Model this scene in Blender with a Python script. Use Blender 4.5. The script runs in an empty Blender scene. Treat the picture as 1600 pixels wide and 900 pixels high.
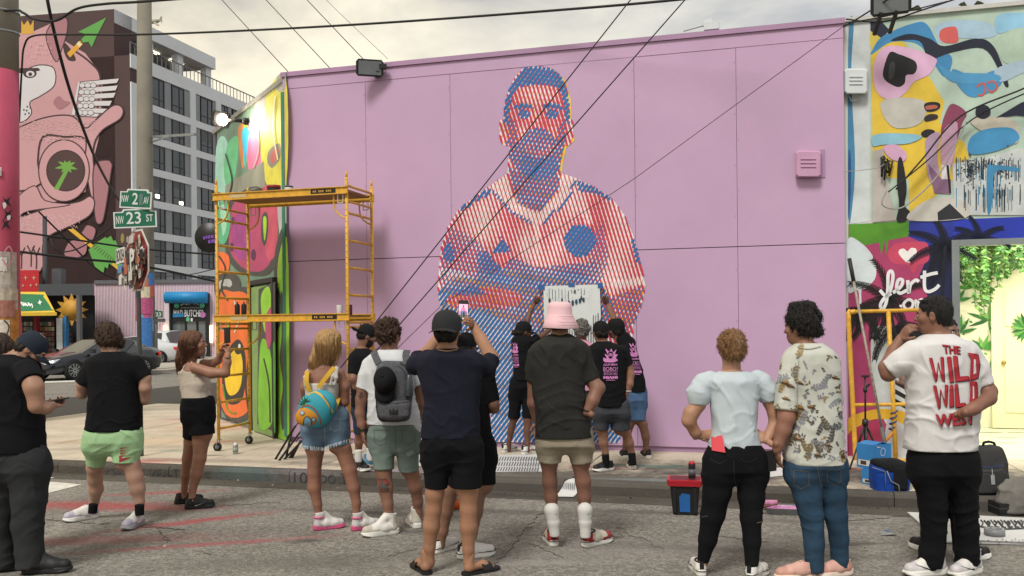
import bpy, bmesh, math, random
import numpy as np
from mathutils import Vector, Matrix
from mathutils.geometry import tessellate_polygon
from mathutils.bvhtree import BVHTree
R = math.radians
sc = bpy.context.scene
COL = sc.collection

# ------------------------------------------------------------------ camera
FPX, CX, HY, CAMH, ROLL = 1394.0,800.0,510.0,1.70, R(0.6)
cam = bpy.data.cameras.new('camera'); camo = bpy.data.objects.new('camera', cam); COL.objects.link(camo)
cam.sensor_width = 36.0; cam.lens = 36.0 * FPX / 1600.0; cam.shift_y = (HY - 450) / 1600.0
cam.clip_start = 0.05; cam.clip_end = 3000
camo.matrix_world = Matrix.Translation((0,0, CAMH)) @ Matrix.Rotation(R(90), 4, 'X') @ Matrix.Rotation(-ROLL, 4, 'Z')
sc.camera = camo
# ------------------------------------------------------------------ sky, sun, exposure
SUN_EL, SUN_AZ = R(52), R(205)         # azimuth measured clockwise from +Y (sun behind the camera, slightly left)
world = bpy.data.worlds.new('World'); sc.world = world; world.use_nodes = True
nt = world.node_tree; nt.nodes.clear()
wo = nt.nodes.new('ShaderNodeOutputWorld'); bg = nt.nodes.new('ShaderNodeBackground')
sky = nt.nodes.new('ShaderNodeTexSky'); sky.sky_type = 'NISHITA'; sky.sun_disc = False
sky.sun_elevation = SUN_EL; sky.sun_rotation = SUN_AZ
tc = nt.nodes.new('ShaderNodeTexCoord')
mp = nt.nodes.new('ShaderNodeMapping'); mp.inputs['Scale'].default_value = (1.0,1.0,2.6)
n1 = nt.nodes.new('ShaderNodeTexNoise'); n1.inputs['Scale'].default_value = 3.6; n1.inputs['Detail'].default_value = 7; n1.inputs['Roughness'].default_value = .55; n1.inputs['Distortion'].default_value = .4
cr = nt.nodes.new('ShaderNodeValToRGB')
cr.color_ramp.elements[0].position = .38; cr.color_ramp.elements[0].color = (4.4,4.4,4.45,1)
cr.color_ramp.elements[1].position = .62; cr.color_ramp.elements[1].color = (8.2,7.85,6.9,1)
# the cloud deck is warmer towards the low sun on the left (-X), greyer to the right
sx = nt.nodes.new('ShaderNodeSeparateXYZ'); mr = nt.nodes.new('ShaderNodeMapRange')
mr.inputs['From Min'].default_value = -.55; mr.inputs['From Max'].default_value = .5
tint = nt.nodes.new('ShaderNodeMix'); tint.data_type = 'RGBA'
tint.inputs[6].default_value = (1.16,1.06,.84,1); tint.inputs[7].default_value = (.95,.98,1.02,1)
mul = nt.nodes.new('ShaderNodeMix'); mul.data_type = 'RGBA'; mul.blend_type = 'MULTIPLY'; mul.inputs[0].default_value = 1
mixs = nt.nodes.new('ShaderNodeMix'); mixs.data_type = 'RGBA'; mixs.inputs[0].default_value = .90
L = nt.links.new
L(tc.outputs['Generated'], mp.inputs['Vector']); L(mp.outputs[0], n1.inputs['Vector']); L(n1.outputs[0], cr.inputs[0])
L(tc.outputs['Generated'], sx.inputs[0]); L(sx.outputs['X'], mr.inputs['Value']); L(mr.outputs[0], tint.inputs[0])
L(cr.outputs[0], mul.inputs[6]); L(tint.outputs[2], mul.inputs[7])
L(sky.outputs[0], mixs.inputs[6]); L(mul.outputs[2], mixs.inputs[7]); L(mixs.outputs[2], bg.inputs[0])
bg.inputs[1].default_value = .088; L(bg.outputs[0], wo.inputs[0])
sl = bpy.data.lights.new('sun', 'SUN'); sl.energy = 1.9; sl.angle = R(16); sl.color = (1,.97,.91)
so = bpy.data.objects.new('sun', sl); COL.objects.link(so)
sd = Vector((math.sin(SUN_AZ) * math.cos(SUN_EL), math.cos(SUN_AZ) * math.cos(SUN_EL), math.sin(SUN_EL)))
so.rotation_euler = sd.to_track_quat('Z', 'Y').to_euler(); so.location = sd * 60
vs = sc.view_settings; vs.view_transform = 'Standard'; vs.look = 'None'; vs.exposure = 0.58; vs.gamma = 1; vs.use_curve_mapping = False

# ------------------------------------------------------------------ projection helpers (photo pixel -> place in the world)
CR, SR = math.cos(ROLL), math.sin(ROLL)
def ray(px, py):
 a, b = px - CX, HY - py
 return Vector(((a * CR + b * SR) / FPX, 1.0,(-a * SR + b * CR) / FPX))
def U(px, py, Y):
 d = ray(px, py); return Vector((d.x * Y, Y, CAMH + d.z * Y))
def G(px, py, z=0.0):
 d = ray(px, py); t = (z - CAMH) / d.z; return Vector((d.x * t, t, z))
def onplane(px, py, p0, n):
 d = ray(px, py); o = Vector((0,0, CAMH)); t = (p0 - o).dot(n) / d.dot(n); return o + d * t
SW = 0.13                                              # pavement height
L0 = Vector((-3.15,12.46,0)); UU = Vector((.9626,-.2709,0)); VV = Vector((.2709,.9626,0)); ZZ = Vector((0,0,1))
CH = Vector((-.532,.847,0)).normalized(); CN = Vector((-CH.y, CH.x, 0))   # chamfered corner wall: direction and outward normal
def B(u, v, z): return L0 + UU * u + VV * v + Vector((0,0, z))
def W(px, py, off=0.0): return onplane(px, py, L0 - VV * off, VV)
def CW(px, py, off=0.0): return onplane(px, py, L0 + CN * off, CN)

# ------------------------------------------------------------------ materials
def lin(h):
 h = h.lstrip('#'); c = [int(h[i:i + 2], 16) / 255 for i in (0,2,4)]
 return tuple(x / 12.92 if x <= .04045 else ((x + .055) / 1.055) ** 2.4 for x in c)
MATS = {}
def M(name, hexc, rough=.65, var=.12, scale=6.0, bump=0.0, bscale=90.0, metal=0.0, spec=.4, emit=0, coat=0, stretch=None, fine=0.0):
 if name in MATS: return MATS[name]
 c = lin(hexc) if isinstance(hexc, str) else hexc
 m = bpy.data.materials.new(name); m.use_nodes = True; t = m.node_tree; b = t.nodes['Principled BSDF']
 b.inputs['Roughness'].default_value = rough; b.inputs['Metallic'].default_value = metal
 b.inputs['Specular IOR Level'].default_value = spec
 if coat: b.inputs['Coat Weight'].default_value = coat; b.inputs['Coat Roughness'].default_value = .05
 co = t.nodes.new('ShaderNodeTexCoord'); src = co.outputs['Object']
 if stretch:
  q = t.nodes.new('ShaderNodeMapping'); q.inputs['Scale'].default_value = stretch; t.links.new(src, q.inputs[0]); src = q.outputs[0]
 n = t.nodes.new('ShaderNodeTexNoise'); n.inputs['Scale'].default_value = scale; n.inputs['Detail'].default_value = 5; n.inputs['Roughness'].default_value = .6
 t.links.new(src, n.inputs['Vector'])
 r = t.nodes.new('ShaderNodeValToRGB'); e = r.color_ramp.elements
 e[0].position = .3; e[1].position = .7
 e[0].color = tuple(max(0, x * (1 - var)) for x in c) + (1,); e[1].color = tuple(min(1, x * (1 + var)) for x in c) + (1,)
 t.links.new(n.outputs[0], r.inputs[0]); out = r.outputs[0]
 if fine:
  n3 = t.nodes.new('ShaderNodeTexNoise'); n3.inputs['Scale'].default_value = 260; n3.inputs['Detail'].default_value = 2
  t.links.new(src, n3.inputs['Vector'])
  mm = t.nodes.new('ShaderNodeMapRange'); mm.inputs['To Min'].default_value = 1 - fine; mm.inputs['To Max'].default_value = 1 + fine
  mm.inputs['From Min'].default_value = .3; mm.inputs['From Max'].default_value = .7
  t.links.new(n3.outputs[0], mm.inputs[0])
  mx = t.nodes.new('ShaderNodeMix'); mx.data_type = 'RGBA'; mx.blend_type = 'MULTIPLY'; mx.inputs[0].default_value = 1
  t.links.new(out, mx.inputs[6]); t.links.new(mm.outputs[0], mx.inputs[7]); out = mx.outputs[2]
 t.links.new(out, b.inputs['Base Color'])
 if bump:
  n2 = t.nodes.new('ShaderNodeTexNoise'); n2.inputs['Scale'].default_value = bscale; n2.inputs['Detail'].default_value = 4
  t.links.new(src, n2.inputs['Vector'])
  bp = t.nodes.new('ShaderNodeBump'); bp.inputs['Strength'].default_value = bump; bp.inputs['Distance'].default_value = .01
  t.links.new(n2.outputs[0], bp.inputs['Height']); t.links.new(bp.outputs[0], b.inputs['Normal'])
 if emit:
  b.inputs['Emission Color'].default_value = c + (1,); b.inputs['Emission Strength'].default_value = emit
 MATS[name] = m; return m
def P(hexc, rough=.6):                                 # wall paint of one colour
 return M('paint_' + hexc.strip('#') + ('' if rough == .6 else '_g'), hexc, rough, .17,3.1,.12,60, fine=.03)
def blob(m, center, ang, sxy, hexc, amt=.8, nscale=7.0, soft=.55):
 """adds a stain or sprayed patch (an ellipse with a broken edge, in metres) to a material's base colour"""
 t = m.node_tree; b = t.nodes['Principled BSDF']; prev = b.inputs['Base Color'].links[0].from_socket
 co = t.nodes.new('ShaderNodeTexCoord'); mp = t.nodes.new('ShaderNodeMapping'); mp.vector_type = 'TEXTURE'
 mp.inputs['Location'].default_value = (center[0], center[1], center[2] if len(center) > 2 else 0); mp.inputs['Rotation'].default_value = (0,0, ang)
 mp.inputs['Scale'].default_value = (sxy[0], sxy[1], sxy[2] if len(sxy) > 2 else 1)
 ln = t.nodes.new('ShaderNodeVectorMath'); ln.operation = 'LENGTH'
 n = t.nodes.new('ShaderNodeTexNoise'); n.inputs['Scale'].default_value = nscale; n.inputs['Detail'].default_value = 6; n.inputs['Roughness'].default_value = .7
 ad = t.nodes.new('ShaderNodeMath'); ad.operation = 'MULTIPLY_ADD'; ad.inputs[1].default_value = 1.5
 mr = t.nodes.new('ShaderNodeMapRange'); mr.inputs['From Min'].default_value = 1.75; mr.inputs['From Max'].default_value = 1.75 - soft
 mr.inputs['To Min'].default_value = 0; mr.inputs['To Max'].default_value = amt
 mx = t.nodes.new('ShaderNodeMix'); mx.data_type = 'RGBA'; c = lin(hexc); mx.inputs[7].default_value = c + (1,)
 k = t.links.new
 k(co.outputs['Object'], mp.inputs[0]); k(mp.outputs[0], ln.inputs[0]); k(co.outputs['Object'], n.inputs['Vector'])
 k(n.outputs[0], ad.inputs[0]); k(ln.outputs['Value'], ad.inputs[2]); k(ad.outputs[0], mr.inputs[0]); k(mr.outputs[0], mx.inputs[0])
 k(prev, mx.inputs[6]); k(mx.outputs[2], b.inputs['Base Color'])
def glass(name, hexc='#20262b', rough=.06):
 return M(name, hexc, rough, .08,3,0,1,0,.9)

# ------------------------------------------------------------------ objects
LOC = {}
def tag(o, label=None, cat=None, group=None, kind=None):
 if label: o['label'] = label
 if cat: o['category'] = cat
 if group: o['group'] = group
 if kind: o['kind'] = kind
 return o
def thing(name, label, cat, loc, group=None):
 o = bpy.data.objects.new(name, None); o.empty_display_size = .1; COL.objects.link(o); o.location = loc; LOC[o.name] = Vector(loc)
 return tag(o, label, cat, group)
def frame(d):
 d = Vector(d).normalized(); a = Vector((0,0,1)) if abs(d.z) < .9 else Vector((1,0,0))
 x = a.cross(d).normalized(); return x, d.cross(x).normalized(), d
class MB:
 def __init__(s): s.v = []; s.f = []; s.m = []; s.sm = []
 def add(s, vs, fs, mi=0, smooth=False):
  b = len(s.v); s.v += [tuple(v) for v in vs]; s.f += [tuple(i + b for i in f) for f in fs]; s.m += [mi] * len(fs); s.sm += [smooth] * len(fs); return s
 def obox(s, c, ax, ay, az, hx, hy, hz, mi=0):
  c = Vector(c); ax = Vector(ax) * hx; ay = Vector(ay) * hy; az = Vector(az) * hz
  vs = [c + ax * i + ay * j + az * k for i in (-1,1) for j in (-1,1) for k in (-1,1)]
  return s.add(vs, [(0,1,3,2),(4,6,7,5),(0,4,5,1),(2,3,7,6),(0,2,6,4),(1,5,7,3)], mi)
 def box(s, lo, hi, mi=0):
  c = [(a + b) / 2 for a, b in zip(lo, hi)]; h = [(b - a) / 2 for a, b in zip(lo, hi)]
  return s.obox(c, (1,0,0),(0,1,0),(0,0,1), *h, mi)
 def bbox(s, u0, u1, v0, v1, z0, z1, mi=0):          # box in the building's frame
  return s.obox(B((u0 + u1) / 2,(v0 + v1) / 2,(z0 + z1) / 2), UU, VV, ZZ, (u1 - u0) / 2,(v1 - v0) / 2,(z1 - z0) / 2, mi)
 def bar(s, p, q, w, h=None, mi=0, up=(0,0,1)):
  p, q = Vector(p), Vector(q); d = q - p; n = d.normalized(); u = Vector(up)
  if abs(n.dot(u)) > .95: u = Vector((1,0,0))
  x = u.cross(n).normalized(); y = n.cross(x)
  return s.obox((p + q) / 2, x, y, n, w / 2,(h or w) / 2, d.length / 2, mi)
 def tube(s, pts, r, n=8, mi=0, caps=True, smooth=True):
  pts = [Vector(p) for p in pts]; rs = r if isinstance(r, (list, tuple)) else [r] * len(pts)
  vs = []; fs = []; px = None
  for i, p in enumerate(pts):
   d = (pts[min(i + 1, len(pts) - 1)] - pts[max(i - 1,0)]).normalized()
   if px is None: x, y, _ = frame(d)
   else:
    x = (px - d * px.dot(d)).normalized(); y = d.cross(x)
   px = x
   for k in range(n):
    a = 2 * math.pi * k / n; vs.append(p + (x * math.cos(a) + y * math.sin(a)) * rs[i])
  for i in range(len(pts) - 1):
   for k in range(n): fs.append((i * n + k, i * n + (k + 1) % n, (i + 1) * n + (k + 1) % n, (i + 1) * n + k))
  if caps: fs.append(tuple(range(n - 1,-1,-1))); fs.append(tuple((len(pts) - 1) * n + k for k in range(n)))
  return s.add(vs, fs, mi, smooth)
 def lathe(s, c, prof, n=16, mi=0, ax=(0,0,1), smooth=True, sq=(1,1)):
  x, y, d = frame(ax); c = Vector(c); vs = []; fs = []
  for r, h in prof:
   for k in range(n):
    a = 2 * math.pi * k / n; vs.append(c + x * (r * math.cos(a) * sq[0]) + y * (r * math.sin(a) * sq[1]) + d * h)
  for i in range(len(prof) - 1):
   for k in range(n): fs.append((i * n + k, i * n + (k + 1) % n, (i + 1) * n + (k + 1) % n, (i + 1) * n + k))
  fs.append(tuple(range(n - 1,-1,-1))); fs.append(tuple((len(prof) - 1) * n + k for k in range(n)))
  return s.add(vs, fs, mi, smooth)
 def prism(s, poly, d, mi=0, mside=None):             # planar polygon (3D points) extruded by vector d
  poly = [Vector(p) for p in poly]; n = len(poly); d = Vector(d)
  tr = tessellate_polygon([poly])
  vs = poly + [p + d for p in poly]
  s.add(vs, [tuple(t) for t in tr] + [tuple(i + n for i in reversed(t)) for t in tr], mi)
  return s.add(vs, [(i, (i + 1) % n, n + (i + 1) % n, n + i) for i in range(n)], mi if mside is None else mside)
 def fill(s, poly, mi=0):
  poly = [Vector(p) for p in poly]; return s.add(poly, [tuple(t) for t in tessellate_polygon([poly])], mi)
 def build(s, name, mats, parent=None, label=None, fixn=True):
  me = bpy.data.meshes.new(name); off = LOC.get(parent.name, Vector()) if parent else Vector()
  me.from_pydata([(a - off.x, b - off.y, c - off.z) for a, b, c in s.v], [], s.f)
  for m in (mats if isinstance(mats, (list, tuple)) else [mats]): me.materials.append(m)
  me.polygons.foreach_set('material_index', s.m); me.polygons.foreach_set('use_smooth', s.sm)
  if fixn:
   bm = bmesh.new(); bm.from_mesh(me); bmesh.ops.recalc_face_normals(bm, faces=bm.faces); bm.to_mesh(me); bm.free()
  me.update()
  o = bpy.data.objects.new(name, me); COL.objects.link(o)
  if parent: o.parent = parent; LOC[o.name] = off
  if label: o['label'] = label
  return o
def struct(name, mb, mats, kind='structure'):
 o = mb.build(name, mats); o['kind'] = kind; LOC[o.name] = Vector(); return o
def copy_of(o, parent, dloc):
 c = o.copy(); COL.objects.link(c); c.parent = parent; c.location = Vector(o.location) + Vector(dloc); LOC[c.name] = LOC.get(o.name, Vector()); return c

# ------------------------------------------------------------------ flat paint and lettering
def smooth_poly(pts, n=5, closed=True):
 k = len(pts); out = []
 for i in range(k if closed else k - 1):
  g = lambda j: pts[(i + j) % k] if closed else pts[min(max(i + j, 0), k - 1)]
  p0, p1, p2, p3 = g(-1), g(0), g(1), g(2)
  for t in np.linspace(0,1, n, endpoint=False):
   out.append(tuple(.5 * ((2 * b) + (-a + c) * t + (2 * a - 5 * b + 4 * c - d) * t * t + (-a + 3 * b - 3 * c + d) * t ** 3) for a, b, c, d in zip(p0, p1, p2, p3)))
 if not closed: out.append(tuple(pts[-1]))
 return out
def ring(cx, cy, rx, ry, n=28, a0=0):
 return [(cx + rx * math.cos(2 * math.pi * k / n + a0), cy + ry * math.sin(2 * math.pi * k / n + a0)) for k in range(n)]
class Paint:
 matfn = staticmethod(P)
 """flat print lying on a surface: fn(px, py, off) gives the place in the world; dens > 0 cuts the print small so that it follows a curved surface"""
 def __init__(s, fn, base=.004, step=.0008): s.fn = fn; s.mb = MB(); s.ms = []; s.off = base; s.step = step; s.dens = getattr(fn, 'dens', 0)
 def mi(s, m):
  if isinstance(m, str): m = s.matfn(m)
  if m not in s.ms: s.ms.append(m)
  return s.ms.index(m)
 def tris(s, pts, faces, m):
  mi = s.mi(m)
  if not s.dens:
   s.mb.add([s.fn(x, y, s.off) for x, y in pts], faces, mi); return
  todo = [[pts[i] for i in f] for f in faces for f in [(f[0], f[k], f[k + 1]) for k in range(1, len(f) - 1)]]; cache = {}; vs = []; fs = []; d2 = s.dens ** 2
  def vid(p):
   k = (round(p[0], 3), round(p[1], 3))
   if k not in cache:
    w = s.fn(p[0], p[1], s.off)
    if w is None: cache[k] = -1
    else: cache[k] = len(vs); vs.append(w)
   return cache[k]
  while todo:
   t = todo.pop(); e = [((t[i][0] - t[(i + 1) % 3][0]) ** 2 + (t[i][1] - t[(i + 1) % 3][1]) ** 2, i) for i in range(3)]; l, i = max(e)
   if l > d2:
    A_, B_, C_ = t[i], t[(i + 1) % 3], t[(i + 2) % 3]; M_ = ((A_[0] + B_[0]) / 2,(A_[1] + B_[1]) / 2); todo += [[A_, M_, C_], [M_, B_, C_]]
   else:
    q = tuple(vid(p) for p in t)
    if -1 not in q and max((vs[q[i]] - vs[q[(i + 1) % 3]]).length for i in range(3)) < .06: fs.append(q)
  s.mb.add(vs, fs, mi)
 def poly(s, pts, m, curve=False):
  if curve: pts = smooth_poly(pts)
  s.tris(pts, [tuple(t) for t in tessellate_polygon([[Vector((x, y, 0)) for x, y in pts]])], m); s.off += s.step; return s
 def c(s, pts, m): return s.poly(pts, m, True)
 def stroke(s, pts, w, m, curve=True, taper=False, adv=True):
  if curve and len(pts) > 2: pts = smooth_poly(pts, 5, False)
  n = len(pts); vs = []
  for i, p in enumerate(pts):
   a, b = pts[max(i - 1,0)], pts[min(i + 1, n - 1)]; dx, dy = b[0] - a[0], b[1] - a[1]; l = math.hypot(dx, dy) or 1
   t = i / (n - 1); ww = w / 2 * ((1 - t) * .92 + .08 if taper == 1 else (math.sin(math.pi * (t * .9 + .05)) if taper == 2 else 1))
   vs += [(p[0] - dy / l * ww, p[1] + dx / l * ww),(p[0] + dy / l * ww, p[1] - dx / l * ww)]
  s.tris(vs, [(2 * i, 2 * i + 1,2 * i + 3,2 * i + 2) for i in range(n - 1)], m)
  if adv: s.off += s.step
  return s
 def text(s, body, quad, m, bold=.0, shear=0, font=None):
  v, f = text_mesh(body, bold, shear); (x0, y0),(x1, y1),(x2, y2),(x3, y3) = quad   # tl, tr, br, bl
  vs = []
  for a, b in v:
   xt, yt = x0 + (x1 - x0) * a, y0 + (y1 - y0) * a; xb, yb = x3 + (x2 - x3) * a, y3 + (y2 - y3) * a
   vs.append((xb + (xt - xb) * b, yb + (yt - yb) * b))
  s.tris(vs, f, m); s.off += s.step; return s
 def build(s, name, parent=None, label=None):
  if not s.mb.f: return None
  return s.mb.build(name, s.ms, parent, label, False)
TCACHE = {}
def text_mesh(body, bold=0.0, shear=0.0):
 key = (body, bold, shear)
 if key in TCACHE: return TCACHE[key]
 cu = bpy.data.curves.new('lettering', 'FONT'); cu.body = body; cu.offset = bold; cu.shear = shear; cu.resolution_u = 3
 ob = bpy.data.objects.new('lettering', cu); COL.objects.link(ob)
 dg = bpy.context.evaluated_depsgraph_get(); me = bpy.data.meshes.new_from_object(ob.evaluated_get(dg))
 v = [(p.co.x, p.co.y) for p in me.vertices]; f = [tuple(p.vertices) for p in me.polygons]
 bpy.data.objects.remove(ob); bpy.data.curves.remove(cu); bpy.data.meshes.remove(me)
 xs = [a for a, _ in v]; ys = [b for _, b in v]; w = max(xs) - min(xs); h = max(ys) - min(ys)
 v = [((a - min(xs)) / w, (b - min(ys)) / h) for a, b in v]
 TCACHE[key] = (v, f); return v, f
def quad(x0, y0, x1, y1): return [(x0, y0),(x1, y0),(x1, y1),(x0, y1)]
rng = random.Random(7)
# ================================================================== SETTING: ground
asphalt = M('asphalt', '#78746d', .9,.20,1.1,.9,75, fine=.30)
def grain(m, scale, amt, lo=.35, hi=.65):              # coarse aggregate: light and dark stones
 t = m.node_tree; b_ = t.nodes['Principled BSDF']; prev = b_.inputs['Base Color'].links[0].from_socket; co = t.nodes.new('ShaderNodeTexCoord')
 v = t.nodes.new('ShaderNodeTexVoronoi'); v.inputs['Scale'].default_value = scale; t.links.new(co.outputs['Object'], v.inputs['Vector'])
 q = t.nodes.new('ShaderNodeSeparateColor'); t.links.new(v.outputs['Color'], q.inputs[0])
 r_ = t.nodes.new('ShaderNodeMapRange'); r_.inputs['To Min'].default_value = 1 - amt; r_.inputs['To Max'].default_value = 1 + amt; t.links.new(q.outputs[0], r_.inputs[0])
 x = t.nodes.new('ShaderNodeMix'); x.data_type = 'RGBA'; x.blend_type = 'MULTIPLY'; x.inputs[0].default_value = 1
 t.links.new(prev, x.inputs[6]); t.links.new(r_.outputs[0], x.inputs[7]); t.links.new(x.outputs[2], b_.inputs['Base Color'])
grain(asphalt, 38,.30); grain(asphalt, 95,.32)
cn = lambda px, py: tuple(G(px, py))
for (px, py, ang, sx_, sy_, col, a) in [
 (150,790,-.15,1.5,.28, '#9a3b40', .62),(300,815,.55,.9,.13, '#9c3840', .6),(330,850,.25,1.3,.10, '#97414a', .5),
 (120,845,.1,1.6,.22, '#8a4a4c', .40),(250,770,.2,.8,.12, '#9b3e46', .5),(700,745,-.2,1.6,.18, '#4a4744', .55),
 (800,800,-.2,1.2,.16, '#4d4a47', .55),(1000,800,-.2,1.0,.12, '#514e4a', .5),(660,830,0,.5,.08, '#3f3d3b', .5),
 (1250,815,-.2,1.2,.1, '#55504c', .45),(1420,700,0,.2,.2, '#55504c', .2),(1000,860,.2,2.4,.3, '#8b8680', .3),(450,880,0,1.4,.3, '#5c5853', .35),(930,770,-.2,.6,.06, '#6a8085', .5),(560,800,-.25,1.6,.10, '#57544f', .55),(1150,860,-.25,1.9,.14, '#5a5752', .5),(480,845,.2,.22,.10, '#3c3a37', .6),(960,840,.3,.18,.07, '#403e3b', .6),(1340,850,.1,.3,.08, '#45423f', .55),(820,880,0,1.2,.10, '#94908a', .35)]:
 blob(asphalt, cn(px, py), ang, (sx_, sy_), col, min(a * 1.25,.85), 7.0,.8)
mb = MB(); mb.add([(-400,-60,0),(400,-60,0),(400,900,0),(-400,900,0)], [(0,1,2,3)])
road = struct('road', mb, asphalt)
# cracks and worn paint marks on the asphalt
crackm = M('crack', '#34322f', .95,.1); whitem = M('road_white', '#c9c6bd', .8,.25,9)
def gp(z): return lambda x, y, off: G(x, y, z + off)
pt = Paint(gp(0), .003,.0002)
def crack(x0, y0, x1, y1, n, w=1.1, jit=5):
 r = random.Random(int(x0 * 7 + y0)); pts = []
 for i in range(n + 1):
  t = i / n; pts.append((x0 + (x1 - x0) * t + r.uniform(-jit, jit), y0 + (y1 - y0) * t + r.uniform(-jit * .35, jit * .35)))
 pt.stroke(pts, w, crackm, False)
for q in [(772,884,846,800,26,.9,6),(826,848,880,872,14,.5,5),(70,812,150,818,20,.7,3),(218,822,286,828,16,.8,4),(250,828,262,848,9,.7,4),(256,838,268,846,5,.5,3),(1090,835,1200,846,24,.5,4),(1260,818,1420,806,26,.55,4),(610,868,655,856,12,.5,4),(340,790,440,784,18,.4,3),(960,822,1040,860,20,.4,5),(300,858,330,866,8,.5,4)]: crack(*q)
pt.build('crack_lines', road)
pt = Paint(gp(0), .004,.0002)
for q in ([(74,752),(128,757),(72,771),(30,768)], [(60,745),(85,746),(70,750),(40,749)], [(0,775),(60,770),(40,790),(0,796)]): pt.poly(q, whitem)
for q in ([(212,634),(240,629),(262,631),(232,637)], [(196,637),(214,636),(236,641),(212,642)], [(165,620),(173,617),(180,619),(172,622)], [(196,620),(205,617),(207,619),(199,622)],
   [(270,609),(284,608),(284,610.5),(271,611)], [(322,614),(338,611),(338,614),(322,617)], [(322,607),(338,604.5),(338,607),(322,609.5)], [(322,620),(338,617),(338,621),(322,624)], [(60,596),(160,593),(160,595),(60,598.5)], [(222,631),(270,628),(270,629.4),(222,632.4)]):
 pt.poly(q, whitem)
pt.build('road_marking', road)
# far island of pavement across the side street
conc = M('pavement_concrete', '#b9ae9c', .88,.16,2.0,.3,120, fine=.14); grain(conc, 60,.10)
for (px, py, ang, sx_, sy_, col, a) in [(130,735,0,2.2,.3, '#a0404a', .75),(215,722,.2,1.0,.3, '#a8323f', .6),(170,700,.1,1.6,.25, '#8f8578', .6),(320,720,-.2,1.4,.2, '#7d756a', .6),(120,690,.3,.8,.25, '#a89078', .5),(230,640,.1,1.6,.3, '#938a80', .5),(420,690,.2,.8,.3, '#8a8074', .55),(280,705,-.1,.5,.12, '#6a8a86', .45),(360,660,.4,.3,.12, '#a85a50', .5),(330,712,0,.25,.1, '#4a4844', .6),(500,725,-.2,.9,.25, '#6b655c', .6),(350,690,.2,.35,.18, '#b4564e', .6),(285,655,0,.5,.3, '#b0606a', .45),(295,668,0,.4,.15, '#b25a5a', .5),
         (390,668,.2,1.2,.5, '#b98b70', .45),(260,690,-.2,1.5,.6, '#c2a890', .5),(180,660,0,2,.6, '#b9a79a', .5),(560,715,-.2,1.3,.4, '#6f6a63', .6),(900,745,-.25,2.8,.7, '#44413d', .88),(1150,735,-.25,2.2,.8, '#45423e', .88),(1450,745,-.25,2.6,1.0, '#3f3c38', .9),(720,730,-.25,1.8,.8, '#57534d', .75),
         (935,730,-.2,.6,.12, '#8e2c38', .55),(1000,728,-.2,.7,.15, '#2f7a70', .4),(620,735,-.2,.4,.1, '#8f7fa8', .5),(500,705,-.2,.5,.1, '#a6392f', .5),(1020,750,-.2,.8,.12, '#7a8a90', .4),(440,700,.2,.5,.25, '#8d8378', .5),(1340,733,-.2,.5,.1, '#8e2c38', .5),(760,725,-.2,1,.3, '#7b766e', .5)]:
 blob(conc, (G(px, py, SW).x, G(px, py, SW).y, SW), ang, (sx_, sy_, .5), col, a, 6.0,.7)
fp = M('far_pavement', '#a39c92', .9,.1,1)
pv = MB(); pv.prism([G(188,586.5), G(262,582.5), G(352,573), G(352,563), G(150,561.5)], (0,0,.12))
struct('pavement', pv, fp)
pv = MB(); pv.prism([(-60,52,0),(60,52,0),(60,49.6,0),(-60,49.6,0)], (0,0,.125)); struct('pavement', pv, fp)
# near pavement: bed with slabs laid on it, kerb stones and a gutter
VE = -2.32                                             # front edge of the kerb (building frame)
bed = MB()
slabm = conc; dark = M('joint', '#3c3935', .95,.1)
bed.prism([B(-9.5, VE + .16,.01), B(14, VE + .16,.01), B(14,0.4,.01), B(-.0,.4,.01), B(-6.0,12,.01), B(-9.5,12,.01)], (0,0, SW - .022))
pav = struct('pavement', bed, dark)
rs = random.Random(3); J = .007
def slab(u0, u1, v0, v1):
 s = MB(); z = SW + rs.uniform(-.003,.003); c = .006
 lo = [B(u0 + J, v0 + J, .05), B(u1 - J, v0 + J, .05), B(u1 - J, v1 - J, .05), B(u0 + J, v1 - J, .05)]
 mid = [p + ZZ * (z - .05 - c) for p in lo]; top = [B(u0 + J + c, v0 + J + c, z), B(u1 - J - c, v0 + J + c, z), B(u1 - J - c, v1 - J - c, z), B(u0 + J + c, v1 - J - c, z)]
 s.add(lo + mid + top, [(8,9,10,11)] + [(i, (i + 1) % 4,4 + (i + 1) % 4,4 + i) for i in range(4)] + [(4 + i, 4 + (i + 1) % 4,8 + (i + 1) % 4,8 + i) for i in range(4)])
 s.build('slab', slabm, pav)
us = [-9.5,-7.9,-6.3,-4.7,-3.1,-1.55,0,1.5,3.0,4.5,6.0,7.5,9.0,10.5,12.0,14]
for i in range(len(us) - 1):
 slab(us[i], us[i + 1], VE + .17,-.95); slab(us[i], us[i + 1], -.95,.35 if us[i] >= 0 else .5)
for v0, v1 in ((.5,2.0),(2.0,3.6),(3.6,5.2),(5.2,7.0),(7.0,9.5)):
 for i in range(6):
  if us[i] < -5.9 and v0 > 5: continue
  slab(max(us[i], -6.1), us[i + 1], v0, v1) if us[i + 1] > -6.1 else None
kerbm = M('kerb_concrete', '#4b463f', .9,.25,3.0,.5,90, fine=.15); grain(kerbm, 50,.15)
for (u, col, a, w) in [(-7.5, '#9a3542', .8,2.6),(-4.7, '#8e3a44', .75,.9),(-3.2, '#6b6560', .4,1.2),(3.9, '#55524e', .6,2.2),(8.5, '#4f4b48', .65,2.4),(.8, '#4f6f73', .35,.5),(1.5, '#8a8590', .3,.5)]:
 c = B(u, VE, .08); blob(kerbm, tuple(c), -.275,(w, .6,.4), col, a, 7,.7)
ku = -9.5
kerb_struct = None
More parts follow.
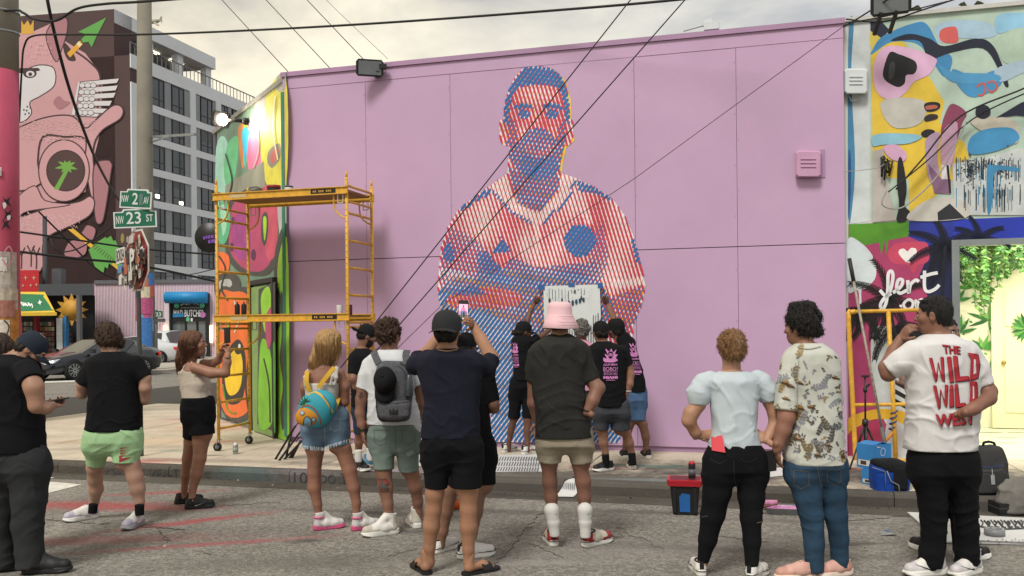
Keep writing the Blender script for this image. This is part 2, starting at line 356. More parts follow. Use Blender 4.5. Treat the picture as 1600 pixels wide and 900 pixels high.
while ku < 13.9:
 s = MB(); a, b = ku + .004, min(ku + 1.55,14) - .004
 prof = [(VE, .0),(VE - .005,.09),(VE + .012,.118),(VE + .04,.131),(VE + .165,.132),(VE + .165,.0)]
 n = len(prof); vs = [B(a, v, z) for v, z in prof] + [B(b, v, z) for v, z in prof]
 s.add(vs, [(i, (i + 1) % n, n + (i + 1) % n, n + i) for i in range(n)] + [tuple(range(n)), tuple(range(2 * n - 1, n - 1,-1))])
 if kerb_struct is None: kerb_struct = struct('kerb', s, kerbm)
 else: s.build('kerb_stone', kerbm, kerb_struct)
 ku += 1.55
g = MB(); g.bbox(-12,14, VE - .36, VE - .004,-.05,.004)
guttm = M('gutter_concrete', '#4a463f', .75,.2,2.5,.3,100, fine=.12)
blob(guttm, tuple(B(3.5, VE - .2,0)), -.275,(1.6,.14,.4), '#33312f', .7,5,.6)
struct('gutter', g, guttm)
# lettering sprayed on the kerb face, drips of paint
kp = Paint(lambda x, y, off: onplane(x, y, B(0, VE - .006 - off, 0), VV), .001,.0002)
inkm = M('spray_black', '#3b3a3c', .8,.5,14)
kp.text('10', quad(459,738,480,756), inkm); kp.text('DQ', quad(500,742,524,758), inkm); kp.text('.Y/', quad(529,739,548,757), inkm); kp.text('OF', quad(165,733,190,745), inkm); kp.text('VFA-T', quad(232,733,280,747), inkm, .01); kp.text('S', quad(318,738,328,750), inkm)
kp.poly([(420,758),(440,758),(440,760.5),(420,760)], '#d8c62a')
kp.build('kerb_graffiti', kerb_struct)

# ================================================================== PINK BUILDING
PINK = '#b696b6'
pinkm = M('pink_wall_paint', PINK, .5,.07,.7,.12,35, fine=.03)
for (px, py, sx_, sz_, col, a) in [(520,660,1.2,.25, '#94759a', .55),(1200,690,1.5,.22, '#8a6c90', .55),(640,560,.3,.9, '#c4a4c2', .4),(1240,520,.5,1.0, '#c2a0c0', .35),(1080,300,.8,1.2, '#ae8bb0', .4),(500,300,.5,1.2, '#b08db2', .4),(1010,690,.9,.2, '#846690', .55)]:
 c = W(px, py, .03); blob(pinkm, tuple(c), -.275,(sx_, .5, sz_), col, a, 2.2,.9)
pinkt = M('pink_trim_paint', '#a07f9f', .6,.08,2,.1,40)
seam = M('panel_seam', '#4a3a4c', .9,.05)
pb = thing('pink_building', 'low lilac pink building with large portrait mural and painted corner wall', 'building', tuple(B(0,0, SW)))
WU = 7.345
b = MB(); ce = CH * 3.9
foot = [B(0,.02,.0), B(WU, .02,.0), B(WU, 9,.0), L0 + ce + VV * 7, L0 + ce + CN * -.02, ]
b.prism(foot, (0,0,5.2)); b.build('wall', seam, pb)
b = MB(); b.bbox(0, WU + .003,-.004,.10,0.05,.19); b.build('plinth', pinkt, pb)
zs = [(.197,2.630),(2.640,5.035)]
xs_ = [W(p, 400).x for p in (448,575,707,850,994,1153,1321)]
uu_ = [(W(p, 400) - L0).dot(UU) for p in (445,575,707,850,994,1153,1322)]; uu_[0] = 0; uu_[-1] = WU
for i in range(6):
 for (z0, z1) in zs:
  s = MB(); d = rs.uniform(-.0015,.0015); s.bbox(uu_[i] + .0022, uu_[i + 1] - .0022,-.03 + d, .03, z0, z1); s.build('panel', pinkm, pb)
b = MB(); b.bbox(0, WU, -.034,.03,5.038,5.20); b.build('fascia', pinkm, pb)
b = MB(); b.bbox(-.02, WU + .02,-.06,.25,5.203,5.265); b.build('coping', pinkt, pb)
b = MB(); b.obox(L0 + ce * .5 + CN * -.06 + ZZ * 5.18, CH, CN, ZZ, 1.97,.09,.035); b.build('coping', M('chamfer_coping', '#8d8a84', .7,.2), pb)
# screw heads along the joints
b = MB()
for u in uu_[1:-1]:
 for k in range(7):
  for dz in (.5,3.0):
   c = B(u + (.02 if k % 2 else -.02), -.032, dz + k * .31); b.lathe(c, [(.006,0),(.005,.002)], 6, ax=-VV)
s = b.build('screw_heads', pinkt, pb); s['kind'] = 'stuff'
# dark corner bead on the left and drain edge on the right
b = MB(); b.obox(L0 + CN * .012 - VV * .01 + ZZ * 2.6, UU, VV, ZZ, .022,.022,2.4); b.build('corner_bead', M('corner_green', '#3f7d66', .6), pb)

# ---- the halftone portrait: white ground, then yellow, red and blue bars laid over one another
def z3(x, y): return (660 + x * .42222,80 + y * .42222)
def zz(pts): return [z3(*p) for p in pts]
def pip(X, Y, poly):
 ins = np.zeros(X.shape, bool); n = len(poly)
 for i in range(n):
  x0, y0 = poly[i]; x1, y1 = poly[(i + 1) % n]
  if y0 == y1: continue
  c = ((y0 > Y) != (y1 > Y)) & (X < (x1 - x0) * (Y - y0) / (y1 - y0) + x0); ins ^= c
 return ins
head = smooth_poly(zz([(300,250),(306,190),(335,110),(372,66),(432,56),(490,72),(525,118),(541,180),(545,245),(556,262),(556,325),(540,350),(524,352),(510,420),(512,470),(500,540),(430,596),(360,570),(318,500),(316,430),(322,352),(300,348),(286,310),(288,256)]), 4)
torso = zz([(250,498),(310,455),(330,520),(420,590),(500,520),(512,450),(570,470),(640,505),(705,548),(750,610),(780,680),(800,760),(826,868)]) + [(1008,448),(1003,475),(990,505),(985,560),(975,640),(968,692),(765,690),(768,640),(762,590),(746,560),(720,540),(700,520),(690,495),(684,450),(686,420)] + zz([(62,800),(70,720),(95,650),(130,590),(190,540)])
SIL = [head, torso]
hair = smooth_poly(zz([(300,262),(306,190),(335,110),(372,66),(432,56),(490,72),(525,118),(541,180),(545,262),(528,250),(524,205),(508,150),(478,128),(420,124),(366,132),(336,165),(322,215),(318,268)]), 4)
beard = smooth_poly(zz([(312,330),(345,345),(372,318),(398,292),(432,282),(466,296),(490,322),(520,335),(520,405),(505,450),(450,478),(400,470),(352,440),(322,395)]), 4)
mouth = smooth_poly(zz([(378,352),(410,340),(432,345),(456,340),(478,352),(470,376),(430,396),(390,378)]), 4)
lip = smooth_poly(zz([(388,354),(430,352),(470,354),(440,364),(418,364)]), 3)
brl = smooth_poly(zz([(340,206),(370,192),(406,200),(410,212),(372,208),(346,216)]), 3); brr = smooth_poly(zz([(450,200),(484,192),(515,206),(512,216),(484,208),(452,213)]), 3)
eyl = smooth_poly(zz([(352,222),(376,212),(402,228),(396,246),(372,250),(356,240)]), 3); eyr = smooth_poly(zz([(456,228),(480,213),(502,224),(500,242),(482,250),(462,246)]), 3)
nose = smooth_poly(zz([(404,290),(416,262),(424,210),(444,212),(452,262),(462,288),(446,300),(430,304),(416,300)]), 3)
cheekl = smooth_poly(zz([(318,250),(340,262),(352,310),(346,352),(322,352)]), 3); cheekr = smooth_poly(zz([(528,250),(512,270),(498,320),(512,350),(530,350)]), 3)
neck = zz([(316,430),(352,446),(450,482),(508,455),(502,520),(430,594),(352,565)])
shl = zz([(130,585),(170,552),(250,505),(258,528),(190,560),(150,592)]); shr = zz([(566,476),(600,486),(650,508),(706,548),(690,556),(640,524),(580,520)])
badge = ring(*z3(583,702), 25,25); tri = zz([(255,748),(292,686),(330,742)]); sleevelogo = zz([(80,730),(100,705),(120,745),(112,785),(78,770)]); armr = zz([(768,690),(790,700),(812,790),(790,780)])
foldb = zz([(205,745),(240,790),(300,850),(360,810),(430,835),(560,810),(610,830),(612,862),(440,868),(440,900),(200,900)])
low1 = [(684,462),(700,440),(740,430),(790,420),(870,425),(935,440),(960,470),(945,520),(930,560),(975,640),(968,692),(765,690),(768,640),(762,590),(746,560),(720,540),(700,520),(690,495)]
low2 = [(684,460),(704,455),(740,470),(780,500),(850,520),(960,560),(975,640),(968,692),(765,690),(768,640),(762,590),(746,560),(700,520)]
forearm = smooth_poly([(700,462),(760,448),(815,462),(800,480),(740,482),(705,480)], 4)
armc = [(940,470),(1006,445),(1003,475),(990,505),(975,540),(955,520)]
def tone_b(X, Y):
 T = np.zeros(X.shape)
 def put(p, v, mode='max'):
  i = pip(X, Y, p); T[i] = np.maximum(T[i], v) if mode == 'max' else v
 put(low1,.52); put(low2,.66); put(foldb, .62); put(forearm, .12, 'set')
 put(zz([(105,650),(190,690),(225,720),(235,800),(190,860),(66,866),(68,760)]), .27); put(zz([(300,800),(330,760),(420,800),(520,790),(640,780),(650,860),(300,880)]), .44); put(zz([(620,690),(670,640),(690,760),(660,860),(620,850)]), .24)
 for q_ in ([(262,512),(334,590),(412,632),(408,644),(326,602),(254,520)], [(560,478),(528,548),(436,634),(442,646),(540,556),(570,484)]): put(zz(q_), .5)
 put(neck, .50); put(cheekl, .34); put(cheekr, .34); put(beard, .54); put(smooth_poly(zz([(380,385),(480,385),(500,440),(450,476),(400,470),(360,440)]), 3), .72); put(mouth, .22, 'set'); put(lip, .62); put(hair, .80); put(brl, .85); put(brr, .85); put(eyl, .66); put(eyr, .66)
 put(smooth_poly(zz([(404,292),(430,282),(462,292),(452,308),(414,308)]), 3), .6); put(shl, .7); put(shr, .7); put(badge, .86); put(tri, .85); put(sleevelogo, .8); put(armr, .8); put(armc, .3)
 put(zz([(205,745),(240,740),(330,850),(300,870),(230,820)]), .72); put(zz([(60,880),(200,870),(240,900),(60,905)]), .75)
 for k, (cx, cy) in enumerate([(378,232),(480,232)]): put(ring(*z3(cx, cy), 3.4,2.6,10), .95)
 return T
def tone_r(X, Y):
 T = np.full(X.shape, .50); n = lambda p: pip(X, Y, p)
 T[n(torso)] = .56 + .12 * np.sin(X[n(torso)] * .055 + Y[n(torso)] * .021) + .08 * np.sin(X[n(torso)] * .021 - Y[n(torso)] * .05)
 for (gx, gy, gw, gh, ga) in ((455,690,30,70,.22),(660,720,26,90,.2),(640,560,40,40,.12),(150,760,60,60,.16),(320,620,40,80,.12),(380,720,24,60,-.2),(560,590,20,50,-.22),(230,640,18,60,-.15)):
  q = np.array(z3(gx, gy)); T += ga * np.exp(-((X - q[0]) / (gw * .42)) ** 2 - ((Y - q[1]) / (gh * .42)) ** 2)
 T[n(head)] = .60; T[n(nose)] = .70; T[n(cheekl)] = .78; T[n(cheekr)] = .80; T[n(neck)] = .62; T[n(low2)] = .10; T[n(low1) & ~n(low2)] = .38; T[n(forearm)] = .7; T[n(armc)] = .66
 T[n(zz([(360,130),(480,130),(500,190),(345,190)]))] = .56
 for (gx, gy, gw, gh, ga) in ((345,200,26,60,.18),(512,210,24,60,.2),(452,250,12,50,.16),(405,265,8,30,.12),(378,268,26,12,.14),(480,268,26,12,.14),(425,250,8,34,-.24),(378,300,24,18,-.16),(430,165,50,18,-.10),(430,330,26,6,.1)):
  q = np.array(z3(gx, gy)); T += ga * np.exp(-((X - q[0]) / (gw * .42)) ** 2 - ((Y - q[1]) / (gh * .42)) ** 2)
 T[n(zz([(512,455),(570,475),(640,640),(600,640)]))] = .40
 T[n(zz([(252,500),(312,458),(340,540),(420,596),(410,640),(330,600),(270,540)]))] = .26; T[n(zz([(512,452),(572,470),(540,540),(440,640),(424,598),(500,530)]))] = .26
 T[n(zz([(412,600),(432,600),(434,760),(416,760)]))] = .30; T[n(zz([(60,800),(190,835),(186,858),(58,826)]))] = .20; T[n(zz([(700,850),(826,835),(828,862),(704,876)]))] = .22
 return T
def tone_y(X, Y):
 T = np.zeros(X.shape); n = lambda p: pip(X, Y, p)
 T[n(torso)] = .10; T[n(head)] = .16; T[n(cheekr)] = .5; T[n(cheekl)] = .4; T[n(low1)] = .5; T[n(low2)] = .12; T[n(forearm)] = .6; T[n(armc)] = .62; T[n(neck)] = .35; T[n(beard)] = .2; T[n(zz([(540,120),(560,250),(530,420),(520,420),(540,240),(520,120)]))] = .0
 return T
def bars(p, m, ang, sp, tone, shift=(0,0), grow=0.0, step=1.6, xr=(672,1016), yr=(96,698), phase=0):
 ca, sa = math.cos(ang), math.sin(ang); cx, cy = (xr[0] + xr[1]) / 2,(yr[0] + yr[1]) / 2; Rr = 360
 mi = p.mi(m)
 for k in range(int(-Rr / sp), int(Rr / sp) + 1):
  t = np.arange(-Rr, Rr, step); off = k * sp + phase
  X = cx + t * ca - off * sa; Y = cy + t * sa + off * ca
  Xs, Ys = X - shift[0], Y - shift[1]
  ins = np.zeros(X.shape, bool)
  for s_ in SIL: ins |= pip(Xs, Ys, s_)
  w = np.where(ins, tone(Xs, Ys), 0) * sp
  w = np.convolve(np.pad(w, 1, 'edge'), [.25,.5,.25], 'valid') * (1 + .10 * np.sin(t * .9 + k))
  on = w > .22 * 1.0; i = 0
  while i < len(t):
   if not on[i]: i += 1; continue
   j = i
   while j + 1 < len(t) and on[j + 1]: j += 1
   if j > i:
    vs = []
    # sample sparsely where the width hardly changes
    idx = [i]
    for q in range(i + 1, j):
     if abs(w[q] - w[idx[-1]]) > .25 or q - idx[-1] >= 8: idx.append(q)
    idx.append(j)
    for q in idx:
     h = w[q] / 2
     vs += [p.fn(X[q] - sa * h, Y[q] + ca * h, p.off), p.fn(X[q] + sa * h, Y[q] - ca * h, p.off)]
    p.mb.add(vs, [(2 * q, 2 * q + 1,2 * q + 3,2 * q + 2) for q in range(len(idx) - 1)], mi)
   i = j + 1
 p.off += p.step
por = Paint(W, .0335,.0009)
WHT = '#ddd5da'
por.poly(head, WHT); por.poly(torso, WHT)
yel = [(x + 3.2, y - .5) for x, y in head[:int(len(head) * .62)]]
por.off -= .0018
por.poly([z3(*q) for q in [(490,70),(530,110),(549,180),(552,250),(541,250),(540,180),(521,118),(480,72)]] , '#d8b640')
por.poly([z3(*q) for q in [(560,300),(563,330),(532,358),(519,420),(514,470),(508,470),(510,420),(524,352),(545,345)]], '#d8b640')
por.off += .001
bars(por, '#dd9a34', R(112), 6.4, tone_y, phase=2.5)
bars(por, '#b8344a', R(73), 6.0, tone_r)
bars(por, '#2263a0', R(127), 5.8, tone_b, phase=1)
por.build('portrait_mural', pb)

# ---- painted chamfered corner wall with its door
cp = Paint(CW, .003,.0004)
GRY = '#4a4845'
cp.poly([(339,206),(447,112),(452,690),(346,652)], '#6f8a78')
cp.c([(338,230),(352,215),(362,260),(352,300),(345,330),(337,330)], '#9fd0c0'); cp.c([(356,225),(372,215),(368,270),(358,300),(350,270)], '#6cc08a')
cp.c([(372,200),(386,198),(384,240),(378,262)], '#d88a50'); cp.c([(380,200),(388,198),(386,250),(381,255)], '#8fc23c'); cp.c([(388,196),(412,190),(408,255),(388,264)], '#d8749c'); cp.c([(378,206),(389,203),(386,235),(383,262)], '#38b0d8')
cp.c([(410,165),(446,118),(447,290),(420,292),(408,250)], '#d8cf4a'); cp.c([(398,165),(415,150),(412,200),(404,200)], '#b8b0a8'); cp.c([(432,122),(444,113),(445,138),(433,142)], '#a6a6a0')
cp.c([(420,236),(436,224),(438,245),(426,262),(418,254)], '#8a8478'); cp.c([(423,240),(434,230),(434,245),(425,256)], '#c8605a')
cp.poly([(352,290),(412,252),(415,300),(350,325)], '#8f9082')
cp.c([(356,320),(385,300),(418,296),(428,330),(432,400),(420,428),(392,430),(368,420),(352,390)], GRY)
cp.c([(362,324),(386,306),(414,302),(424,340),(426,395),(414,420),(392,424),(372,412),(358,384)], '#b0486e')
cp.c([(362,350),(380,330),(392,370),(384,405),(366,395)], '#a14488'); cp.c([(408,300),(430,296),(434,330),(432,392),(416,400)], '#c4526a')
cp.c([(410,336),(418,334),(419,360),(414,384),(408,370)], GRY); cp.c([(411,342),(416,340),(416,360),(413,376)], '#a4cf3a')
for c in ((362,386,3,7),(396,398,4,9),(364,345,2.5,6)): cp.poly(ring(*c, 14), '#5a2c4c')
cp.c([(435,300),(446,298),(447,360),(440,380),(434,340)], '#b9b4b8'); cp.c([(432,380),(448,350),(450,440),(440,470),(428,430)], GRY); cp.c([(436,398),(448,372),(450,470),(444,480),(434,440)], '#9ccc3c')
cp.c([(342,320),(356,318),(360,350),(352,380),(340,372)], '#5cb488'); cp.c([(344,325),(352,322),(354,350),(348,368)], '#9fd8b8')
cp.c([(338,396),(356,398),(358,420),(346,436),(338,430)], '#e8703a'); cp.c([(338,432),(366,428),(376,446),(360,462),(338,466)], GRY); cp.c([(342,440),(358,436),(362,446),(346,456)], '#aeb0ae')
cp.c([(340,466),(366,450),(392,456),(396,520),(396,580),(392,650),(346,640)], GRY); cp.c([(342,470),(364,456),(388,464),(392,520),(390,580),(386,644),(346,634)], '#e36f35')
cp.c([(350,560),(372,530),(384,560),(380,620),(360,632),(348,610)], '#37332f'); cp.c([(353,566),(370,545),(379,566),(375,606),(360,618),(352,600)], '#e8c22c'); cp.poly(ring(372,545,6,9,14), '#37332f'); cp.poly(ring(374,541,2,4,10), '#d9d9d2')
cp.poly([(386,470),(396,462),(398,664),(388,656)], '#2d6e2c'); cp.c([(391,520),(396,520),(396,600),(392,610)], '#5cb43a')
cp.poly([(432,520),(452,480),(452,690),(432,684)], '#8cc43a'); cp.poly([(438,440),(451,410),(452,560),(440,560)], '#8cc43a')
for pts in ([(438,462),(442,462),(446,520),(443,545),(448,590),(443,625),(447,655),(441,672),(438,640),(442,600),(437,560),(440,520)],): cp.c(pts, GRY)
for pts, w, col in (([(342,400),(352,420),(346,450),(356,470)], 2.5, '#37332f'),([(358,500),(352,540),(344,560)], 2, '#8cc43a'),([(386,470),(390,540),(384,600),(388,640)], 2.5, '#37332f'),([(348,600),(356,640),(370,646)], 2.2, '#4a8f34'),([(366,470),(372,500),(366,520)], 2, '#d9d2c8'),([(352,240),(362,280),(356,310)], 1.8, '#3a3f3c'),([(400,180),(404,230),(396,262)], 1.6, '#a8a49c'),([(430,150),(426,200),(434,250)], 2, '#e0dcae'),([(378,300),(400,292),(420,306)], 1.6, '#2e2b2a'),([(412,440),(424,436),(434,444)], 2, '#37332f')): cp.stroke(pts, w, col)
cp.stroke([(345,655),(398,672)], 2.5, '#8a8378'); cp.build('street_mural', pb)
# door set in the chamfer: frame, leaf, and paint
dr = thing('painted_door', 'green and grey painted steel door standing open on the corner wall', 'door', tuple(CW(415,675)))
s = MB(); zt = CW(415,443).z
tA = (CW(396,560) - L0).dot(CH); tB = (CW(434,560) - L0).dot(CH)
def cpt(t, off, z): return L0 + CH * t + CN * off + ZZ * z
s.obox(cpt(tA, .03,(zt + SW) / 2), CH, CN, ZZ, .035,.05,(zt - SW) / 2); s.obox(cpt(tB, .03,(zt + SW) / 2), CH, CN, ZZ, .035,.05,(zt - SW) / 2); s.obox(cpt((tA + tB) / 2,.031, zt + .03), CH, CN, ZZ, abs(tA - tB) / 2 + .037,.05,.034)
s.build('frame', M('door_frame', '#241f22', .5), dr)
lf = MB(); lf.obox(cpt((tA + tB) / 2 - .06,.05,(zt + SW) / 2 - .01), CH, CN, ZZ, abs(tA - tB) / 2 - .12,.022,(zt - SW) / 2 - .03); lf.build('leaf', P('#7c9a5c'), dr)
gs = MB(); gs.obox(cpt(tA - .12,.035,(zt + SW) / 2 + .05), CH, CN, ZZ, .07,.006,(zt - SW) / 2 - .15); gs.build('glass_panel', glass('door_glass', '#707478', .1), dr)
dp = Paint(lambda x, y, off: CW(x, y, off), .075,.001)
dp.poly([(404,452),(430,440),(431,676),(402,662)], '#4a4845'); dp.c([(408,462),(420,448),(424,480),(416,520),(410,500)], '#8cc43a'); dp.c([(406,548),(414,530),(424,560),(428,640),(420,668),(404,660)], '#7dbb38'); dp.c([(414,500),(425,480),(424,530),(418,545)], '#a8486c'); dp.c([(424,560),(430,540),(430,660),(428,668)], '#4f9f3c')
dp.stroke([(412,560),(420,600),(422,660)], 2.2, '#37332f'); dp.build('leaf_paint', dr)

# ================================================================== RIGHT BUILDING (graffiti above, palms below, lit shop opening)
rb = thing('mural_building', 'white building with abstract painted upper wall and bright shop opening', 'building', tuple(B(WU + 1,.12, SW)))
V2 = .10
def W2(px, py, off=0.0): return onplane(px, py, L0 + VV * (V2 - off), VV)
def u2(px, py=500): return (W2(px, py) - L0).dot(UU)
DU0, DU1, DZ = u2(1489), 13.0, W2(1520,377).z
s = MB()
plas = M('plaster_white', '#c9cac6', .7,.08,1.5,.12,50)
s.bbox(WU + .004, DU0, V2, V2 + .25,0,5.25); s.bbox(DU0, DU1 + 4, V2, V2 + .25, DZ, 5.25); s.bbox(DU1, DU1 + 4, V2, V2 + .25,0, DZ)
s.bbox(WU + .004, DU1 + 4, V2 + 3.9, V2 + 4.1,0,5.25); s.bbox(WU + .004, WU + .2, V2 + .25, V2 + 3.9,0,5.24)
s.build('wall', plas, rb)
s = MB(); s.bbox(WU + .004, DU1 + 4, V2 + .25, V2 + 3.9,5.0,5.2); s.build('roof', plas, rb)
s = MB(); s.bbox(WU + .01, DU1 + 4.02, V2 - .04, V2 + .3,5.253,5.30); s.build('coping', M('coping_metal', '#b9b8b4', .5,.1), rb)
fm = M('shop_frame_alu', '#8f9699', .35,.1,4,0,1,.7)
s = MB(); s.bbox(DU0 - .01, DU0 + .07, V2 - .03, V2 + .12, SW, DZ + .02); s.bbox(DU0 + .072, DU1, V2 - .028, V2 + .12, DZ - .05, DZ + .02); s.build('shop_frame', fm, rb)
room = M('room_cream', '#dddbc4', .6,.04,1); tile = M('room_floor', '#d9dcc4', .12,.05,1,0,1,0,.6)
s = MB(); s.bbox(DU0 - .02, DU1, V2 + 3.2, V2 + 3.3, SW, 3.2); s.bbox(DU0 - .12, DU0 - .02, V2 + .26, V2 + 3.2, SW, 3.2); s.bbox(DU0 - .02, DU1, V2 + .26, V2 + 3.2,2.85,2.95); s.build('room_wall', room, rb)
s = MB(); s.bbox(DU0 - .02, DU1, V2 - .02, V2 + 3.2, SW - .05, SW + .012); s.build('room_floor', tile, rb)
VB = V2 + 3.2
def W3(px, py, off=0.0): return onplane(px, py, L0 + VV * (VB - off), VV)
ip = Paint(W3,.006,.001)
rr = random.Random(11)
def leafpoly(x, y, a, l, w):
 ca, sa = math.cos(a), math.sin(a); f = lambda t, q: (x + ca * t * l - sa * q * w, y + sa * t * l + ca * q * w)
 return [f(0,0), f(.3,.5), f(.65,.4), f(1,0), f(.65,-.4), f(.3,-.5)]
GR = ['#3f8538', '#2f6c33', '#5f9a48', '#285a2c', '#74a457']
ip.stroke([(1546,580),(1552,540),(1545,500),(1550,450),(1535,420)], 3, '#4a8a3c')
for (cx, cy, n, l) in [(1545,500,7,34),(1520,450,6,30),(1536,545,6,26),(1500,520,5,34),(1500,575,6,30),(1540,590,6,26),(1497,470,5,26),(1550,440,5,26)]:
 for k in range(n): ip.poly(leafpoly(cx, cy, -math.pi / 2 + (k - n / 2 + .5) * .62 + rr.uniform(-.15,.15), l * rr.uniform(.8,1.1), 6), rr.choice(GR))
for k in range(26): ip.poly(leafpoly(rr.uniform(1492,1550), rr.uniform(500,640), rr.uniform(0,6), 7,4), rr.choice(GR))
for k in range(9): ip.poly(leafpoly(1604,512, math.pi + (k - 4) * .3,26,6), GR[k % 5])
ip.build('plant_mural', rb)
s = MB(); a = W3(1556,640); z1 = W3(1556,425).z
ua = (W3(1556,500) - L0).dot(UU); doorm = M('room_door', '#e6e2bf', .5,.03)
s.bbox(ua, ua + 1.0, VB - .05, VB - .004, SW + .02, z1)
for (x0, x1, q0, q1) in [(.1,.45,1.5,2.0),(.55,.9,1.5,2.0),(.1,.45,.25,1.35),(.55,.9,.25,1.35)]: s.bbox(ua + x0, ua + x1, VB - .066, VB - .051, SW + q0, SW + q1)
s.build('room_door', doorm, rb)
s = MB(); s.bbox(ua - .07, ua - .002, VB - .06, VB - .006, SW + .02, z1 + .07); s.bbox(ua - .07, ua + 1.07, VB - .061, VB - .006, z1 + .002, z1 + .075); s.build('door_trim', doorm, rb)
s = MB(); s.lathe(B(ua + .08, VB - .06,1.1), [(.03,0),(.032,.03),(.02,.05)], 10, ax=-VV); s.build('door_knob', M('brass', '#a98d4f', .3,.05,3,0,1,1), rb)
# black inlays in the shop floor by the sill
s = MB()
for (x0, x1, y) in [(1527,1566,676),(1574,1600,676),(1527,1548,689),(1560,1590,684),(1530,1585,692)]:
 p, q = G(x0, y, SW + .0125), G(x1, y, SW + .0125); s.bar(p, q, .03,.004)
s.build('floor_inlay', M('inlay_black', '#26272a', .3), rb)
ltube = M('tube_light_glow', '#fff6d0', .4,.01,1,0,1,0,.4,9.0)
tl = thing('tube_light', 'long white tube light glowing on the shop ceiling', 'lamp', tuple(B(DU0 + .9, V2 + 1.4,2.85)))
s = MB(); s.bbox(DU0 + .3, DU0 + 1.8, V2 + 1.32, V2 + 1.48,2.81,2.848); s.build('housing', M('white_metal', '#d8d8d4', .4), tl)
s = MB(); s.tube([B(DU0 + .34, V2 + 1.4,2.785), B(DU0 + 1.76, V2 + 1.4,2.785)], .02,8); s.build('tube', ltube, tl)
al = bpy.data.lights.new('room_light', 'AREA'); al.energy = 84; al.shape = 'RECTANGLE'; al.size = 2.6; al.size_y = 2.0; al.color = (1,.98,.84)
ao = bpy.data.objects.new('room_light', al); COL.objects.link(ao); ao.location = B(DU0 + 1.6, V2 + 1.7,2.76)
# hanging ivy under the shop ceiling
iv = thing('hanging_ivy', 'green ivy trailing from the ceiling of the bright shop', 'plant', tuple(W3(1530,440)))
s = MB(); st = MB(); ivm = [M('ivy_leaf', '#4a7a2e', .5,.3,9), M('ivy_leaf_dark', '#2f5f26', .5,.3,9), M('ivy_leaf_light', '#74974a', .5,.3,9)]
for k in range(74):
 px = rr.uniform(1494,1640); v = VB - rr.uniform(.05,.9); u = (onplane(px, 400, L0 + VV * v, VV) - L0).dot(UU); ln = rr.uniform(.15,.5) + (.55 * math.exp(-((px - 1535) / 26) ** 2)); u = max(u, DU0 + .05)
 p = B(u, v, 2.84); pts = [p + UU * math.sin(i * .8 + k) * .02 - ZZ * ln * i / 5 for i in range(6)]; st.tube(pts, .004,4)
 for i in range(int(ln * 42)):
  q = p - ZZ * rr.uniform(0, ln); a = rr.uniform(0,6.28); ex = UU * math.cos(a) * .035 + ZZ * -.035 * rr.random() + VV * rr.uniform(-.03,.03); ey = UU * -math.sin(a) * .03 + ZZ * .012 + VV * .01
  c = q + ex * .7; s.add([c - ex, c + ey, c + ex, c - ey], [(0,1,2,3)], rr.randrange(3))
lo = s.build('leaves', ivm, iv, fixn=False); lo['kind'] = 'stuff'; st.build('stems', ivm[1], iv)

# ---- abstract upper mural
def zr(pts): return [(1300 + x * .4, y * .4) for x, y in pts]
mp_ = Paint(W2,.003,.0003)
def A(pts, c, curve=True): mp_.poly(zr(pts), c, curve)
mp_.poly([(1360,28),(1640,6),(1640,340),(1360,345)], '#a9bdb0')
mp_.poly([(1326,36),(1359.5,30),(1359.5,346),(1326,350)], '#bfc6c8'); A([(66,95),(85,90),(75,300),(90,620),(80,800),(64,850),(62,400)], '#3f7ba0'); A([(64,600),(74,620),(72,780),(63,850)], '#1f4a80')
A([(150,120),(240,110),(380,300),(440,400),(420,480),(520,560),(540,640),(300,860),(300,700),(160,690)], '#d3b43c', False)
A([(150,130),(210,120),(200,190),(160,210)], '#cbb84e'); A([(150,85),(190,80),(225,118),(195,150),(150,120)], '#1b2038', False)
A([(155,200),(200,140),(320,90),(372,96),(420,180),(470,230),(440,300),(385,230),(330,170),(230,165),(160,210)], '#3c82b4'); A([(230,160),(300,132),(380,150),(440,180),(560,150),(622,170),(660,240),(690,330),(675,335),(650,270),(590,190),(470,205),(380,230),(340,160)], '#141a30')
A([(415,140),(430,110),(480,102),(492,130),(488,165),(430,165)], '#c85a58'); A([(400,105),(470,80),(600,85),(645,130),(600,150),(500,150),(430,168),(410,140)], '#9cb8cc'); A([(418,138),(432,112),(480,104),(492,130),(488,165),(434,165)], '#c85a58')
A([(640,70),(700,50),(900,60),(900,120),(730,110),(650,130)], '#86b6d2'); A([(640,160),(720,110),(850,130),(850,230),(700,250),(655,220)], '#a3b8a8')
A([(470,270),(560,300),(640,275),(660,330),(560,380),(500,345)], '#3f86b6'); A([(640,270),(760,230),(900,200),(900,250),(760,280),(660,320)], '#9db2c4'); A([(410,240),(470,280),(640,290),(640,320),(470,320)], '#4a90bd')
mp_.stroke(zr([(565,340),(590,325),(600,345),(590,370),(570,372)]), 3, '#b8564e'); mp_.stroke(zr([(605,325),(630,318),(645,340),(625,360),(610,350)]), 3, '#b8564e')
A([(162,260),(190,195),(240,178),(330,195),(400,225),(408,245),(380,290),(320,320),(290,360),(240,390),(190,375),(165,330)], '#cfa6c6')
A([(225,205),(262,212),(290,222),(325,240),(332,268),(318,290),(290,294),(284,325),(262,340),(235,332),(205,310),(200,275)], '#15161a'); A([(225,250),(246,246),(240,300),(222,306)], '#3b3c40'); A([(192,400),(260,380),(360,395),(366,450),(330,490),(250,500),(205,460)], '#b3b1ab')
A([(360,408),(385,398),(418,402),(422,420),(400,434),(368,434)], '#16161a'); A([(368,414),(405,410),(410,422),(370,428)], '#a8584a'); A([(360,460),(380,446),(410,448),(412,462),(390,470),(366,474)], '#2b2024'); A([(348,520),(370,505),(400,510),(395,528),(360,536)], '#16161a')
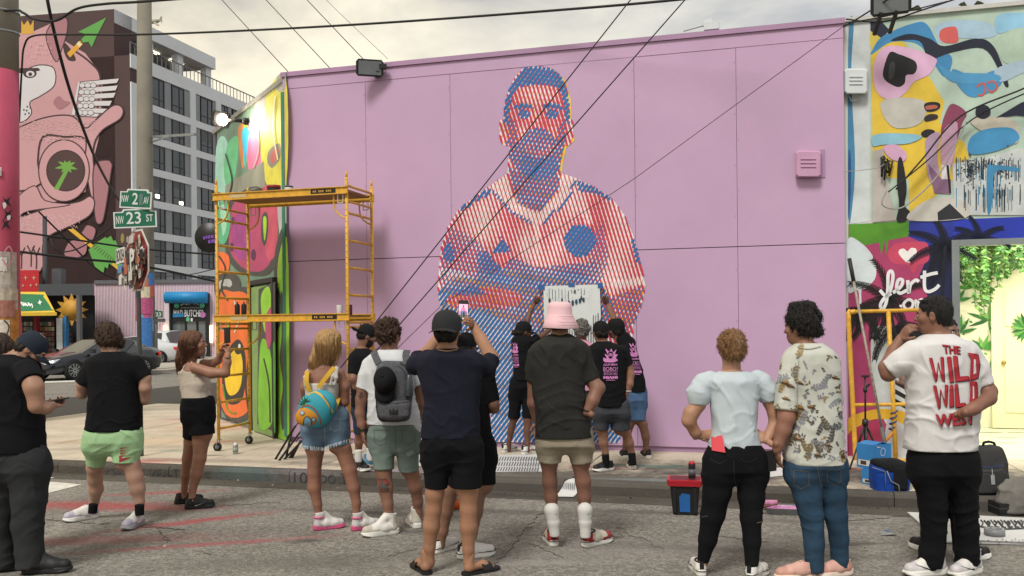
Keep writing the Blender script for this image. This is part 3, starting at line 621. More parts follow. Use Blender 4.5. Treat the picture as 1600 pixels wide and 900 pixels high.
A([(440,450),(470,405),(525,440),(505,490),(460,640),(430,640),(425,520)], '#7e3a56'); A([(430,520),(490,480),(470,640),(430,645)], '#b590a8'); A([(370,540),(420,520),(412,620),(430,750),(380,700),(366,600)], '#a58aa4'); A([(375,640),(430,700),(465,700),(465,758),(400,755)], '#7c5a78', False); A([(428,645),(462,645),(460,700),(428,700)], '#c9c6cc', False); A([(446,645),(456,645),(466,755),(458,755)], '#15161a', False)
A([(200,575),(250,565),(290,600),(280,630),(230,620)], '#c79cbc'); A([(160,530),(230,520),(350,530),(300,560),(200,565),(160,570)], '#7fb0c4'); A([(540,470),(640,455),(720,480),(720,560),(600,520)], '#b9b3a6'); A([(640,460),(740,400),(900,360),(900,470),(720,450)], '#191b36', False); A([(540,540),(600,505),(700,500),(730,545),(640,590),(540,600)], '#3f88b8')
A([(660,600),(720,580),(900,590),(900,840),(480,840),(470,640)], '#b9bfc0', False); mp_.poly(zr(ring(590,437,30,28)), '#15182a')
A([(258,628),(274,622),(292,730),(284,800),(306,830),(290,862),(252,862),(262,800),(254,720)], '#141418'); A([(300,860),(340,800),(420,770),(520,790),(520,852)], '#b7b4ae'); A([(412,830),(460,795),(520,852),(414,862)], '#23252b', False)
A([(160,590),(200,580),(215,700),(250,860),(158,868)], '#aaa4a0', False)
for k in range(170):                                   # drips and spray
 x = 610 + rr.gauss(0,62); y = 630 + rr.uniform(-18,20) + (rr.random() < .45) * 105; x = min(max(x, 486), 735)
 col = '#22242a' if rr.random() < .72 else '#3a7ea8'
 l = rr.uniform(8,95); y2 = min(y + l, 838); mp_.stroke([(1300 + x * .4, y * .4),(1300 + (x + rr.uniform(-1,1)) * .4, y2 * .4)], rr.uniform(.5,1.7), col, False, adv=False)
mp_.off += .0004
for k in range(240):
 a = rr.uniform(0,6.28); q = abs(rr.gauss(0,1)); x = (540 if k % 3 else 660) + math.cos(a) * q * 30; y = 665 + math.sin(a) * q * 36; rad = rr.uniform(.5,2.6)
 if y < 838 and 480 < x: mp_.poly([(1300 + p * .4, q2 * .4) for p, q2 in ring(x, y, rad * 1.6, rad * 1.6,6)], '#33363c'); mp_.off -= .0003
mp_.off += .0004
mp_.c([(1542,264),(1552,258),(1590,262),(1590,268),(1556,268),(1552,300),(1548,330),(1543,330)], '#3a7ea8')
mp_.build('abstract_mural', rb)
# ---- lower palm mural
lp = Paint(W2,.003,.0003)
def z5(pts): return [(1300 + x * .41096,330 + y * .41096) for x, y in pts]
def D(pts, c, curve=False): lp.poly(z5(pts), c, curve)
lp.poly([(1325.5,351),(1489,343),(1489,705),(1325.5,725)], '#a23a66')
lp.poly([(1489,343),(1640,337),(1640,372.5),(1489,376)], '#2336a8')
D([(63,50),(292,38),(292,96),(215,110),(206,166),(200,110),(188,168),(178,118),(140,128),(63,135)], '#4f8a24'); D([(292,38),(462,33),(462,320),(380,300),(345,220),(370,160),(340,118),(292,96)], '#24318e'); D([(385,120),(462,110),(462,420),(400,400),(330,250)], '#1a1d46')
lp.c(z5([(58,112),(110,120),(160,180),(166,250),(130,292),(112,300),(112,348),(104,352),(98,300),(58,300)]), '#c3cdd2')
D([(214,150),(250,122),(340,116),(366,130),(370,180),(350,200),(330,206),(310,236),(285,206),(235,200),(216,180)], '#bb4260', True)
D([(287,196),(256,165),(256,148),(272,142),(287,152),(300,140),(318,142),(322,158),(310,178)], '#e0dcdc', True)
D([(150,470),(230,440),(330,470),(330,900),(180,760)], '#b9bfc0', True); D([(250,560),(290,545),(330,600),(330,900),(285,900)], '#c3c5c4')
for i in range(6): D([(240,640 + i * 36),(330,690 + i * 36),(330,708 + i * 36),(240,658 + i * 36)], '#17181c') if i < 3 else None
D([(60,790),(140,758),(215,752),(285,770),(310,840),(300,870),(270,810),(200,790),(130,800),(60,850)], '#cfa22c', True); D([(60,850),(130,808),(190,812),(200,960),(60,960)], '#a03355', True); D([(210,800),(262,810),(300,880),(300,960),(205,960)], '#b3b4b8', True)
lp.poly(z5(ring(312,480,42,50)), '#121216')
def frond(x, y, a, l, w, col, droop=.5):
 pts = []
 for i in range(9):
  t = i / 8; aa = a + droop * 1.7 * t * (1 if math.cos(a) > 0 else -1); pts.append((x, y)); x += math.cos(aa) * l / 8; y += math.sin(aa) * l / 8
 lp.stroke(z5(pts), 1.2, col, False, adv=False)
 for i in range(1,9):
  (x0, y0),(x1, y1) = pts[i - 1], pts[i]; an = math.atan2(y1 - y0, x1 - x0)
  for sg in (-1,1):
   for q in (0,.5):
    bx, by = x0 + (x1 - x0) * q, y0 + (y1 - y0) * q; k = w * (1 - .55 * i / 8)
    lp.stroke(z5([(bx, by),(bx + math.cos(an + sg * .62) * k * .6, by + math.sin(an + sg * .62) * k * .6),(bx + math.cos(an + sg * .5) * k, by + math.sin(an + sg * .5) * k + 6)]), 2.3, col, False, taper=1, adv=False)
def palm(x, y, n, l, w, col, a0=0, a1=6.28, tr=None):
 for k in range(n): frond(x, y, a0 + (a1 - a0) * k / (n - 1 if a1 - a0 < 6 else n), l * rr.uniform(.85,1.1), w, col)
 lp.off += .0004
palm(430,140,8,150,46, '#0e1226'); palm(560,112,5,120,36, '#101638', 3.3,6.1); lp.stroke(z5([(430,130),(420,300),(400,460)]), 5, '#0e1226'); palm(215,340,8,165,50, '#111318'); palm(110,380,5,130,44, '#141014', -.2,3.2)
palm(240,440,5,150,46, '#121318', -.2,2.5); lp.stroke(z5([(215,345),(250,500),(290,640)]), 4, '#121318')
lp.off += .0006
SCR = '#d9dade'
for pts in ([(182,300),(205,322),(222,300),(232,250),(226,228),(214,240),(212,300),(205,350),(192,372),(184,356),(200,330),(225,312)], [(232,310),(262,286),(268,262),(252,262),(246,292),(258,312),(285,300)], [(288,262),(292,312),(298,280),(318,262),(330,268)], [(352,226),(352,290),(366,306),(392,296),(408,280)], [(336,252),(372,240),(402,234)]):
 lp.stroke(z5(pts), 5.2, SCR)
for pts in ([(282,340),(272,355),(282,372),(302,368),(308,348),(296,336),(282,340)], [(318,336),(322,370),(328,345),(345,336),(352,366)]): lp.stroke(z5(pts), 4.4, SCR)
lp.c(z5([(255,358),(266,356),(264,368)]), SCR)
lp.build('palm_mural', rb)

# small litter and grit swept along the gutter and over the road
s = MB(); r7 = random.Random(77)
for k in range(420):
 if k < 260: u, v, z = r7.uniform(-6,11), VE - .02 - abs(r7.gauss(0,.16)), .006
 elif k < 340: u, v, z = r7.uniform(-5,11), r7.uniform(VE + .2,-.1), SW + .006
 else: u, v, z = r7.uniform(-5,9), r7.uniform(VE - 3.8, VE - .4), .003
 c = B(u, v, z); a = r7.uniform(0,6.28); q = r7.uniform(.004,.016); e = Vector((math.cos(a), math.sin(a), 0)) * q; f = Vector((-math.sin(a), math.cos(a), r7.uniform(-.2,.5))) * q * r7.uniform(.3,.8); s.add([c - e, c - f * .6, c + e * .8, c + f + ZZ * q * .5], [(0,1,2,3)], r7.choice((0,0,1,1,2)))
o = s.build('litter', [M('litter_brown', '#4a3e30', .9), M('litter_dark', '#2b2926', .9), M('litter_pale', '#a9a59c', .8)], None, None, False); o['kind'] = 'stuff'; LOC[o.name] = Vector(); o['label'] = 'small leaves, grit and scraps along the gutter and road'
# ================================================================== FAR BACKGROUND
# ---- hotel with the creature mural
hx = ray(205,300); HC = Vector((hx.x * 80,80,0)); HD = Vector((-.986,.166,0)); HN = Vector((-.166,-.986,0))
def HW(px, py, off=0.0): return onplane(px, py, HC + HN * off, HN)
def hp(t, off, z): return HC + VV * t + UU * off + ZZ * z      # side facade: along VV, outwards UU
ht = thing('hotel', 'tall dark hotel with a pink creature mural and white banded window side', 'building', tuple(HC))
brown = M('brown_render', '#4d3a3a', .8,.06,.5); whiteb = M('white_band', '#cdd0d4', .6,.05,.4); greyp = M('grey_panel', '#85868c', .6,.06,.6); dkg = M('dark_cladding', '#4c4d54', .6,.06,.6)
s = MB(); zt = 26.4; FL = 23.0
s.prism([HC, hp(FL, 0,0), hp(FL, 0,0) + HD * 40, HC + HD * 40], (0,0, zt)); s.build('wall', brown, ht)
# upper floor block set back from the side, with the open terrace
tl_ = (HW(178,50) - HC).dot(HD)
s = MB(); q0 = HC + HD * tl_; s.prism([q0, q0 + VV * 2.4, q0 + VV * 2.4 + HD * 40, HC + HD * (tl_ + 40)], (0,0, HW(178,14).z)); s.build('upper_wall', brown, ht)
ztop, zsl = HW(178,13).z, HW(178,35).z
s = MB(); s.prism([q0 + VV * .05 + ZZ * zsl - HN * .0, q0 + VV * 15.5 + ZZ * zsl, q0 + VV * 15.5 + HD * 14 + ZZ * zsl, q0 + VV * .05 + HD * 14 + ZZ * zsl], (0,0, ztop - zsl - .02)); s.build('roof_slab', whiteb, ht)
for t in (5.6,10.2,15.0):
 s = MB(); s.obox(q0 + VV * t + HD * .8 + ZZ * ((zsl + zt) / 2), VV, UU, ZZ, .45,.35,(zsl - zt) / 2); s.build('column', whiteb, ht)
s = MB(); s.obox(q0 + VV * 7.5 + HD * 4 + ZZ * ((zsl + zt) / 2), VV, UU, ZZ, 7.2,.1,(zsl - zt) / 2); s.build('terrace_wall', dkg, ht)
glow = M('ceiling_lamp_glow', '#fff2cf', .5,.01,1,0,1,0,.4,5)
for t in (8.2,12.0):
 s = MB(); s.obox(q0 + VV * t + HD * 2.2 + ZZ * (zsl - .06), VV, UU, ZZ, 1.0,.16,.04); s.build('ceiling_lamp', glow, ht)
# facade bands, windows and panels
WZ = [25.2 - 2.95 * k for k in range(9)]
s = MB(); s.obox(hp(FL / 2,.05,25.9), VV, UU, ZZ, FL / 2,.06,.62); s.build('band', whiteb, ht); b0 = None
for k, z in enumerate(WZ):
 if b0 is None:
  s = MB(); s.obox(hp(FL / 2 + .75,.09, z - 2.62 - .33), VV, UU, ZZ, FL / 2 - .75,.10,.34); b0 = s.build('band', whiteb, ht)
 else: copy_of(b0, ht, (0,0, z - WZ[0]))
def ht_t(px):                                          # pixel column -> distance along the facade
 k = (px - CX) / FPX; return (k * HC.y - HC.x) / (VV.x - k * VV.y)
s = MB(); s.obox(hp(.45,.06,12), VV, UU, ZZ, .45,.07,12); s.build('corner_pier', whiteb, ht)
win = {}
def hwin(px0, px1, z, kind):
 t0, t1 = ht_t(px0), ht_t(px1); key = (px0, kind)
 if key not in win:
  s = MB(); s.obox(hp((t0 + t1) / 2,.045, WZ[0] - 1.3), VV, UU, ZZ, (t1 - t0) / 2,.03,1.3)
  if kind == 'panel': win[key] = [s.build('panel', greyp, ht)]; return
  fr = MB(); zc = WZ[0] - 1.3
  for tt, zz_, a, b_ in ((t0 + .05, zc, .05,1.3),(t1 - .05, zc, .05,1.3),((t0 + t1) / 2 + .2, zc, .04,1.3),((t0 + t1) / 2, WZ[0] - .05,(t1 - t0) / 2,.05),((t0 + t1) / 2, WZ[0] - 2.55,(t1 - t0) / 2,.05),((t0 + t1) / 2, WZ[0] - 1.9,(t1 - t0) / 2,.035)):
   fr.obox(hp(tt, .09, zz_), VV, UU, ZZ, a, .03, b_)
  w = fr.build('window', M('window_frame_dark', '#2c2d31', .5), ht); p = s.build('pane', glass('hotel_glass', '#2f3338', .12), w)
  win[key] = [w, p]; return
 o = copy_of(win[key][0], ht, (0,0, z - WZ[0]))
 if len(win[key]) > 1:
  p = win[key][1].copy(); COL.objects.link(p); p.parent = o
  if rr.random() < .5:                           # blinds and curtains behind some of the glass
   hgt = rr.choice((.25,.45,.7,1.15)); lo_ = rr.choice((0,0,.5)); bk_ = (px0, 'blind', hgt, lo_)
   if bk_ not in win:
    s = MB(); w_ = (t1 - t0) * (.5 if not lo_ else .24) - .07; s.obox(hp((t0 + t1) / 2 + (lo_ and (t1 - t0) * .22), .078, WZ[0] - .12 - hgt), VV, UU, ZZ, w_, .002, hgt); win[bk_] = [s.build('blind', M('blind_grey', '#565a5e', .7,.1,2), o)]; win[bk_][0].location = (0,0,0)
   else:
    q = win[bk_][0].copy(); COL.objects.link(q); q.parent = o
for z in WZ:
 for (a, b_, kd) in [(239,259, 'w'),(260,270, 'panel'),(271,290, 'w'),(291,299, 'panel'),(308,315, 'panel'),(316,334, 'w'),(335,341, 'panel'),(346,358, 'w'),(359,364, 'panel'),(366,378, 'w')]: hwin(a, b_, z, kd)
for px in (303,343):
 t = ht_t(px); s = MB(); s.obox(hp(t, .10,12.8), VV, UU, ZZ, .42,.1,12.6); s.build('pier', whiteb, ht)
s = MB(); n = 36
for i in range(n): s.bar(hp(.3 + i * (FL - .4) / n, -.2, zt + .1), hp(.3 + i * (FL - .4) / n, -.2, zt + 1.25), .06)
s.bar(hp(.3,-.2, zt + 1.27), hp(FL, -.2, zt + 1.27), .09); r_ = s.build('roof_rail', M('rail_metal', '#6b6d70', .5), ht); r_['kind'] = 'stuff'
for (t, px, z) in ((ht_t(247), 0,14.2),(ht_t(321), 0,19.3),(ht_t(284), 0,14.0),(ht_t(324), 0,13.6),(ht_t(319), 0,7.5)):
 s = MB(); s.obox(hp(t, .085, z), VV, UU, ZZ, .28,.01,.16); s.build('lit_lamp', glow, ht)
# mural on the front face
hm = Paint(HW, .02,.0009); hm.matfn = lambda h: M('far_paint_' + h.strip('#'), h, .7,.07,.12)
PK, PKD, OUT, HWH = '#bd9095', '#a06f77', '#3f2c2e', '#c9c5c8'
def z1(pts): return [(x / 3, y / 3) for x, y in pts]
def z2(pts): return [(x / 3,250 + y / 3) for x, y in pts]
def body(pts, c, w=1.6):
 p = smooth_poly(pts, 4); hm.poly(p, c); hm.stroke(p + [p[0]], w, OUT, False)
hm.poly(z1([(20,160),(150,150),(240,110),(300,190),(400,250),(460,330),(480,400),(470,620),(400,900),(250,950),(20,960)]), PK)
body(z1([(215,170),(262,90),(312,86),(314,150),(290,230),(262,290)]), PKD); body(z1([(300,200),(330,230),(352,270),(350,285),(320,280),(300,240)]), OUT, .8)
hm.stroke(z1([(455,520),(470,360),(420,290),(352,240)]), 3, OUT);
body(z1([(20,300),(100,330),(180,305),(252,320),(255,400),(190,450),(140,480),(148,530),(110,570),(60,570),(20,560)]), HWH); hm.poly(z1([(60,320),(180,318),(190,330),(120,345),(60,340)]), OUT); hm.poly(z1(ring(140,344,32,22,18)), OUT); hm.poly(z1(ring(142,346,20,14,18)), HWH); hm.poly(z1(ring(142,348,9,9,12)), OUT)
for x, y in ((112,515),(128,500),(142,505),(118,535),(135,530),(125,518)): hm.poly(z1(ring(x, y, 4,5,8)), OUT)
hm.poly(z1([(100,95),(112,118),(130,95),(143,120),(158,92),(158,158),(100,160)]), '#c79a3e'); hm.c(z1([(250,480),(275,450),(300,470),(330,480),(300,505),(275,512)]), PKD)
hm.poly(z1([(314,250),(375,190),(388,208),(328,270)]), '#cf9a38'); hm.poly(z1([(366,150),(498,82),(448,180),(430,222),(415,196),(388,200),(380,185),(405,160)]), '#5a9a4a'); hm.poly(z1([(358,205),(370,193),(384,208),(372,222)]), '#d8c8a8')
# wing: rows of feathers
for (x0, y0, x1, y1, w) in [(400,395,562,378,22),(405,425,556,412,24),(405,455,546,446,24),(400,485,528,484,24),(390,515,505,520,22),(380,535,470,540,16)]:
 hm.poly(z1([(x0 - 25, y0 - w / 2 - 2),(x1, y1 - w / 2 - 2),(x1 - 12, y1 + w / 2 + 2),(x0 - 25, y0 + w / 2 + 2)]), OUT); hm.poly(z1([(x0 - 22, y0 - w / 2 + 1),(x1 - 4, y1 - w / 2 + 1),(x1 - 15, y1 + w / 2 - 1),(x0 - 22, y0 + w / 2 - 1)]), HWH)
for i in range(5):
 for j in range(3): body(z1(ring(385 + j * 26 - i * 3,400 + i * 32,14,12,8)), HWH, .7)
hm.poly(z1([(366,385),(374,385),(350,540),(336,536)]), HWH)
arm_ = z1([(60,640),(130,580),(240,545),(340,545),(400,600),(440,570),(520,500),(560,494),(578,520),(560,560),(480,610),(440,680),(440,780),(470,900),(430,930),(400,760),(398,650),(300,640),(200,640),(176,760),(190,860),(60,880)]); body(arm_, PK, 2.2)
hm.poly(z1(ring(300,800,122,148,34)), OUT); hm.poly(z1(ring(300,800,116,142,34)), PK); hm.poly(z1(ring(308,800,92,98,34)), OUT); hm.poly(z1(ring(308,800,85,91,34)), '#4a3535')
hm.poly(z1([(252,886),(275,890),(318,806),(326,780),(306,780),(298,806)]), '#6a9a44')
for a, l in ((-.25,54),(.45,46),(1.0,34),(1.9,30),(2.6,46),(3.3,56),(-.9,38),(4.0,38)): hm.poly(z1(leafpoly(312,780,-a, l, 15)), '#6a9a44')
body(z2([(440,30),(500,0),(525,20),(520,60),(500,200),(480,290),(450,290),(440,200)]), PKD, 2); body(z2([(30,300),(120,260),(240,220),(370,195),(420,170),(444,200),(420,260),(330,310),(240,350),(200,400),(190,520),(30,520)]), PK, 2.2); body(z2([(60,200),(160,120),(210,190),(330,210),(130,240),(80,270)]), PK, 1.6)
body(z2([(300,440),(330,380),(400,380),(400,440),(340,460)]), PKD, 1); body(z2([(390,330),(410,305),(448,325),(430,375),(385,345)]), PKD, 1)
hm.poly(z2([(318,325),(345,322),(552,495),(552,515)]), '#d2a63a')
for k, (x, y) in enumerate([(435,420),(455,400),(475,385),(500,380),(520,400)]):
 hm.poly(z2([(x - 20, y),(x + 20, y - 25),(x + 60, y + 60),(x + 50, y + 110),(x + 10, y + 80)]), '#5a9a4a')
for k in range(9): hm.stroke(z2([(430 + k * 12,410 + k * 9),(452 + k * 10,396 + k * 8)]), 1, OUT, False)
for (x, y) in ((100,450),(145,440),(170,450)):
 hm.stroke(z2([(x, y + 60),(x, y),(x - 18, y - 40)]), 2, OUT); hm.stroke(z2([(x, y),(x + 16, y - 40)]), 2, OUT)
for k in range(240):                                   # fur strokes
 x = rr.uniform(90,440); y = rr.uniform(560,660) if k % 3 else rr.uniform(180,300)
 if k % 3: hm.stroke(z1([(x, y),(x + 9, y + 4)]), .7, '#d3b0b3', False, adv=False)
 elif 110 < x < 240: hm.stroke(z1([(x, y),(x + 6, y + 8)]), .7, '#d3b0b3', False, adv=False)
 if k % 2: hm.stroke(z2([(x * .8 + 20,240 + (y % 90)),(x * .8 + 26,252 + (y % 90))]), .7, '#d3b0b3', False, adv=False)
hm.build('creature_mural', ht)
# ---- striped wall building with storefront
SY = 52.0
def S(px, py, dy=0.0): return U(px, py, SY - dy)
sw = thing('striped_shop', 'single storey shop with pink and dark red vertical stripes and blue roller awning', 'building', tuple(G(240,559)))
def fbox(mb, x0, y0, x1, y1, Y0, Y1, mi=0):             # frontal box whose front face fills the pixel rectangle at depth Y0
 p, q = U(x0, y0, Y0), U(x1, y1, Y0); return mb.box((p.x, Y0, min(p.z, q.z)),(q.x, Y1, max(p.z, q.z)), mi)
s = MB(); fbox(s, 147,440,470,563, SY, SY + 9); s.build('wall', M('stripe_light', '#d8c8d2', .7,.05), sw)
s = MB(); n = 84
for i in range(n):
 x = 148.2 + i * (344 - 148.2) / n
 if 257 < x < 326: fbox(s, x, 441, x + .62,457, SY - .012, SY - .001)
 else: fbox(s, x, 441, x + .7,561, SY - .012, SY - .001)
o = s.build('stripes', M('stripe_red', '#8a3d52', .6,.08), sw); o['kind'] = 'stuff'
s = MB(); fbox(s, 147,438,470,440.4, SY - .1, SY + .2); s.build('coping', M('coping_grey', '#5f5f64', .6), sw)
s = MB(); a = S(259,465,.35); b_ = S(324,465,.35); s.tube([a, b_], .34,14); s.build('roller_awning', M('blue_awning', '#1d7fb8', .5,.08), sw)
s = MB()
for q in ((264,470,268,560),(321,458,327,560),(264,466,322,474)): fbox(s, *q, SY - .22, SY - .0)
fbox(s, 264,498,322,502, SY - .18, SY - .0); fbox(s, 289,500,291,560, SY - .16, SY); fbox(s, 307,500,309,560, SY - .16, SY); s.build('shop_frame', M('frame_black', '#1d1e22', .5), sw)
s = MB(); fbox(s, 268,474,321,498, SY - .1, SY - .05); s.build('sign_panel', M('sign_black', '#16181d', .4), sw)
for x0, x1 in ((268,289),(291,307),(309,321)):
 s = MB(); fbox(s, x0,502, x1,560, SY - .06, SY - .03); s.build('window_pane', glass('shop_glass', '#5c6468', .08), sw)
def SP(x, y, off): return U(x, y, SY - off)
p = Paint(SP, .11,.004)
p.text('MAD BUTCHER', quad(271,484,319,495), '#d8dcdc', .02); p.poly([(270,490),(287,489),(287,495),(270,496)], '#2c7fb0'); p.stroke([(282,477),(288,474.5),(292,475.5),(298,472.5),(302,473.5)], 1.6, '#c8cccc'); p.stroke([(295,477),(299,474),(304,475)], .9, '#7f8a90'); p.stroke([(303,475),(307,474.5),(311,476)], 1.2, '#c8cccc'); [p.poly([(283 + k * 2.2,480),(284.3 + k * 2.2,480),(284.3 + k * 2.2,481.8),(283 + k * 2.2,481.8)], '#8d9096') for k in range(15)]
for c in ((276,477.5,4),(316,473 + 4,4)): p.poly(ring(c[0], c[1], c[2], c[2], 16), '#57b890'); p.stroke(ring(c[0], c[1], 2.2,2,10)[1:5], .6, '#16181d', False)
p.poly(ring(317,492,4.5,4.5,14), '#b06aa8'); p.poly([(291,496),(296,496),(296,502),(291,502)], '#5cb486'); p.poly([(298,497),(301,497),(301,502),(298,502)], '#d8d8d8'); p.build('sign_print', sw)
for x in (257.5,330):
 s = MB(); s.lathe(S(x, 522,.12), [(.07,-.5),(.08,-.2),(.08,.2),(.07,.5)], 10); s.build('wall_lamp', M('sconce_glow', '#ffdf9a', .5,.01,1,0,1,0,.4,3.0), sw)
s = MB(); hedge = thing('hedge', 'clipped dark green hedge below the striped wall', 'hedge', tuple(G(332,565)))
for k in range(900):
 x, y, z = rr.uniform(-17.6,-16.2), rr.uniform(48.6,49.4), rr.uniform(.1,1.15); c = Vector((x - 1.0, y, z)); e = Vector((rr.uniform(-1,1), rr.uniform(-1,1), rr.uniform(-1,1))).normalized() * .09; f_ = e.cross(Vector((rr.uniform(-1,1), .3, rr.uniform(-1,1)))).normalized() * .06
 s.add([c - e, c + f_, c + e, c - f_], [(0,1,2,3)])
o = s.build('leaves', M('hedge_leaf', '#33502a', .6,.35,5), hedge, fixn=False); o['kind'] = 'stuff'
s = MB(); s.box((-18.65,48.7,.02),(-17.25,49.3,1.02)); s.build('core', M('hedge_core', '#1c2a18', .9), hedge)
# ---- souvenir shop on the left
KY = 45.0
ks = thing('souvenir_shop', 'dark corner souvenir shop with green and yellow awning and postcard racks', 'building', tuple(G(90,563)))
def pbox(mb, x0, y0, x1, y1, Y0, Y1, mi=0):             # as fbox, its sides running along the lines of sight
 a, b_ = U(x0, y0, Y0), U(x1, y1, Y0); c_, d_ = U(x0, y0, Y1), U(x1, y1, Y1); zl, zh = min(a.z, b_.z), max(a.z, b_.z); return mb.prism([(a.x, Y0, zl),(b_.x, Y0, zl),(d_.x, Y1, zl),(c_.x, Y1, zl)], (0,0, zh - zl), mi)
s = MB(); pbox(s, -80,448,147,570, KY + 1.2, KY + 6); s.build('wall', M('shop_dark', '#232327', .7,.1), ks)
s = MB(); pbox(s, 60,444,147,461, KY + .4, KY + 5.8); s.build('fascia', M('fascia_grey', '#43464c', .6,.08), ks)
s = MB(); pbox(s, -40,423,61,458, KY + .6, KY + 3); s.build('red_panel', M('red_panel', '#b3202a', .6,.08), ks)
p = Paint(lambda x, y, off: U(x, y, KY + .6 - off), .02,.004)
for x, y, r in ((30,435,4),(40,434,5),(53,434,5),(36,446,3),(48,446,3),(57,445,3)): p.poly([(x, y - r),(x + .62, y - .8),(x + r * .7, y),(x + .62, y + .8),(x, y + r),(x - .8, y + .8),(x - r * .7, y),(x - .8, y - .8)], '#b79c8a')
p.build('panel_print', ks)
s = MB(); pts = [U(-40,456, KY + .4), U(70,456, KY + .4), U(87,489, KY - 1.0), U(-40,489, KY - 1.0)]; s.add(pts + [v_ - ZZ * .04 for v_ in pts], [(0,1,2,3),(7,6,5,4),(0,3,7,4),(1,0,4,5),(2,1,5,6),(3,2,6,7)]); aw = s.build('awning', M('awning_yellow', '#cfae3a', .7,.08), ks)
an_ = (pts[1] - pts[0]).cross(pts[3] - pts[0]).normalized(); an_ = an_ if an_.y < 0 else -an_
p = Paint(lambda x, y, off: onplane(x, y, pts[0] + an_ * off, an_), .012,.004)
p.c([(-30,461),(60,460),(68,464),(80,482),(76,485),(-30,485)], '#1f6b45'); [p.stroke(q, 1.5, '#d5dad2') for q in ([(25,470),(32,469)], [(27,470),(28,478)], [(31,476),(33,472),(35,477)], [(36,472),(37,478),(39,473),(40,478)], [(41,474),(43,478),(45,474),(43,473)], [(46,474),(47,478),(49,475)], [(49,474),(51,479),(50,481)], [(27,477),(26,480)])]; p.poly([(62,468),(63.4,471),(66,472),(63.5,473.5),(63,477),(61,474),(58.5,474),(60.6,471.5)], '#d5dad2')
p.build('awning_print', ks)
s = MB(); fbox(s, -40,489,88,493, KY - 1.05, KY - .98); s.build('valance', M('awning_yellow2', '#c9a636', .7), ks)
for (x0, x1) in ((27,52),(54,86),(96,112)):
 rk = MB(); fbox(rk, x0,500, x1,560, KY + .55, KY + .7); r_ = rk.build('rack', M('rack_dark', '#2e2226', .7), ks)
 cm = [M('card_' + c, '#' + c, .5,.3,20) for c in ('7a4a3c', '566a7a', '8a7a58', '6a3038', '4f5a48', 'a59a88')]
 nx = max(3,(x1 - x0) // 5)
 for i in range(nx):
  for j in range(7):
   w = (x1 - x0 - 2) / nx; cd = MB(); fbox(cd, x0 + 1 + i * w + .5,503 + j * 8, x0 + 1 + (i + 1) * w - .5,509 + j * 8, KY + .5, KY + .54); cd.build('postcard', rr.choice(cm), r_)
s = MB(); fbox(s, 52,490,58,562, KY + .1, KY + .4); s.build('red_pillar', M('red_pillar', '#7e1f25', .7), ks)
s = MB(); fbox(s, 88,497,98,560, KY + .2, KY + .5); s.build('white_board', M('white_board', '#c2c6c8', .6), ks)
s = MB(); fbox(s, 99,494,104,560, KY + .1, KY + .4); s.build('blue_banner', M('blue_banner', '#2f6fa0', .6), ks)
s = MB(); fbox(s, 119,461,125,562, KY - .2, KY + .1); s.build('post', M('post_grey', '#55565a', .6), ks)
s = MB(); fbox(s, 125,462,148,566, KY + 2, KY + 2.1); s.build('shutter', M('shutter_black', '#1c1d20', .6), ks)
s = MB(); c = U(112,484, KY + .3); s.lathe(c, [(.5,0),(.5,.05)], 18, ax=(0,-1,0)); s.build('sun_emblem', M('sun_emblem', '#b98a34', .6), ks)
for k in range(12):
 a = k * math.pi / 6; s = MB(); d = Vector((math.cos(a), 0, math.sin(a))); s.fill([c + d * .5 + Vector((-d.z, 0, d.x)) * .14, c + d * .85, c + d * .5 - Vector((-d.z, 0, d.x)) * .14]); s.build('ray', M('sun_emblem', '#b98a34'), ks)
s = MB()
for (x, y0, y1, w) in ((70,338,448,.16),(92,420,448,.5)): s.bar(U(x, y1, KY + 2), U(x, y0, KY + 2), w)
s.build('roof_pole', M('roof_pole', '#4a4c50', .6), ks)

# ================================================================== POLES, SIGNS, WIRES
def tagpost(name, label, cat, base): return thing(name, label, cat, tuple(base))
cpm = M('concrete_pole', '#7d776c', .85,.12,1.2,.3,30)
pl = tagpost('utility_pole', 'thick concrete utility pole plastered with posters near its foot', 'pole', G(229,577,.12))
D_ = 36.0; s = MB(); b0 = U(229,577, D_); b0.z = .12; s.tube([b0, U(226.5,300, D_), U(225,-160, D_)], [.36,.32,.25], 20); s.build('shaft', cpm, pl)
post_cols = ['#b3a9a0', '#3f78b8', '#b85a86', '#d0d3d6', '#7a4a52', '#5aa6b0', '#c46a4a', '#8c9aa6', '#2f5f9a', '#c9c2a8', '#a54a5a']
def wrap(parent, base, rad, a0, a1, z0, z1, mat):       # paper wrapped round a pole
 m_ = MB(); n = 5; vs = []
 for i in range(n + 1):
  a = a0 + (a1 - a0) * i / n
  for z in (z0, z1): vs.append((base.x + math.sin(a) * rad, base.y - math.cos(a) * rad, z))
 m_.add(vs, [(2 * i, 2 * i + 2,2 * i + 3,2 * i + 1) for i in range(n)]); return m_.build('poster', mat, parent)
for k in range(22):
 z0 = rr.uniform(.15,3.6); a0 = rr.uniform(-1.5,.8); wrap(pl, b0,.372 + .004 * k / 4, a0, a0 + rr.uniform(.6,1.2), z0, z0 + rr.uniform(.4,.8), M('poster_' + str(k % 11), post_cols[k % 11], .6,.25,14))
wrap(pl, b0,.41,-.2,1.0,1.0,2.2, M('poster_blue', '#3f74b5', .5,.25,9)); wrap(pl, b0,.41,-.9,1.1,2.35,3.0, M('poster_pink', '#b0527c', .5,.25,9)); wrap(pl, b0,.41,-.9,.2,3.3,4.4, M('poster_pale', '#c6cbd2', .5,.15,9))
s = MB(); s.bar(U(236,214, D_), U(305,210, D_ - 2), .09); s.bar(U(236,222, D_), U(268,212, D_ - 1), .06); s.build('bracket_arm', M('galvanised', '#8b9094', .4,.1,3,0,1,.6), pl)
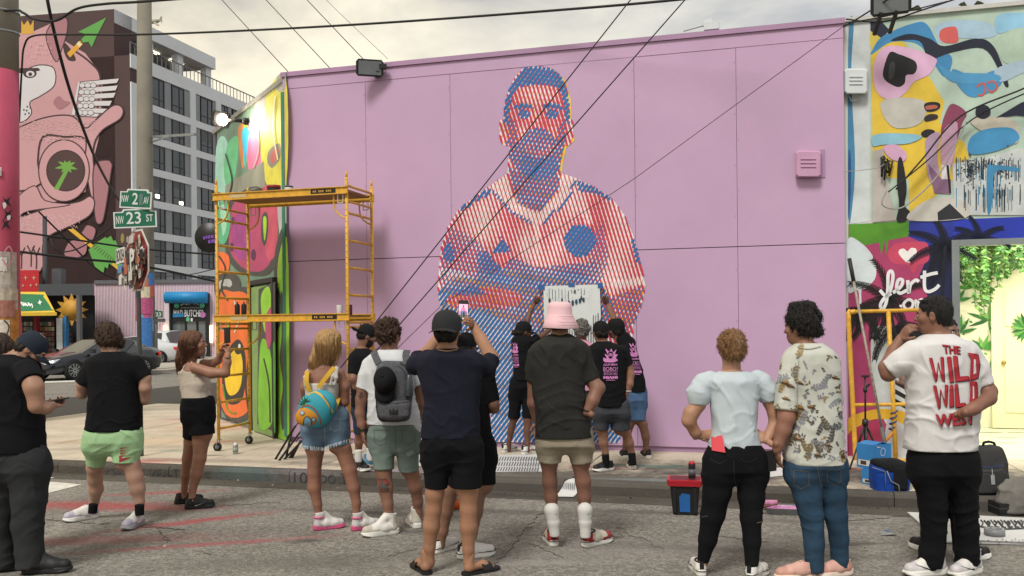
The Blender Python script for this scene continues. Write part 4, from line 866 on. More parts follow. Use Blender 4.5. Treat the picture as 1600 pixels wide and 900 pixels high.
# left foreground pole, pink with stickers
lp_ = G(2,660, SW); lb = U(2,0,15.2); lb.z = SW
lpl = thing('painted_pole', 'thick pole painted pink with stickers and torn posters at the left edge', 'pole', tuple(lb))
pinkp = M('pole_pink', '#a8445c', .7,.12,2,.2,30)
s = MB(); s.tube([lb, U(1,480,15.2), U(0,330,15.2), U(0,112,15.2)], [.31,.30,.295,.288], 24); s.build('painted_shaft', pinkp, lpl)
s = MB(); s.tube([U(0,112,15.2), U(0,-140,15.2)], [.287,.275], 24); s.build('shaft', cpm, lpl)
def wrapz(y0, y1, a0, a1, hexc, r=.318): wrap(lpl, Vector((U(0,300,15.2).x, 15.2,0)), r, a0, a1, U(0, y1,15.2).z, U(0, y0,15.2).z, M('pole_paper_' + hexc, '#' + hexc, .75,.3,11))
wrapz(395,470,-.6,1.35, 'a59f98'); wrapz(452,520,-.5,1.4, 'aaa294', .322); wrapz(484,600,-.6,1.45, 'a9743a', .326); wrapz(470,496,.2,1.2, '9a6a60', .33); wrapz(500,525,.3,.9, 'c9c2b8', .331); wrapz(266,279,.3,.6, 'b8b0ac'); wrapz(540,640,-.4,1.2, 'b0a28c', .33); wrapz(404,425,.1,.8, 'c8c6c4', .326)
p = Paint(lambda x, y, off: U(x, y, 15.2 - .335 - off) if True else None, .0,.001)
def PW(x, y, off):
 d = ray(x, y); c0 = Vector((U(0,300,15.2).x, 15.2)); o = Vector((0,0)); dd = Vector((d.x, d.y)); a = dd.dot(dd); bq = -2 * dd.dot(c0); cq = c0.dot(c0) - (.332 + off) ** 2; ds = max(bq * bq - 4 * a * cq, 0); t = (-bq - math.sqrt(ds)) / (2 * a); return Vector((d.x * t, d.y * t, CAMH + d.z * t))
p = Paint(PW, .003,.001)
for (x, y) in ((10,315),(12,335),(9,350)): p.c([(x - 6, y - 8),(x, y - 3),(x + 7, y - 8),(x + 4, y),(x + 8, y + 8),(x, y + 4),(x - 7, y + 9),(x - 3, y)], '#211d20')
p.c([(4,318),(8,316),(10,322),(6,326)], '#d8d4d0'); p.c([(11,338),(16,336),(16,342),(12,344)], '#d8d4d0'); p.stroke([(3,400),(14,385),(20,400),(12,415),(4,405)], 2.4, '#c08a90'); p.stroke([(2,430),(22,400)], 1.5, '#c9b8b4'); p.stroke([(6,500),(14,510),(10,525)], 2, '#3a2c24')
p.build('stickers', lpl)['kind'] = 'stuff'
for y in (20,52):
 s = MB(); s.tube([U(0, y, 15.2) + Vector((math.cos(a) * .29, math.sin(a) * .29,.02 * math.sin(a))) for a in np.linspace(0,6.283,25)], .02,6); s.build('clamp_band', M('band_metal', '#8f9296', .4,.1,3,0,1,.7), lpl)
# stop sign post with two street name blades
sb = G(221,713, SW); SD = sb.y
st = thing('stop_sign_post', 'street sign post with NW 23 ST blades over a sticker covered stop sign', 'sign', tuple(sb))
s = MB(); top = U(217,292, SD); s.tube([sb, U(215.5,410, SD), top], .028,10); s.build('post', M('post_steel', '#5f6163', .5,.15,4,0,1,.5), st)
def plate(cx, cy, w, h, yaw, dy=0.0, corner=.02, tilt=0.0):
 c = U(cx, cy, SD - dy); ex = Vector((math.cos(yaw), math.sin(yaw), 0)); n = Vector((ex.y, -ex.x, 0)); ez = ZZ * math.cos(tilt) + ex * 0
 ex2 = (ex * math.cos(tilt) + ZZ * math.sin(tilt)).normalized(); ez2 = (ZZ * math.cos(tilt) - ex * math.sin(tilt)).normalized()
 return c, ex2, ez2, n
def signblade(cx, cy, w, h, yaw, dy, tilt, texts):
 c, ex, ez, n = plate(cx, cy, w, h, yaw, dy, 0, tilt); f = lambda a, b_, o=0: c + ex * a + ez * b_ + n * o
 def outline(m):
  W_, H_ = w / 2 - m, h / 2 - m; q = .16 * w; hh = H_ * .72
  return [(-W_, -H_),(W_, -H_),(W_, hh),(W_ - q * .6, hh),(W_ - q * .85, H_),(-W_ + q * 1.45, H_),(-W_ + q * 1.2, hh),(-W_, hh)]
 b = MB(); b.prism([f(a, q, 0) for a, q in outline(0)], n * -.012); bl = b.build('name_blade', M('sign_white', '#c9ccca', .5,.05), st)
 p = Paint(lambda x, y, off: f(x, y, off), .003,.0012); p.poly(outline(.018), M('sign_green', '#0d5f47', .5,.08))
 for (t, x0, y0, x1, y1) in texts: p.text(t, [(x0 * w, y1 * h),(x1 * w, y1 * h),(x1 * w, y0 * h),(x0 * w, y0 * h)], M('sign_white', '#c9ccca'), .012)
 p.poly([(.13 * w, -.34 * h),(.25 * w, -.34 * h),(.25 * w, .26 * h),(.13 * w, .26 * h)], M('sticker_grey', '#56706a', .5,.5,60)) if len(texts) == 3 and texts[1][0] == '2' else None
 p.build('blade_print', bl)
signblade(212,310.5,.445,.24,-.22,.03,-.08,[('NW', -.44,-.2,-.22,.16),('2', -.1,-.3,.08,.3),('AV', .26,-.25,.42,.12)])
signblade(211,341,.525,.235,.05,.035,.035,[('NW', -.44,-.28,-.26,.14),('23', -.2,-.3,.14,.34),('ST', .26,-.2,.42,.18)])
yaw = -.83; c, ex, ez, n = plate(214,407,0,0, yaw, .04,0,-.0); RO = .76 / 2 / math.cos(math.pi / 8)
oc = lambda r, o=0: [c + ex * (r * math.cos(math.pi / 8 + k * math.pi / 4)) + ez * (r * math.sin(math.pi / 8 + k * math.pi / 4)) + n * o for k in range(8)]
b = MB(); b.prism(oc(RO), n * -.01); sp_ = b.build('stop_plate', M('stop_white', '#c2bfba', .5,.1), st)
p = Paint(lambda x, y, off: c + ex * x + ez * y + n * off, .003,.0012)
p.poly([(RO * .94 * math.cos(math.pi / 8 + k * math.pi / 4), RO * .94 * math.sin(math.pi / 8 + k * math.pi / 4)) for k in range(8)], M('stop_red', '#7c1a20', .5,.12,8))
p.text('STOP', [(-.31,.14),(.31,.14),(.31,-.14),(-.31,-.14)], '#c9c5c0', .03)
stc = ['#b9b6b0', '#2c2a2c', '#a85c42', '#8f2c30', '#c7c4bc', '#5d84a8', '#3b3836', '#d3d0cb', '#9a8f84', '#6a3a34', '#c2b9a4']
r2 = random.Random(5)
for k in range(120):
 x, y = r2.uniform(-.33,.33), r2.uniform(-.34,.15) if k % 4 else r2.uniform(-.1,.3)
 if abs(x) + abs(y) > .46: continue
 w, h, a = r2.uniform(.02,.06), r2.uniform(.02,.07), r2.uniform(-.5,.5); q = [(-w, -h),(w, -h),(w, h),(-w, h)] if k % 3 else ring(0,0, w, w * .9,12)
 p.poly([(x + u_ * math.cos(a) - v_ * math.sin(a), y + u_ * math.sin(a) + v_ * math.cos(a)) for u_, v_ in q], M('sticker%d' % (k % 11), stc[k % 11], .5,.35,30))
p.poly([(-.37,-.03),(-.06,-.02),(-.06,.17),(-.37,.16)], '#c9c6c0'); p.text('BOKI54', [(-.35,.145),(-.08,.15),(-.08,.0),(-.35,-.01)], '#1d1c1e', .03); p.poly(ring(-.13,.28,.06,.06,16), '#8a8038')
p.text('P', [(.12,.13),(.27,.13),(.27,-.14),(.12,-.14)], '#c9c5c0', .03)
for (x, y, w, h, col) in ((-.02,-.08,.05,.12, '#a8583c'),(.0,-.24,.07,.07, '#1e1d20'),(-.22,-.1,.07,.05, '#4f78a0'),(.06,.02,.05,.07, '#2a2426'),(.15,-.2,.06,.06, '#b5b2ad'),(-.2,-.24,.05,.06, '#c7c3bb'),(.2,.24,.07,.05, '#b9b2b0')): p.poly([(x - w, y - h),(x + w, y - h * .9),(x + w, y + h),(x - w, y + h * .9)], col)
p.text('H', [(-.03,-.2),(.03,-.2),(.03,-.29),(-.03,-.29)], '#d3d0cb', .03); p.build('stickers', sp_)['kind'] = 'stuff'
# small far street name post
fb = G(245,574,.12); f_ = thing('street_name_post', 'thin post with small green street name sign beside the poster covered pole', 'sign', tuple(fb))
s = MB(); s.tube([fb, Vector((fb.x, fb.y, U(246,484, fb.y).z))], .05,8); s.build('post', M('post_far', '#5d6062', .5), f_)
s = MB(); fbox(s, 240,486,254,496, fb.y - .1, fb.y - .06); o = s.build('name_blade', M('sign_green', '#0d5f47'), f_)
s = MB(); fbox(s, 240,498,258,503, fb.y - .1, fb.y - .06); s.build('name_blade', M('sign_grey', '#4f5452', .5), f_)
p = Paint(lambda x, y, off: U(x, y, fb.y - .11 - off), .01,.002); p.text('23', quad(243,488,252,494.5), '#c9ccca', .03); p.build('blade_print', o)
s = MB(); s.lathe(U(233,489, fb.y - .2), [(.18,0),(.18,.04)], 16, ax=(0,-1,0)); s.build('round_sign', M('round_teal', '#6fa8a0', .5), f_)
# round hanging sign by the painted corner wall
rsn = thing('round_sign', 'round black hanging sign with purple lettering by the painted corner', 'sign', tuple(U(325,372,17.5)))
c = U(329,371.5,17.5); s = MB(); s.lathe(c, [(.28,0),(.295,.02),(.295,.06),(.28,.08)], 28, ax=(0,-1,0)); s.build('disc', M('disc_black', '#17171a', .4), rsn)
p = Paint(lambda x, y, off: U(x, y, 17.41 - off), .004,.001); [p.poly(q, '#7a4aa8') for q in ([(317,370),(320,369),(320.5,374),(318,374.5)], [(321,368.5),(324,368),(324,373),(321.5,373.5)], [(325,368),(328,367.6),(328,372.4),(325,372.8)], [(329,367.6),(334,367),(334,372),(329,372.3)], [(325,375),(329,374.4),(329,380),(325.4,380.4)], [(330,374.2),(336,373.6),(336,379),(330,379.6)])]; p.build('lettering', rsn)
s = MB(); s.bar(c + Vector((.1,.0,.2)), L0 + CH * 3.75 + ZZ * (c.z + .2), .03); s.build('bracket', M('bracket_black', '#1b1b1d', .4), rsn)

# wires -------------------------------------------------------------
wm = M('cable_black', '#1a1a1b', .6,.1,8)
def wire(label, pts, r, name='cable', group=None, cat='cable', mat=None, n=7, sm=True):
 P3 = [U(*p_) for p_ in pts]
 if sm and len(P3) > 2: P3 = [Vector(q) for q in smooth_poly([tuple(q) for q in P3], 8, False)]
 s = MB(); s.tube(P3, r, n); o = s.build(name, mat or wm); tag(o, label, cat, group); return o
wire('thick black cable drooping past the pink pole and rising to the right', [(-60,22,15),(20,16,15),(36,20,15),(55,30,15),(88,32,14.8),(122,13,14.6),(165,6,14.4),(215,3,14),(330,-6,13)], .021)
wire('long black cable crossing the sky from the pink pole to upper right', [(30,190,15.4),(34,110,15.3),(38,72,15.2),(53,56,15),(110,54,14.6),(217,54,14),(400,47,13),(640,33,12),(980,7,10.6),(1180,-14,10)], .016)
wire('twisted black cable hanging diagonally in front of the creature mural', [(70,-30,22),(76,10,22),(92,80,23),(112,150,24),(138,222,26),(160,270,29),(186,312,33),(216,330,36)], .042)
for i, q in enumerate([[(330,-20,14),(347,0,14.2),(450,112,12.6)], [(398,-20,14),(416,0,13.5),(515,106,12.4)], [(466,-16,13),(480,0,13),(571,96,12.3)], [(495,-20,13),(515,5,13),(606,92,12.1)]]):
 wire(['thin wire running down to the top left corner of the pink wall', 'second thin wire down to the pink roof edge, left of the floodlight', 'thin wire running down to the floodlight on the pink roof', 'faintest thin wire ending just right of the floodlight'][i], q, .006 if i < 3 else .003, 'wire', 'thin wires above the pink roof', 'wire')
guy = M('guy_strand', '#2e2d2c', .5,.1,8,0,1,.5)
anc = G(437,716, SW); anc2 = G(452,718, SW)
wire('left of the two long guy wires slanting up across the portrait', [(448,684,10.7),(590,500,10.4),(985,0,9.4),(1040,-70,9.3)], .0068, 'guy_wire', 'guy wires over the pink wall', 'wire', guy, 6, False)
wire('right of the two long guy wires slanting up across the portrait', [(462,690,10.6),(620,512,10.3),(1070,0,9.2),(1130,-70,9.1)], .0068, 'guy_wire', 'guy wires over the pink wall', 'wire', guy, 6, False)
wire('thin wire from the ground anchor up to the right end of the pink roof', [(470,692,10.7),(690,477,10.7),(990,280,10.4),(1322,38,9.9)], .0042, 'guy_wire', 'guy wires over the pink wall', 'wire', guy, 6, False)
ga = thing('guy_anchor', 'cluster of black guy wire guards rising from the pavement', 'anchor', tuple(anc))
for (a, b_) in (((430,718),(462,665)),((436,720),(486,652)),((444,718),(492,668)),((452,716),(470,690)),((447,716),(455,676)),((456,716),(470,688))):
 q = G(*a, SW); s = MB(); s.tube([q, U(b_[0], b_[1], q.y)], .014,6); s.build('guard', guy, ga)
wire('black service cable sagging across the side street, upper', [(28,362,30),(100,372,31),(214,388,33),(338,398,36)], .035)
wire('black service cable sagging across the side street, lower', [(28,393,30),(120,404,31),(214,414,33),(338,440,36)], .045)
wire('thin cable sagging below the stop sign across the striped wall', [(60,330,30),(105,375,31),(150,420,33),(190,440,34)], .03)
wire('thin looping cable in front of the creature mural by the stop sign', [(78,372,30),(90,392,30),(118,390,31),(150,372,31),(178,350,31)], .025)
wire('thin black cable from the striped wall roof to the corner wall', [(236,432,45),(290,430,40),(336,420,33)], .02)
for i, q in enumerate([[(1318,42,10.4),(1345,26,10.2),(1395,-6,9.8)], [(1322,30,10.4),(1380,34,10.1),(1440,16,9.8),(1500,-4,9.6)], [(1326,36,10.3),(1400,22,10),(1480,2,9.7)], [(1400,296,10.25),(1440,250,10.2),(1500,182,10.1),(1600,138,9.8),(1660,108,9.7)], [(1388,300,10.25),(1450,250,10.2),(1520,186,10.1),(1610,142,9.8)], [(1385,298,10.25),(1378,318,10.24),(1395,326,10.22),(1420,318,10.2),(1470,268,10.15),(1510,190,10.1)], [(1318,268,10.4),(1345,266,10.35),(1372,262,10.3),(1382,256,10.3)]]):
 wire(['cable rising from the right end of the pink roof out of the picture', 'cable dipping along the top of the painted white building', 'thin cable running up to the floodlight over the white building', 'upper service cable rising right from the knot on the abstract mural', 'lower service cable rising right from the knot on the abstract mural', 'pale cable loop hanging below the knot on the abstract mural', 'thin cable running along the white wall to the cable knot'][i], q, [.009,.009,.007,.010,.008,.009,.004][i], 'cable', 'cables on the mural building', 'cable', wm if i not in (5,6) else M('cable_grey', '#8f8f8c', .6))
kn = thing('cable_knot', 'knot of black cable ends on the abstract mural wall', 'cable', tuple(W2(1383,262)))
for k in range(7):
 q = W2(1383 + rr.uniform(-4,4), 250 + rr.uniform(-6,6), .03); s = MB(); s.tube([q, q + Vector((rr.uniform(-.06,.06), -.03, rr.uniform(-.05,.05))), q + Vector((rr.uniform(-.06,.06), -.03,-.14 - rr.random() * .1))], .011,6); s.build('cable_end', wm, kn)
# ---- floodlights and boxes
blk = M('lamp_black', '#1d1c1c', .45,.1)
def flood(name, label, px, py, Y, yaw, w, h, lit=False):
 c = U(px, py, Y); t = thing(name, label, 'floodlight', tuple(c)); ex = Vector((math.cos(yaw), math.sin(yaw), 0)); n = Vector((ex.y, -ex.x, -.25)).normalized(); ez = n.cross(ex).normalized(); ez = ez if ez.z > 0 else -ez
 s = MB(); s.prism([c + ex * a * w + ez * b_ * h for a, b_ in ((-.5,-.35),(-.42,-.5),(.42,-.5),(.5,-.35),(.5,.35),(.42,.5),(-.42,.5),(-.5,.35))], n * -.07); hs = s.build('housing', blk, t)
 s = MB()
 for k in range(6): s.obox(c + ex * ((k - 2.5) * w * .14) - n * .085, ex, ez, n, .008, h * .4,.02)
 fn_ = s.build('fins', blk, hs); fn_['kind'] = 'stuff'
 s = MB()
 if lit: s.lathe(c + n * .002,[(h * .36,0),(h * .36,.02),(h * .26,.045),(h * .1,.055)], 20, ax=n)
 else: s.obox(c + n * .004, ex, ez, n, w * .42, h * .4,.006)
 s.build('lens', M('led_glow', '#fff4d8', .4,.01,1,0,1,0,.4,60) if lit else M('lens_grey', '#6f7478', .2), t)
 return t, c, ex, n
t, c, ex, n = flood('floodlight', 'black floodlight on the roof edge of the pink building', 578,106,11.85,.25,.36,.22)
s = MB(); s.bar(c + ex * .1 - ZZ * .02, B((W(590,112) - L0).dot(UU), -.035,5.10), .05); s.bar(c + ex * .12 + ZZ * .02, c + ex * .22 + ZZ * .03,.06); s.build('bracket', blk, t)
s = MB(); s.lathe(U(590,121,11.95), [(.03,0),(.045,.02),(.045,.09),(.03,.1)], 10); s.build('sensor', blk, t)
t, c, ex, n = flood('floodlight', 'large black floodlight above the white painted building at the top edge', 1392,4,9.9,-.35,.42,.26)
for dx in (-.1,.06):
 s = MB(); s.bar(c + ex * dx - ZZ * .1, c + ex * dx - ZZ * .28 + Vector((0,.2,0)), .035); s.build('bracket', blk, t)
t, c, ex, n = flood('floodlight', 'lit floodlight glaring on an arm from the painted corner wall', 347,187,13.9,.95,.30,.24, True)
s = MB(); s.tube([c + Vector((.03,.05,0)), c + Vector((.2,.05,.0)), CW(386,190,.0)], .03,8); s.build('arm', blk, t)
s = MB(); s.lathe(CW(387,190,.01), [(.05,0),(.06,.03),(.04,.08)], 12, ax=CN); s.build('mount', blk, t)
pl_ = bpy.data.lights.new('floodlight_lamp', 'SPOT'); pl_.energy = 34; pl_.color = (1,.93,.76); pl_.spot_size = R(120); pl_.spot_blend = .8; pl_.shadow_soft_size = .12
po = bpy.data.objects.new('floodlight_lamp', pl_); COL.objects.link(po); po.location = c + n * .12; po.rotation_euler = (-(CW(432,205,0) - po.location).normalized()).to_track_quat('Z', 'Y').to_euler()
# junction boxes
def jbox(name, label, cat, fn, x0, y0, x1, y1, d, m, lines):
 c0 = fn((x0 + x1) / 2,(y0 + y1) / 2,0); t = thing(name, label, cat, tuple(c0)); s = MB(); i = 3
 pts = lambda o, i_: [fn(x0 + i_, y0, o), fn(x1 - i_, y0, o), fn(x1, y0 + i_, o), fn(x1, y1 - i_, o), fn(x1 - i_, y1, o), fn(x0 + i_, y1, o), fn(x0, y1 - i_, o), fn(x0, y0 + i_, o)]
 a, b_ = pts(0,3), pts(d * .8,3); x0 += 2; y0 += 2; x1 -= 2; y1 -= 2; c_ = pts(d, 3)
 s.add(a + b_ + c_, [tuple(range(16,24))] + [(k, (k + 1) % 8,8 + (k + 1) % 8,8 + k) for k in range(8)] + [(8 + k, 8 + (k + 1) % 8,16 + (k + 1) % 8,16 + k) for k in range(8)]); s.build('housing', m, t)
 for k in range(lines):
  s = MB(); yy = y0 + (y1 - y0) * (.3 + .16 * k); s.bar(fn(x0 + 6, yy, d + .004), fn(x1 - 6, yy, d + .004), .016,.008); s.build('vent_rib', m, t)
 return t
s = MB(); s.obox(W(1267,256.5,.036), UU, VV, ZZ, .158,.004,.165);
jb = jbox('electrical_box', 'square pink painted vented box high on the pink wall', 'utility box', lambda x, y, o: W(x, y, .042 + o), 1243,235,1283,277,.10, M('pink_box', '#b98fae', .5,.06), 3)
s.build('back_plate', pinkt, jb)
jb = jbox('electrical_box', 'square white vented box on the white strip beside the pink wall', 'utility box', lambda x, y, o: W2(x, y, .006 + o), 1319,107,1356,147,.11, M('white_box', '#c4cacd', .5,.05), 3)
s = MB(); s.tube([W2(1325,147,.05), W2(1330,158,.04), W2(1343,156,.04), W2(1344,147,.05)], .008,6); s.build('loop_cable', M('cable_white', '#a9adad', .6), jb)
rc = thing('roof_camera', 'small white security light on the pink roof edge', 'security light', tuple(W(1112,50))); c = W(1112,42,-.1)
s = MB(); s.obox(c, UU, VV, ZZ, .09,.06,.045); s.build('housing', M('white_box', '#c4cacd'), rc); s = MB(); s.obox(c + ZZ * .06 - UU * .05,(UU + ZZ * .3).normalized(), VV, (ZZ - UU * .3).normalized(), .06,.04,.035); s.build('lamp_head', M('white_box', '#c4cacd'), rc)
s = MB(); s.tube([c - UU * .06 + ZZ * .03, W(1068,49,-.1)], .008,5); s.build('lead', M('cable_grey', '#8f8f8c'), rc)
# aeroplane far off
ap = thing('aeroplane', 'tiny pale airliner descending in the sky behind the pole', 'aeroplane', tuple(U(245,33,420)))
def AP(x, y, dy=0): return U(x, y, 420 + dy)
am = M('plane_grey', '#8d8a78', .5,.1); s = MB(); s.tube([AP(228,35), AP(232,34.6), AP(244,33.2), AP(253,31.6)], [.3,1.0,1.0,.25], 10); s.build('fuselage', am, ap)
s = MB(); s.prism([AP(248,32), AP(251,25.5), AP(252.6,25.5), AP(252.4,32)], (0,.5,0)); s.build('tail_fin', am, ap)
s = MB(); s.prism([AP(238,34.5), AP(242,34.5), AP(249,40.5,-8), AP(246,40.5,-8)], (0,0,.35)); s.build('wing', am, ap); s = MB(); s.prism([AP(247,32), AP(250,31.8), AP(254,35,-3), AP(252,35,-3)], (0,0,.3)); s.build('tailplane', am, ap)
# palm tops behind the white building
for (px, py, lab) in ((1420,8, 'shaggy palm top peeking over the white building beside the floodlight'),(1515,8, 'distant palm top over the white building, further right')):
 c = U(px, py, 26); t = thing('palm_tree', lab, 'palm tree', (c.x, c.y, 0), 'palms behind the white building'); s = MB(); s.tube([(c.x, c.y, 0),(c.x, c.y, c.z - .2)], [.16,.12], 8); s.build('trunk', M('palm_trunk', '#6b6152', .9), t)
 s = MB()
 for k in range(26):
  a = rr.uniform(0,6.28); l = rr.uniform(.35,.6); e = Vector((math.cos(a), math.sin(a), rr.uniform(-.9,.5))); q = Vector((-math.sin(a), math.cos(a), 0)) * .045; b0_ = Vector((c.x, c.y, c.z - .15)); m_ = b0_ + e * l * .6 + ZZ * .08; s.add([b0_ - q * .4, b0_ + q * .4, m_ + q, b0_ + e * l - ZZ * .12, m_ - q], [(0,1,2,3,4)])
 s.build('crown', M('palm_leaf', '#4b4d34', .7,.3,4), t, fixn=False)
# ================================================================== PEOPLE: implicit surfaces meshed with surface nets
f32 = np.float32
class Field:
 def __init__(s): s.p = []; s.cut = []; s.lo = np.full(3,1e9); s.hi = np.full(3,-1e9)
 def _bb(s, lo, hi): s.lo = np.minimum(s.lo, lo); s.hi = np.maximum(s.hi, hi)
 def cone(s, a, b, ra, rb, k=.02, flat=0):
  a = np.array(a, float); b = np.array(b, float); r = max(ra, rb)
  lo, hi = np.minimum(a, b) - r, np.maximum(a, b) + r; s._bb(lo, hi)
  ab = b - a; l2 = max(ab @ ab, 1e-9); n = ab / math.sqrt(l2)
  def f(X, Y, Z):
   px, py, pz = X - a[0], Y - a[1], Z - a[2]
   q = px * n[0] + py * n[1] + pz * n[2]; t = np.clip(q / math.sqrt(l2), 0,1); tl = t * math.sqrt(l2)
   d = np.sqrt((px - n[0] * tl) ** 2 + (py - n[1] * tl) ** 2 + (pz - n[2] * tl) ** 2) - (ra + (rb - ra) * t)
   if flat & 1: d = np.maximum(d, q - math.sqrt(l2))
   if flat & 2: d = np.maximum(d, -q)
   return d
  s.p.append((f, lo, hi, k, 0)); return s
 def chain(s, pts, k=.02, flat=0):
  for i in range(len(pts) - 1):
   s.cone(pts[i][0], pts[i + 1][0], pts[i][1], pts[i + 1][1], k if i == 0 else .02, flat if i == len(pts) - 2 else 0)
  return s
 def ell(s, c, ax, r, k=.02, sub=False):
  c = np.array(c, float); A = np.array([list(v) for v in ax], float); r = np.array(r, float); m = r.max()
  lo, hi = c - m, c + m
  if not sub: s._bb(lo, hi)
  def f(X, Y, Z):
   px, py, pz = X - c[0], Y - c[1], Z - c[2]
   l = [px * A[i, 0] + py * A[i, 1] + pz * A[i, 2] for i in range(3)]
   k0 = np.sqrt(sum((l[i] / r[i]) ** 2 for i in range(3))); k1 = np.sqrt(sum((l[i] / r[i] ** 2) ** 2 for i in range(3)))
   return k0 * (k0 - 1) / np.maximum(k1,1e-6)
  s.p.append((f, lo, hi, k, 1 if sub else 0)); return s
 def rows(s, z, xc, w, d, yc, k=.03, e=2.4):
  z = np.array(z); o = np.argsort(z); z, xc, w, d, yc = [np.array(q, float)[o] for q in (z, xc, w, d, yc)]
  zz_ = np.linspace(z[0], z[-1], 90); g = np.exp(-np.linspace(-2,2,9) ** 2); g /= g.sum()
  sm = lambda q: np.convolve(np.pad(np.interp(zz_, z, q), 4, 'edge'), g, 'valid')
  xs, ws, ds, ys = sm(xc), sm(w), sm(d), sm(yc)
  lo = np.array([(xs - ws).min(),(ys - ds).min(), z[0]]); hi = np.array([(xs + ws).max(),(ys + ds).max(), z[-1]]); s._bb(lo, hi)
  def f(X, Y, Z):
   zf = Z.ravel(); I = lambda q: np.interp(zf, zz_, q).astype(f32)[None, None, :]
   x, ww, dd, yy = I(xs), I(ws), I(ds), I(ys)
   v = ((np.abs(X - x) / ww) ** e + (np.abs(Y - yy) / dd) ** e) ** (1 / e) - 1
   return np.maximum(np.maximum(v * np.minimum(ww, dd), Z - z[-1]), z[0] - Z)
  s.p.append((f, lo, hi, k, 0)); return s
 def plane(s, p, n): n = np.array(list(n), float); n /= np.linalg.norm(n); s.cut.append((np.array(list(p), float), n)); return s
 def mesh(s, h, pad=.03):
  lo = s.lo - pad; n = np.ceil((s.hi + pad - lo) / h).astype(int) + 1
  ax = [(lo[i] + h * np.arange(n[i])).astype(f32) for i in range(3)]
  F = np.full(n, .2, f32)
  for f, l, u, k, mode in s.p:
   m = k * 1.2 + 2.5 * h; i0 = np.maximum(((l - m - lo) / h).astype(int), 0); i1 = np.minimum(np.ceil((u + m - lo) / h).astype(int) + 1, n)
   if (i1 <= i0).any(): continue
   sl = tuple(slice(a, b) for a, b in zip(i0, i1))
   d = f(ax[0][sl[0]][:, None, None], ax[1][sl[1]][None, :, None], ax[2][sl[2]][None, None, :]).astype(f32)
   G_ = F[sl]
   if mode == 0:
    hh = np.clip(.5 + .5 * (G_ - d) / k, 0,1); F[sl] = G_ * (1 - hh) + d * hh - k * hh * (1 - hh)
   else:
    hh = np.clip(.5 - .5 * (G_ + d) / k, 0,1); F[sl] = G_ * (1 - hh) - d * hh + k * hh * (1 - hh)
  for p, nn in s.cut:
   F = np.maximum(F, (ax[0][:, None, None] - p[0]) * nn[0] + (ax[1][None, :, None] - p[1]) * nn[1] + (ax[2][None, None, :] - p[2]) * nn[2])
  return surface_nets(F, lo, h)
CORN = np.array([(i, j, k) for i in (0,1) for j in (0,1) for k in (0,1)])
EDG = [(a, b) for a in range(8) for b in range(a + 1,8) if abs(CORN[a] - CORN[b]).sum() == 1]
def surface_nets(F, lo, h):
 S = F < 0; nx, ny, nz = F.shape
 cs = np.zeros((nx - 1, ny - 1, nz - 1), np.int8)
 for i, j, k in CORN: cs += S[i:nx - 1 + i, j:ny - 1 + j, k:nz - 1 + k]
 act = np.argwhere((cs > 0) & (cs < 8)); idx = np.full(cs.shape, -1, np.int32); idx[tuple(act.T)] = np.arange(len(act))
 vals = np.stack([F[act[:, 0] + c[0], act[:, 1] + c[1], act[:, 2] + c[2]] for c in CORN], 1)
 P_ = np.zeros((len(act), 3)); cnt = np.zeros(len(act))
 for a, b in EDG:
  fa, fb = vals[:, a], vals[:, b]; m = (fa < 0) != (fb < 0); t = np.where(m, fa / np.where(m, fa - fb, 1), 0)
  P_ += m[:, None] * (CORN[a] + t[:, None] * (CORN[b] - CORN[a])); cnt += m
 V = lo + h * (act + P_ / cnt[:, None]); quads = []
 for axis in range(3):
  u, v = [(1,2),(2,0),(0,1)][axis]
  A = np.moveaxis(S, axis, 0); d = A[:-1] != A[1:]; e = np.argwhere(d)
  if not len(e): continue
  o = [axis] + [q for q in range(3) if q != axis]; E = np.empty_like(e)
  for c, q in enumerate(o): E[:, q] = e[:, c]
  ok = (E[:, u] > 0) & (E[:, v] > 0) & (E[:, u] < cs.shape[u]) & (E[:, v] < cs.shape[v]); E = E[ok]
  def cell(du, dv):
   C_ = E.copy(); C_[:, u] -= du; C_[:, v] -= dv; return idx[C_[:, 0], C_[:, 1], C_[:, 2]]
  q = np.stack([cell(1,1), cell(0,1), cell(0,0), cell(1,0)], 1); ins = S[E[:, 0], E[:, 1], E[:, 2]]
  q[~ins] = q[~ins][:, ::-1]; quads.append(q)
 return V, np.concatenate(quads) if quads else np.zeros((0,4), int)
def vnormals(V, Q):
 a = np.cross(V[Q[:, 2]] - V[Q[:, 0]], V[Q[:, 3]] - V[Q[:, 1]]); N = np.zeros_like(V)
 for c in range(4):
  for ax in range(3): N[:, ax] += np.bincount(Q[:, c], a[:, ax], len(V))
 return N / np.maximum(np.linalg.norm(N, axis=1, keepdims=True), 1e-9)
def relax(V, Q, n=1, l=.5):
 for _ in range(n):
  A = np.zeros_like(V); c = np.zeros(len(V))
  for i in range(4):
   for j in (1,3):
    for ax in range(3): A[:, ax] += np.bincount(Q[:, i], V[Q[:, (i + j) % 4], ax], len(V))
    c += np.bincount(Q[:, i], minlength=len(V))
  V = V * (1 - l) + l * A / np.maximum(c, 1)[:, None]
 return V
def vnoise(P_, seed):
 i = np.floor(P_).astype(np.int64); f = P_ - i; f = f * f * f * (f * (f * 6 - 15) + 10); out = 0
 def hsh(a, b, c):
  n = (a * 374761393 + b * 668265263 + c * 2147483647 + seed * 974634977) & 0xffffffff; n = ((n ^ (n >> 13)) * 1274126177) & 0xffffffff; return ((n ^ (n >> 16)) & 0xffff) / 65535.0
 for dx in (0,1):
  for dy in (0,1):
   for dz in (0,1):
    w = (f[:, 0] if dx else 1 - f[:, 0]) * (f[:, 1] if dy else 1 - f[:, 1]) * (f[:, 2] if dz else 1 - f[:, 2]); out = out + w * hsh(i[:, 0] + dx, i[:, 1] + dy, i[:, 2] + dz)
 return out
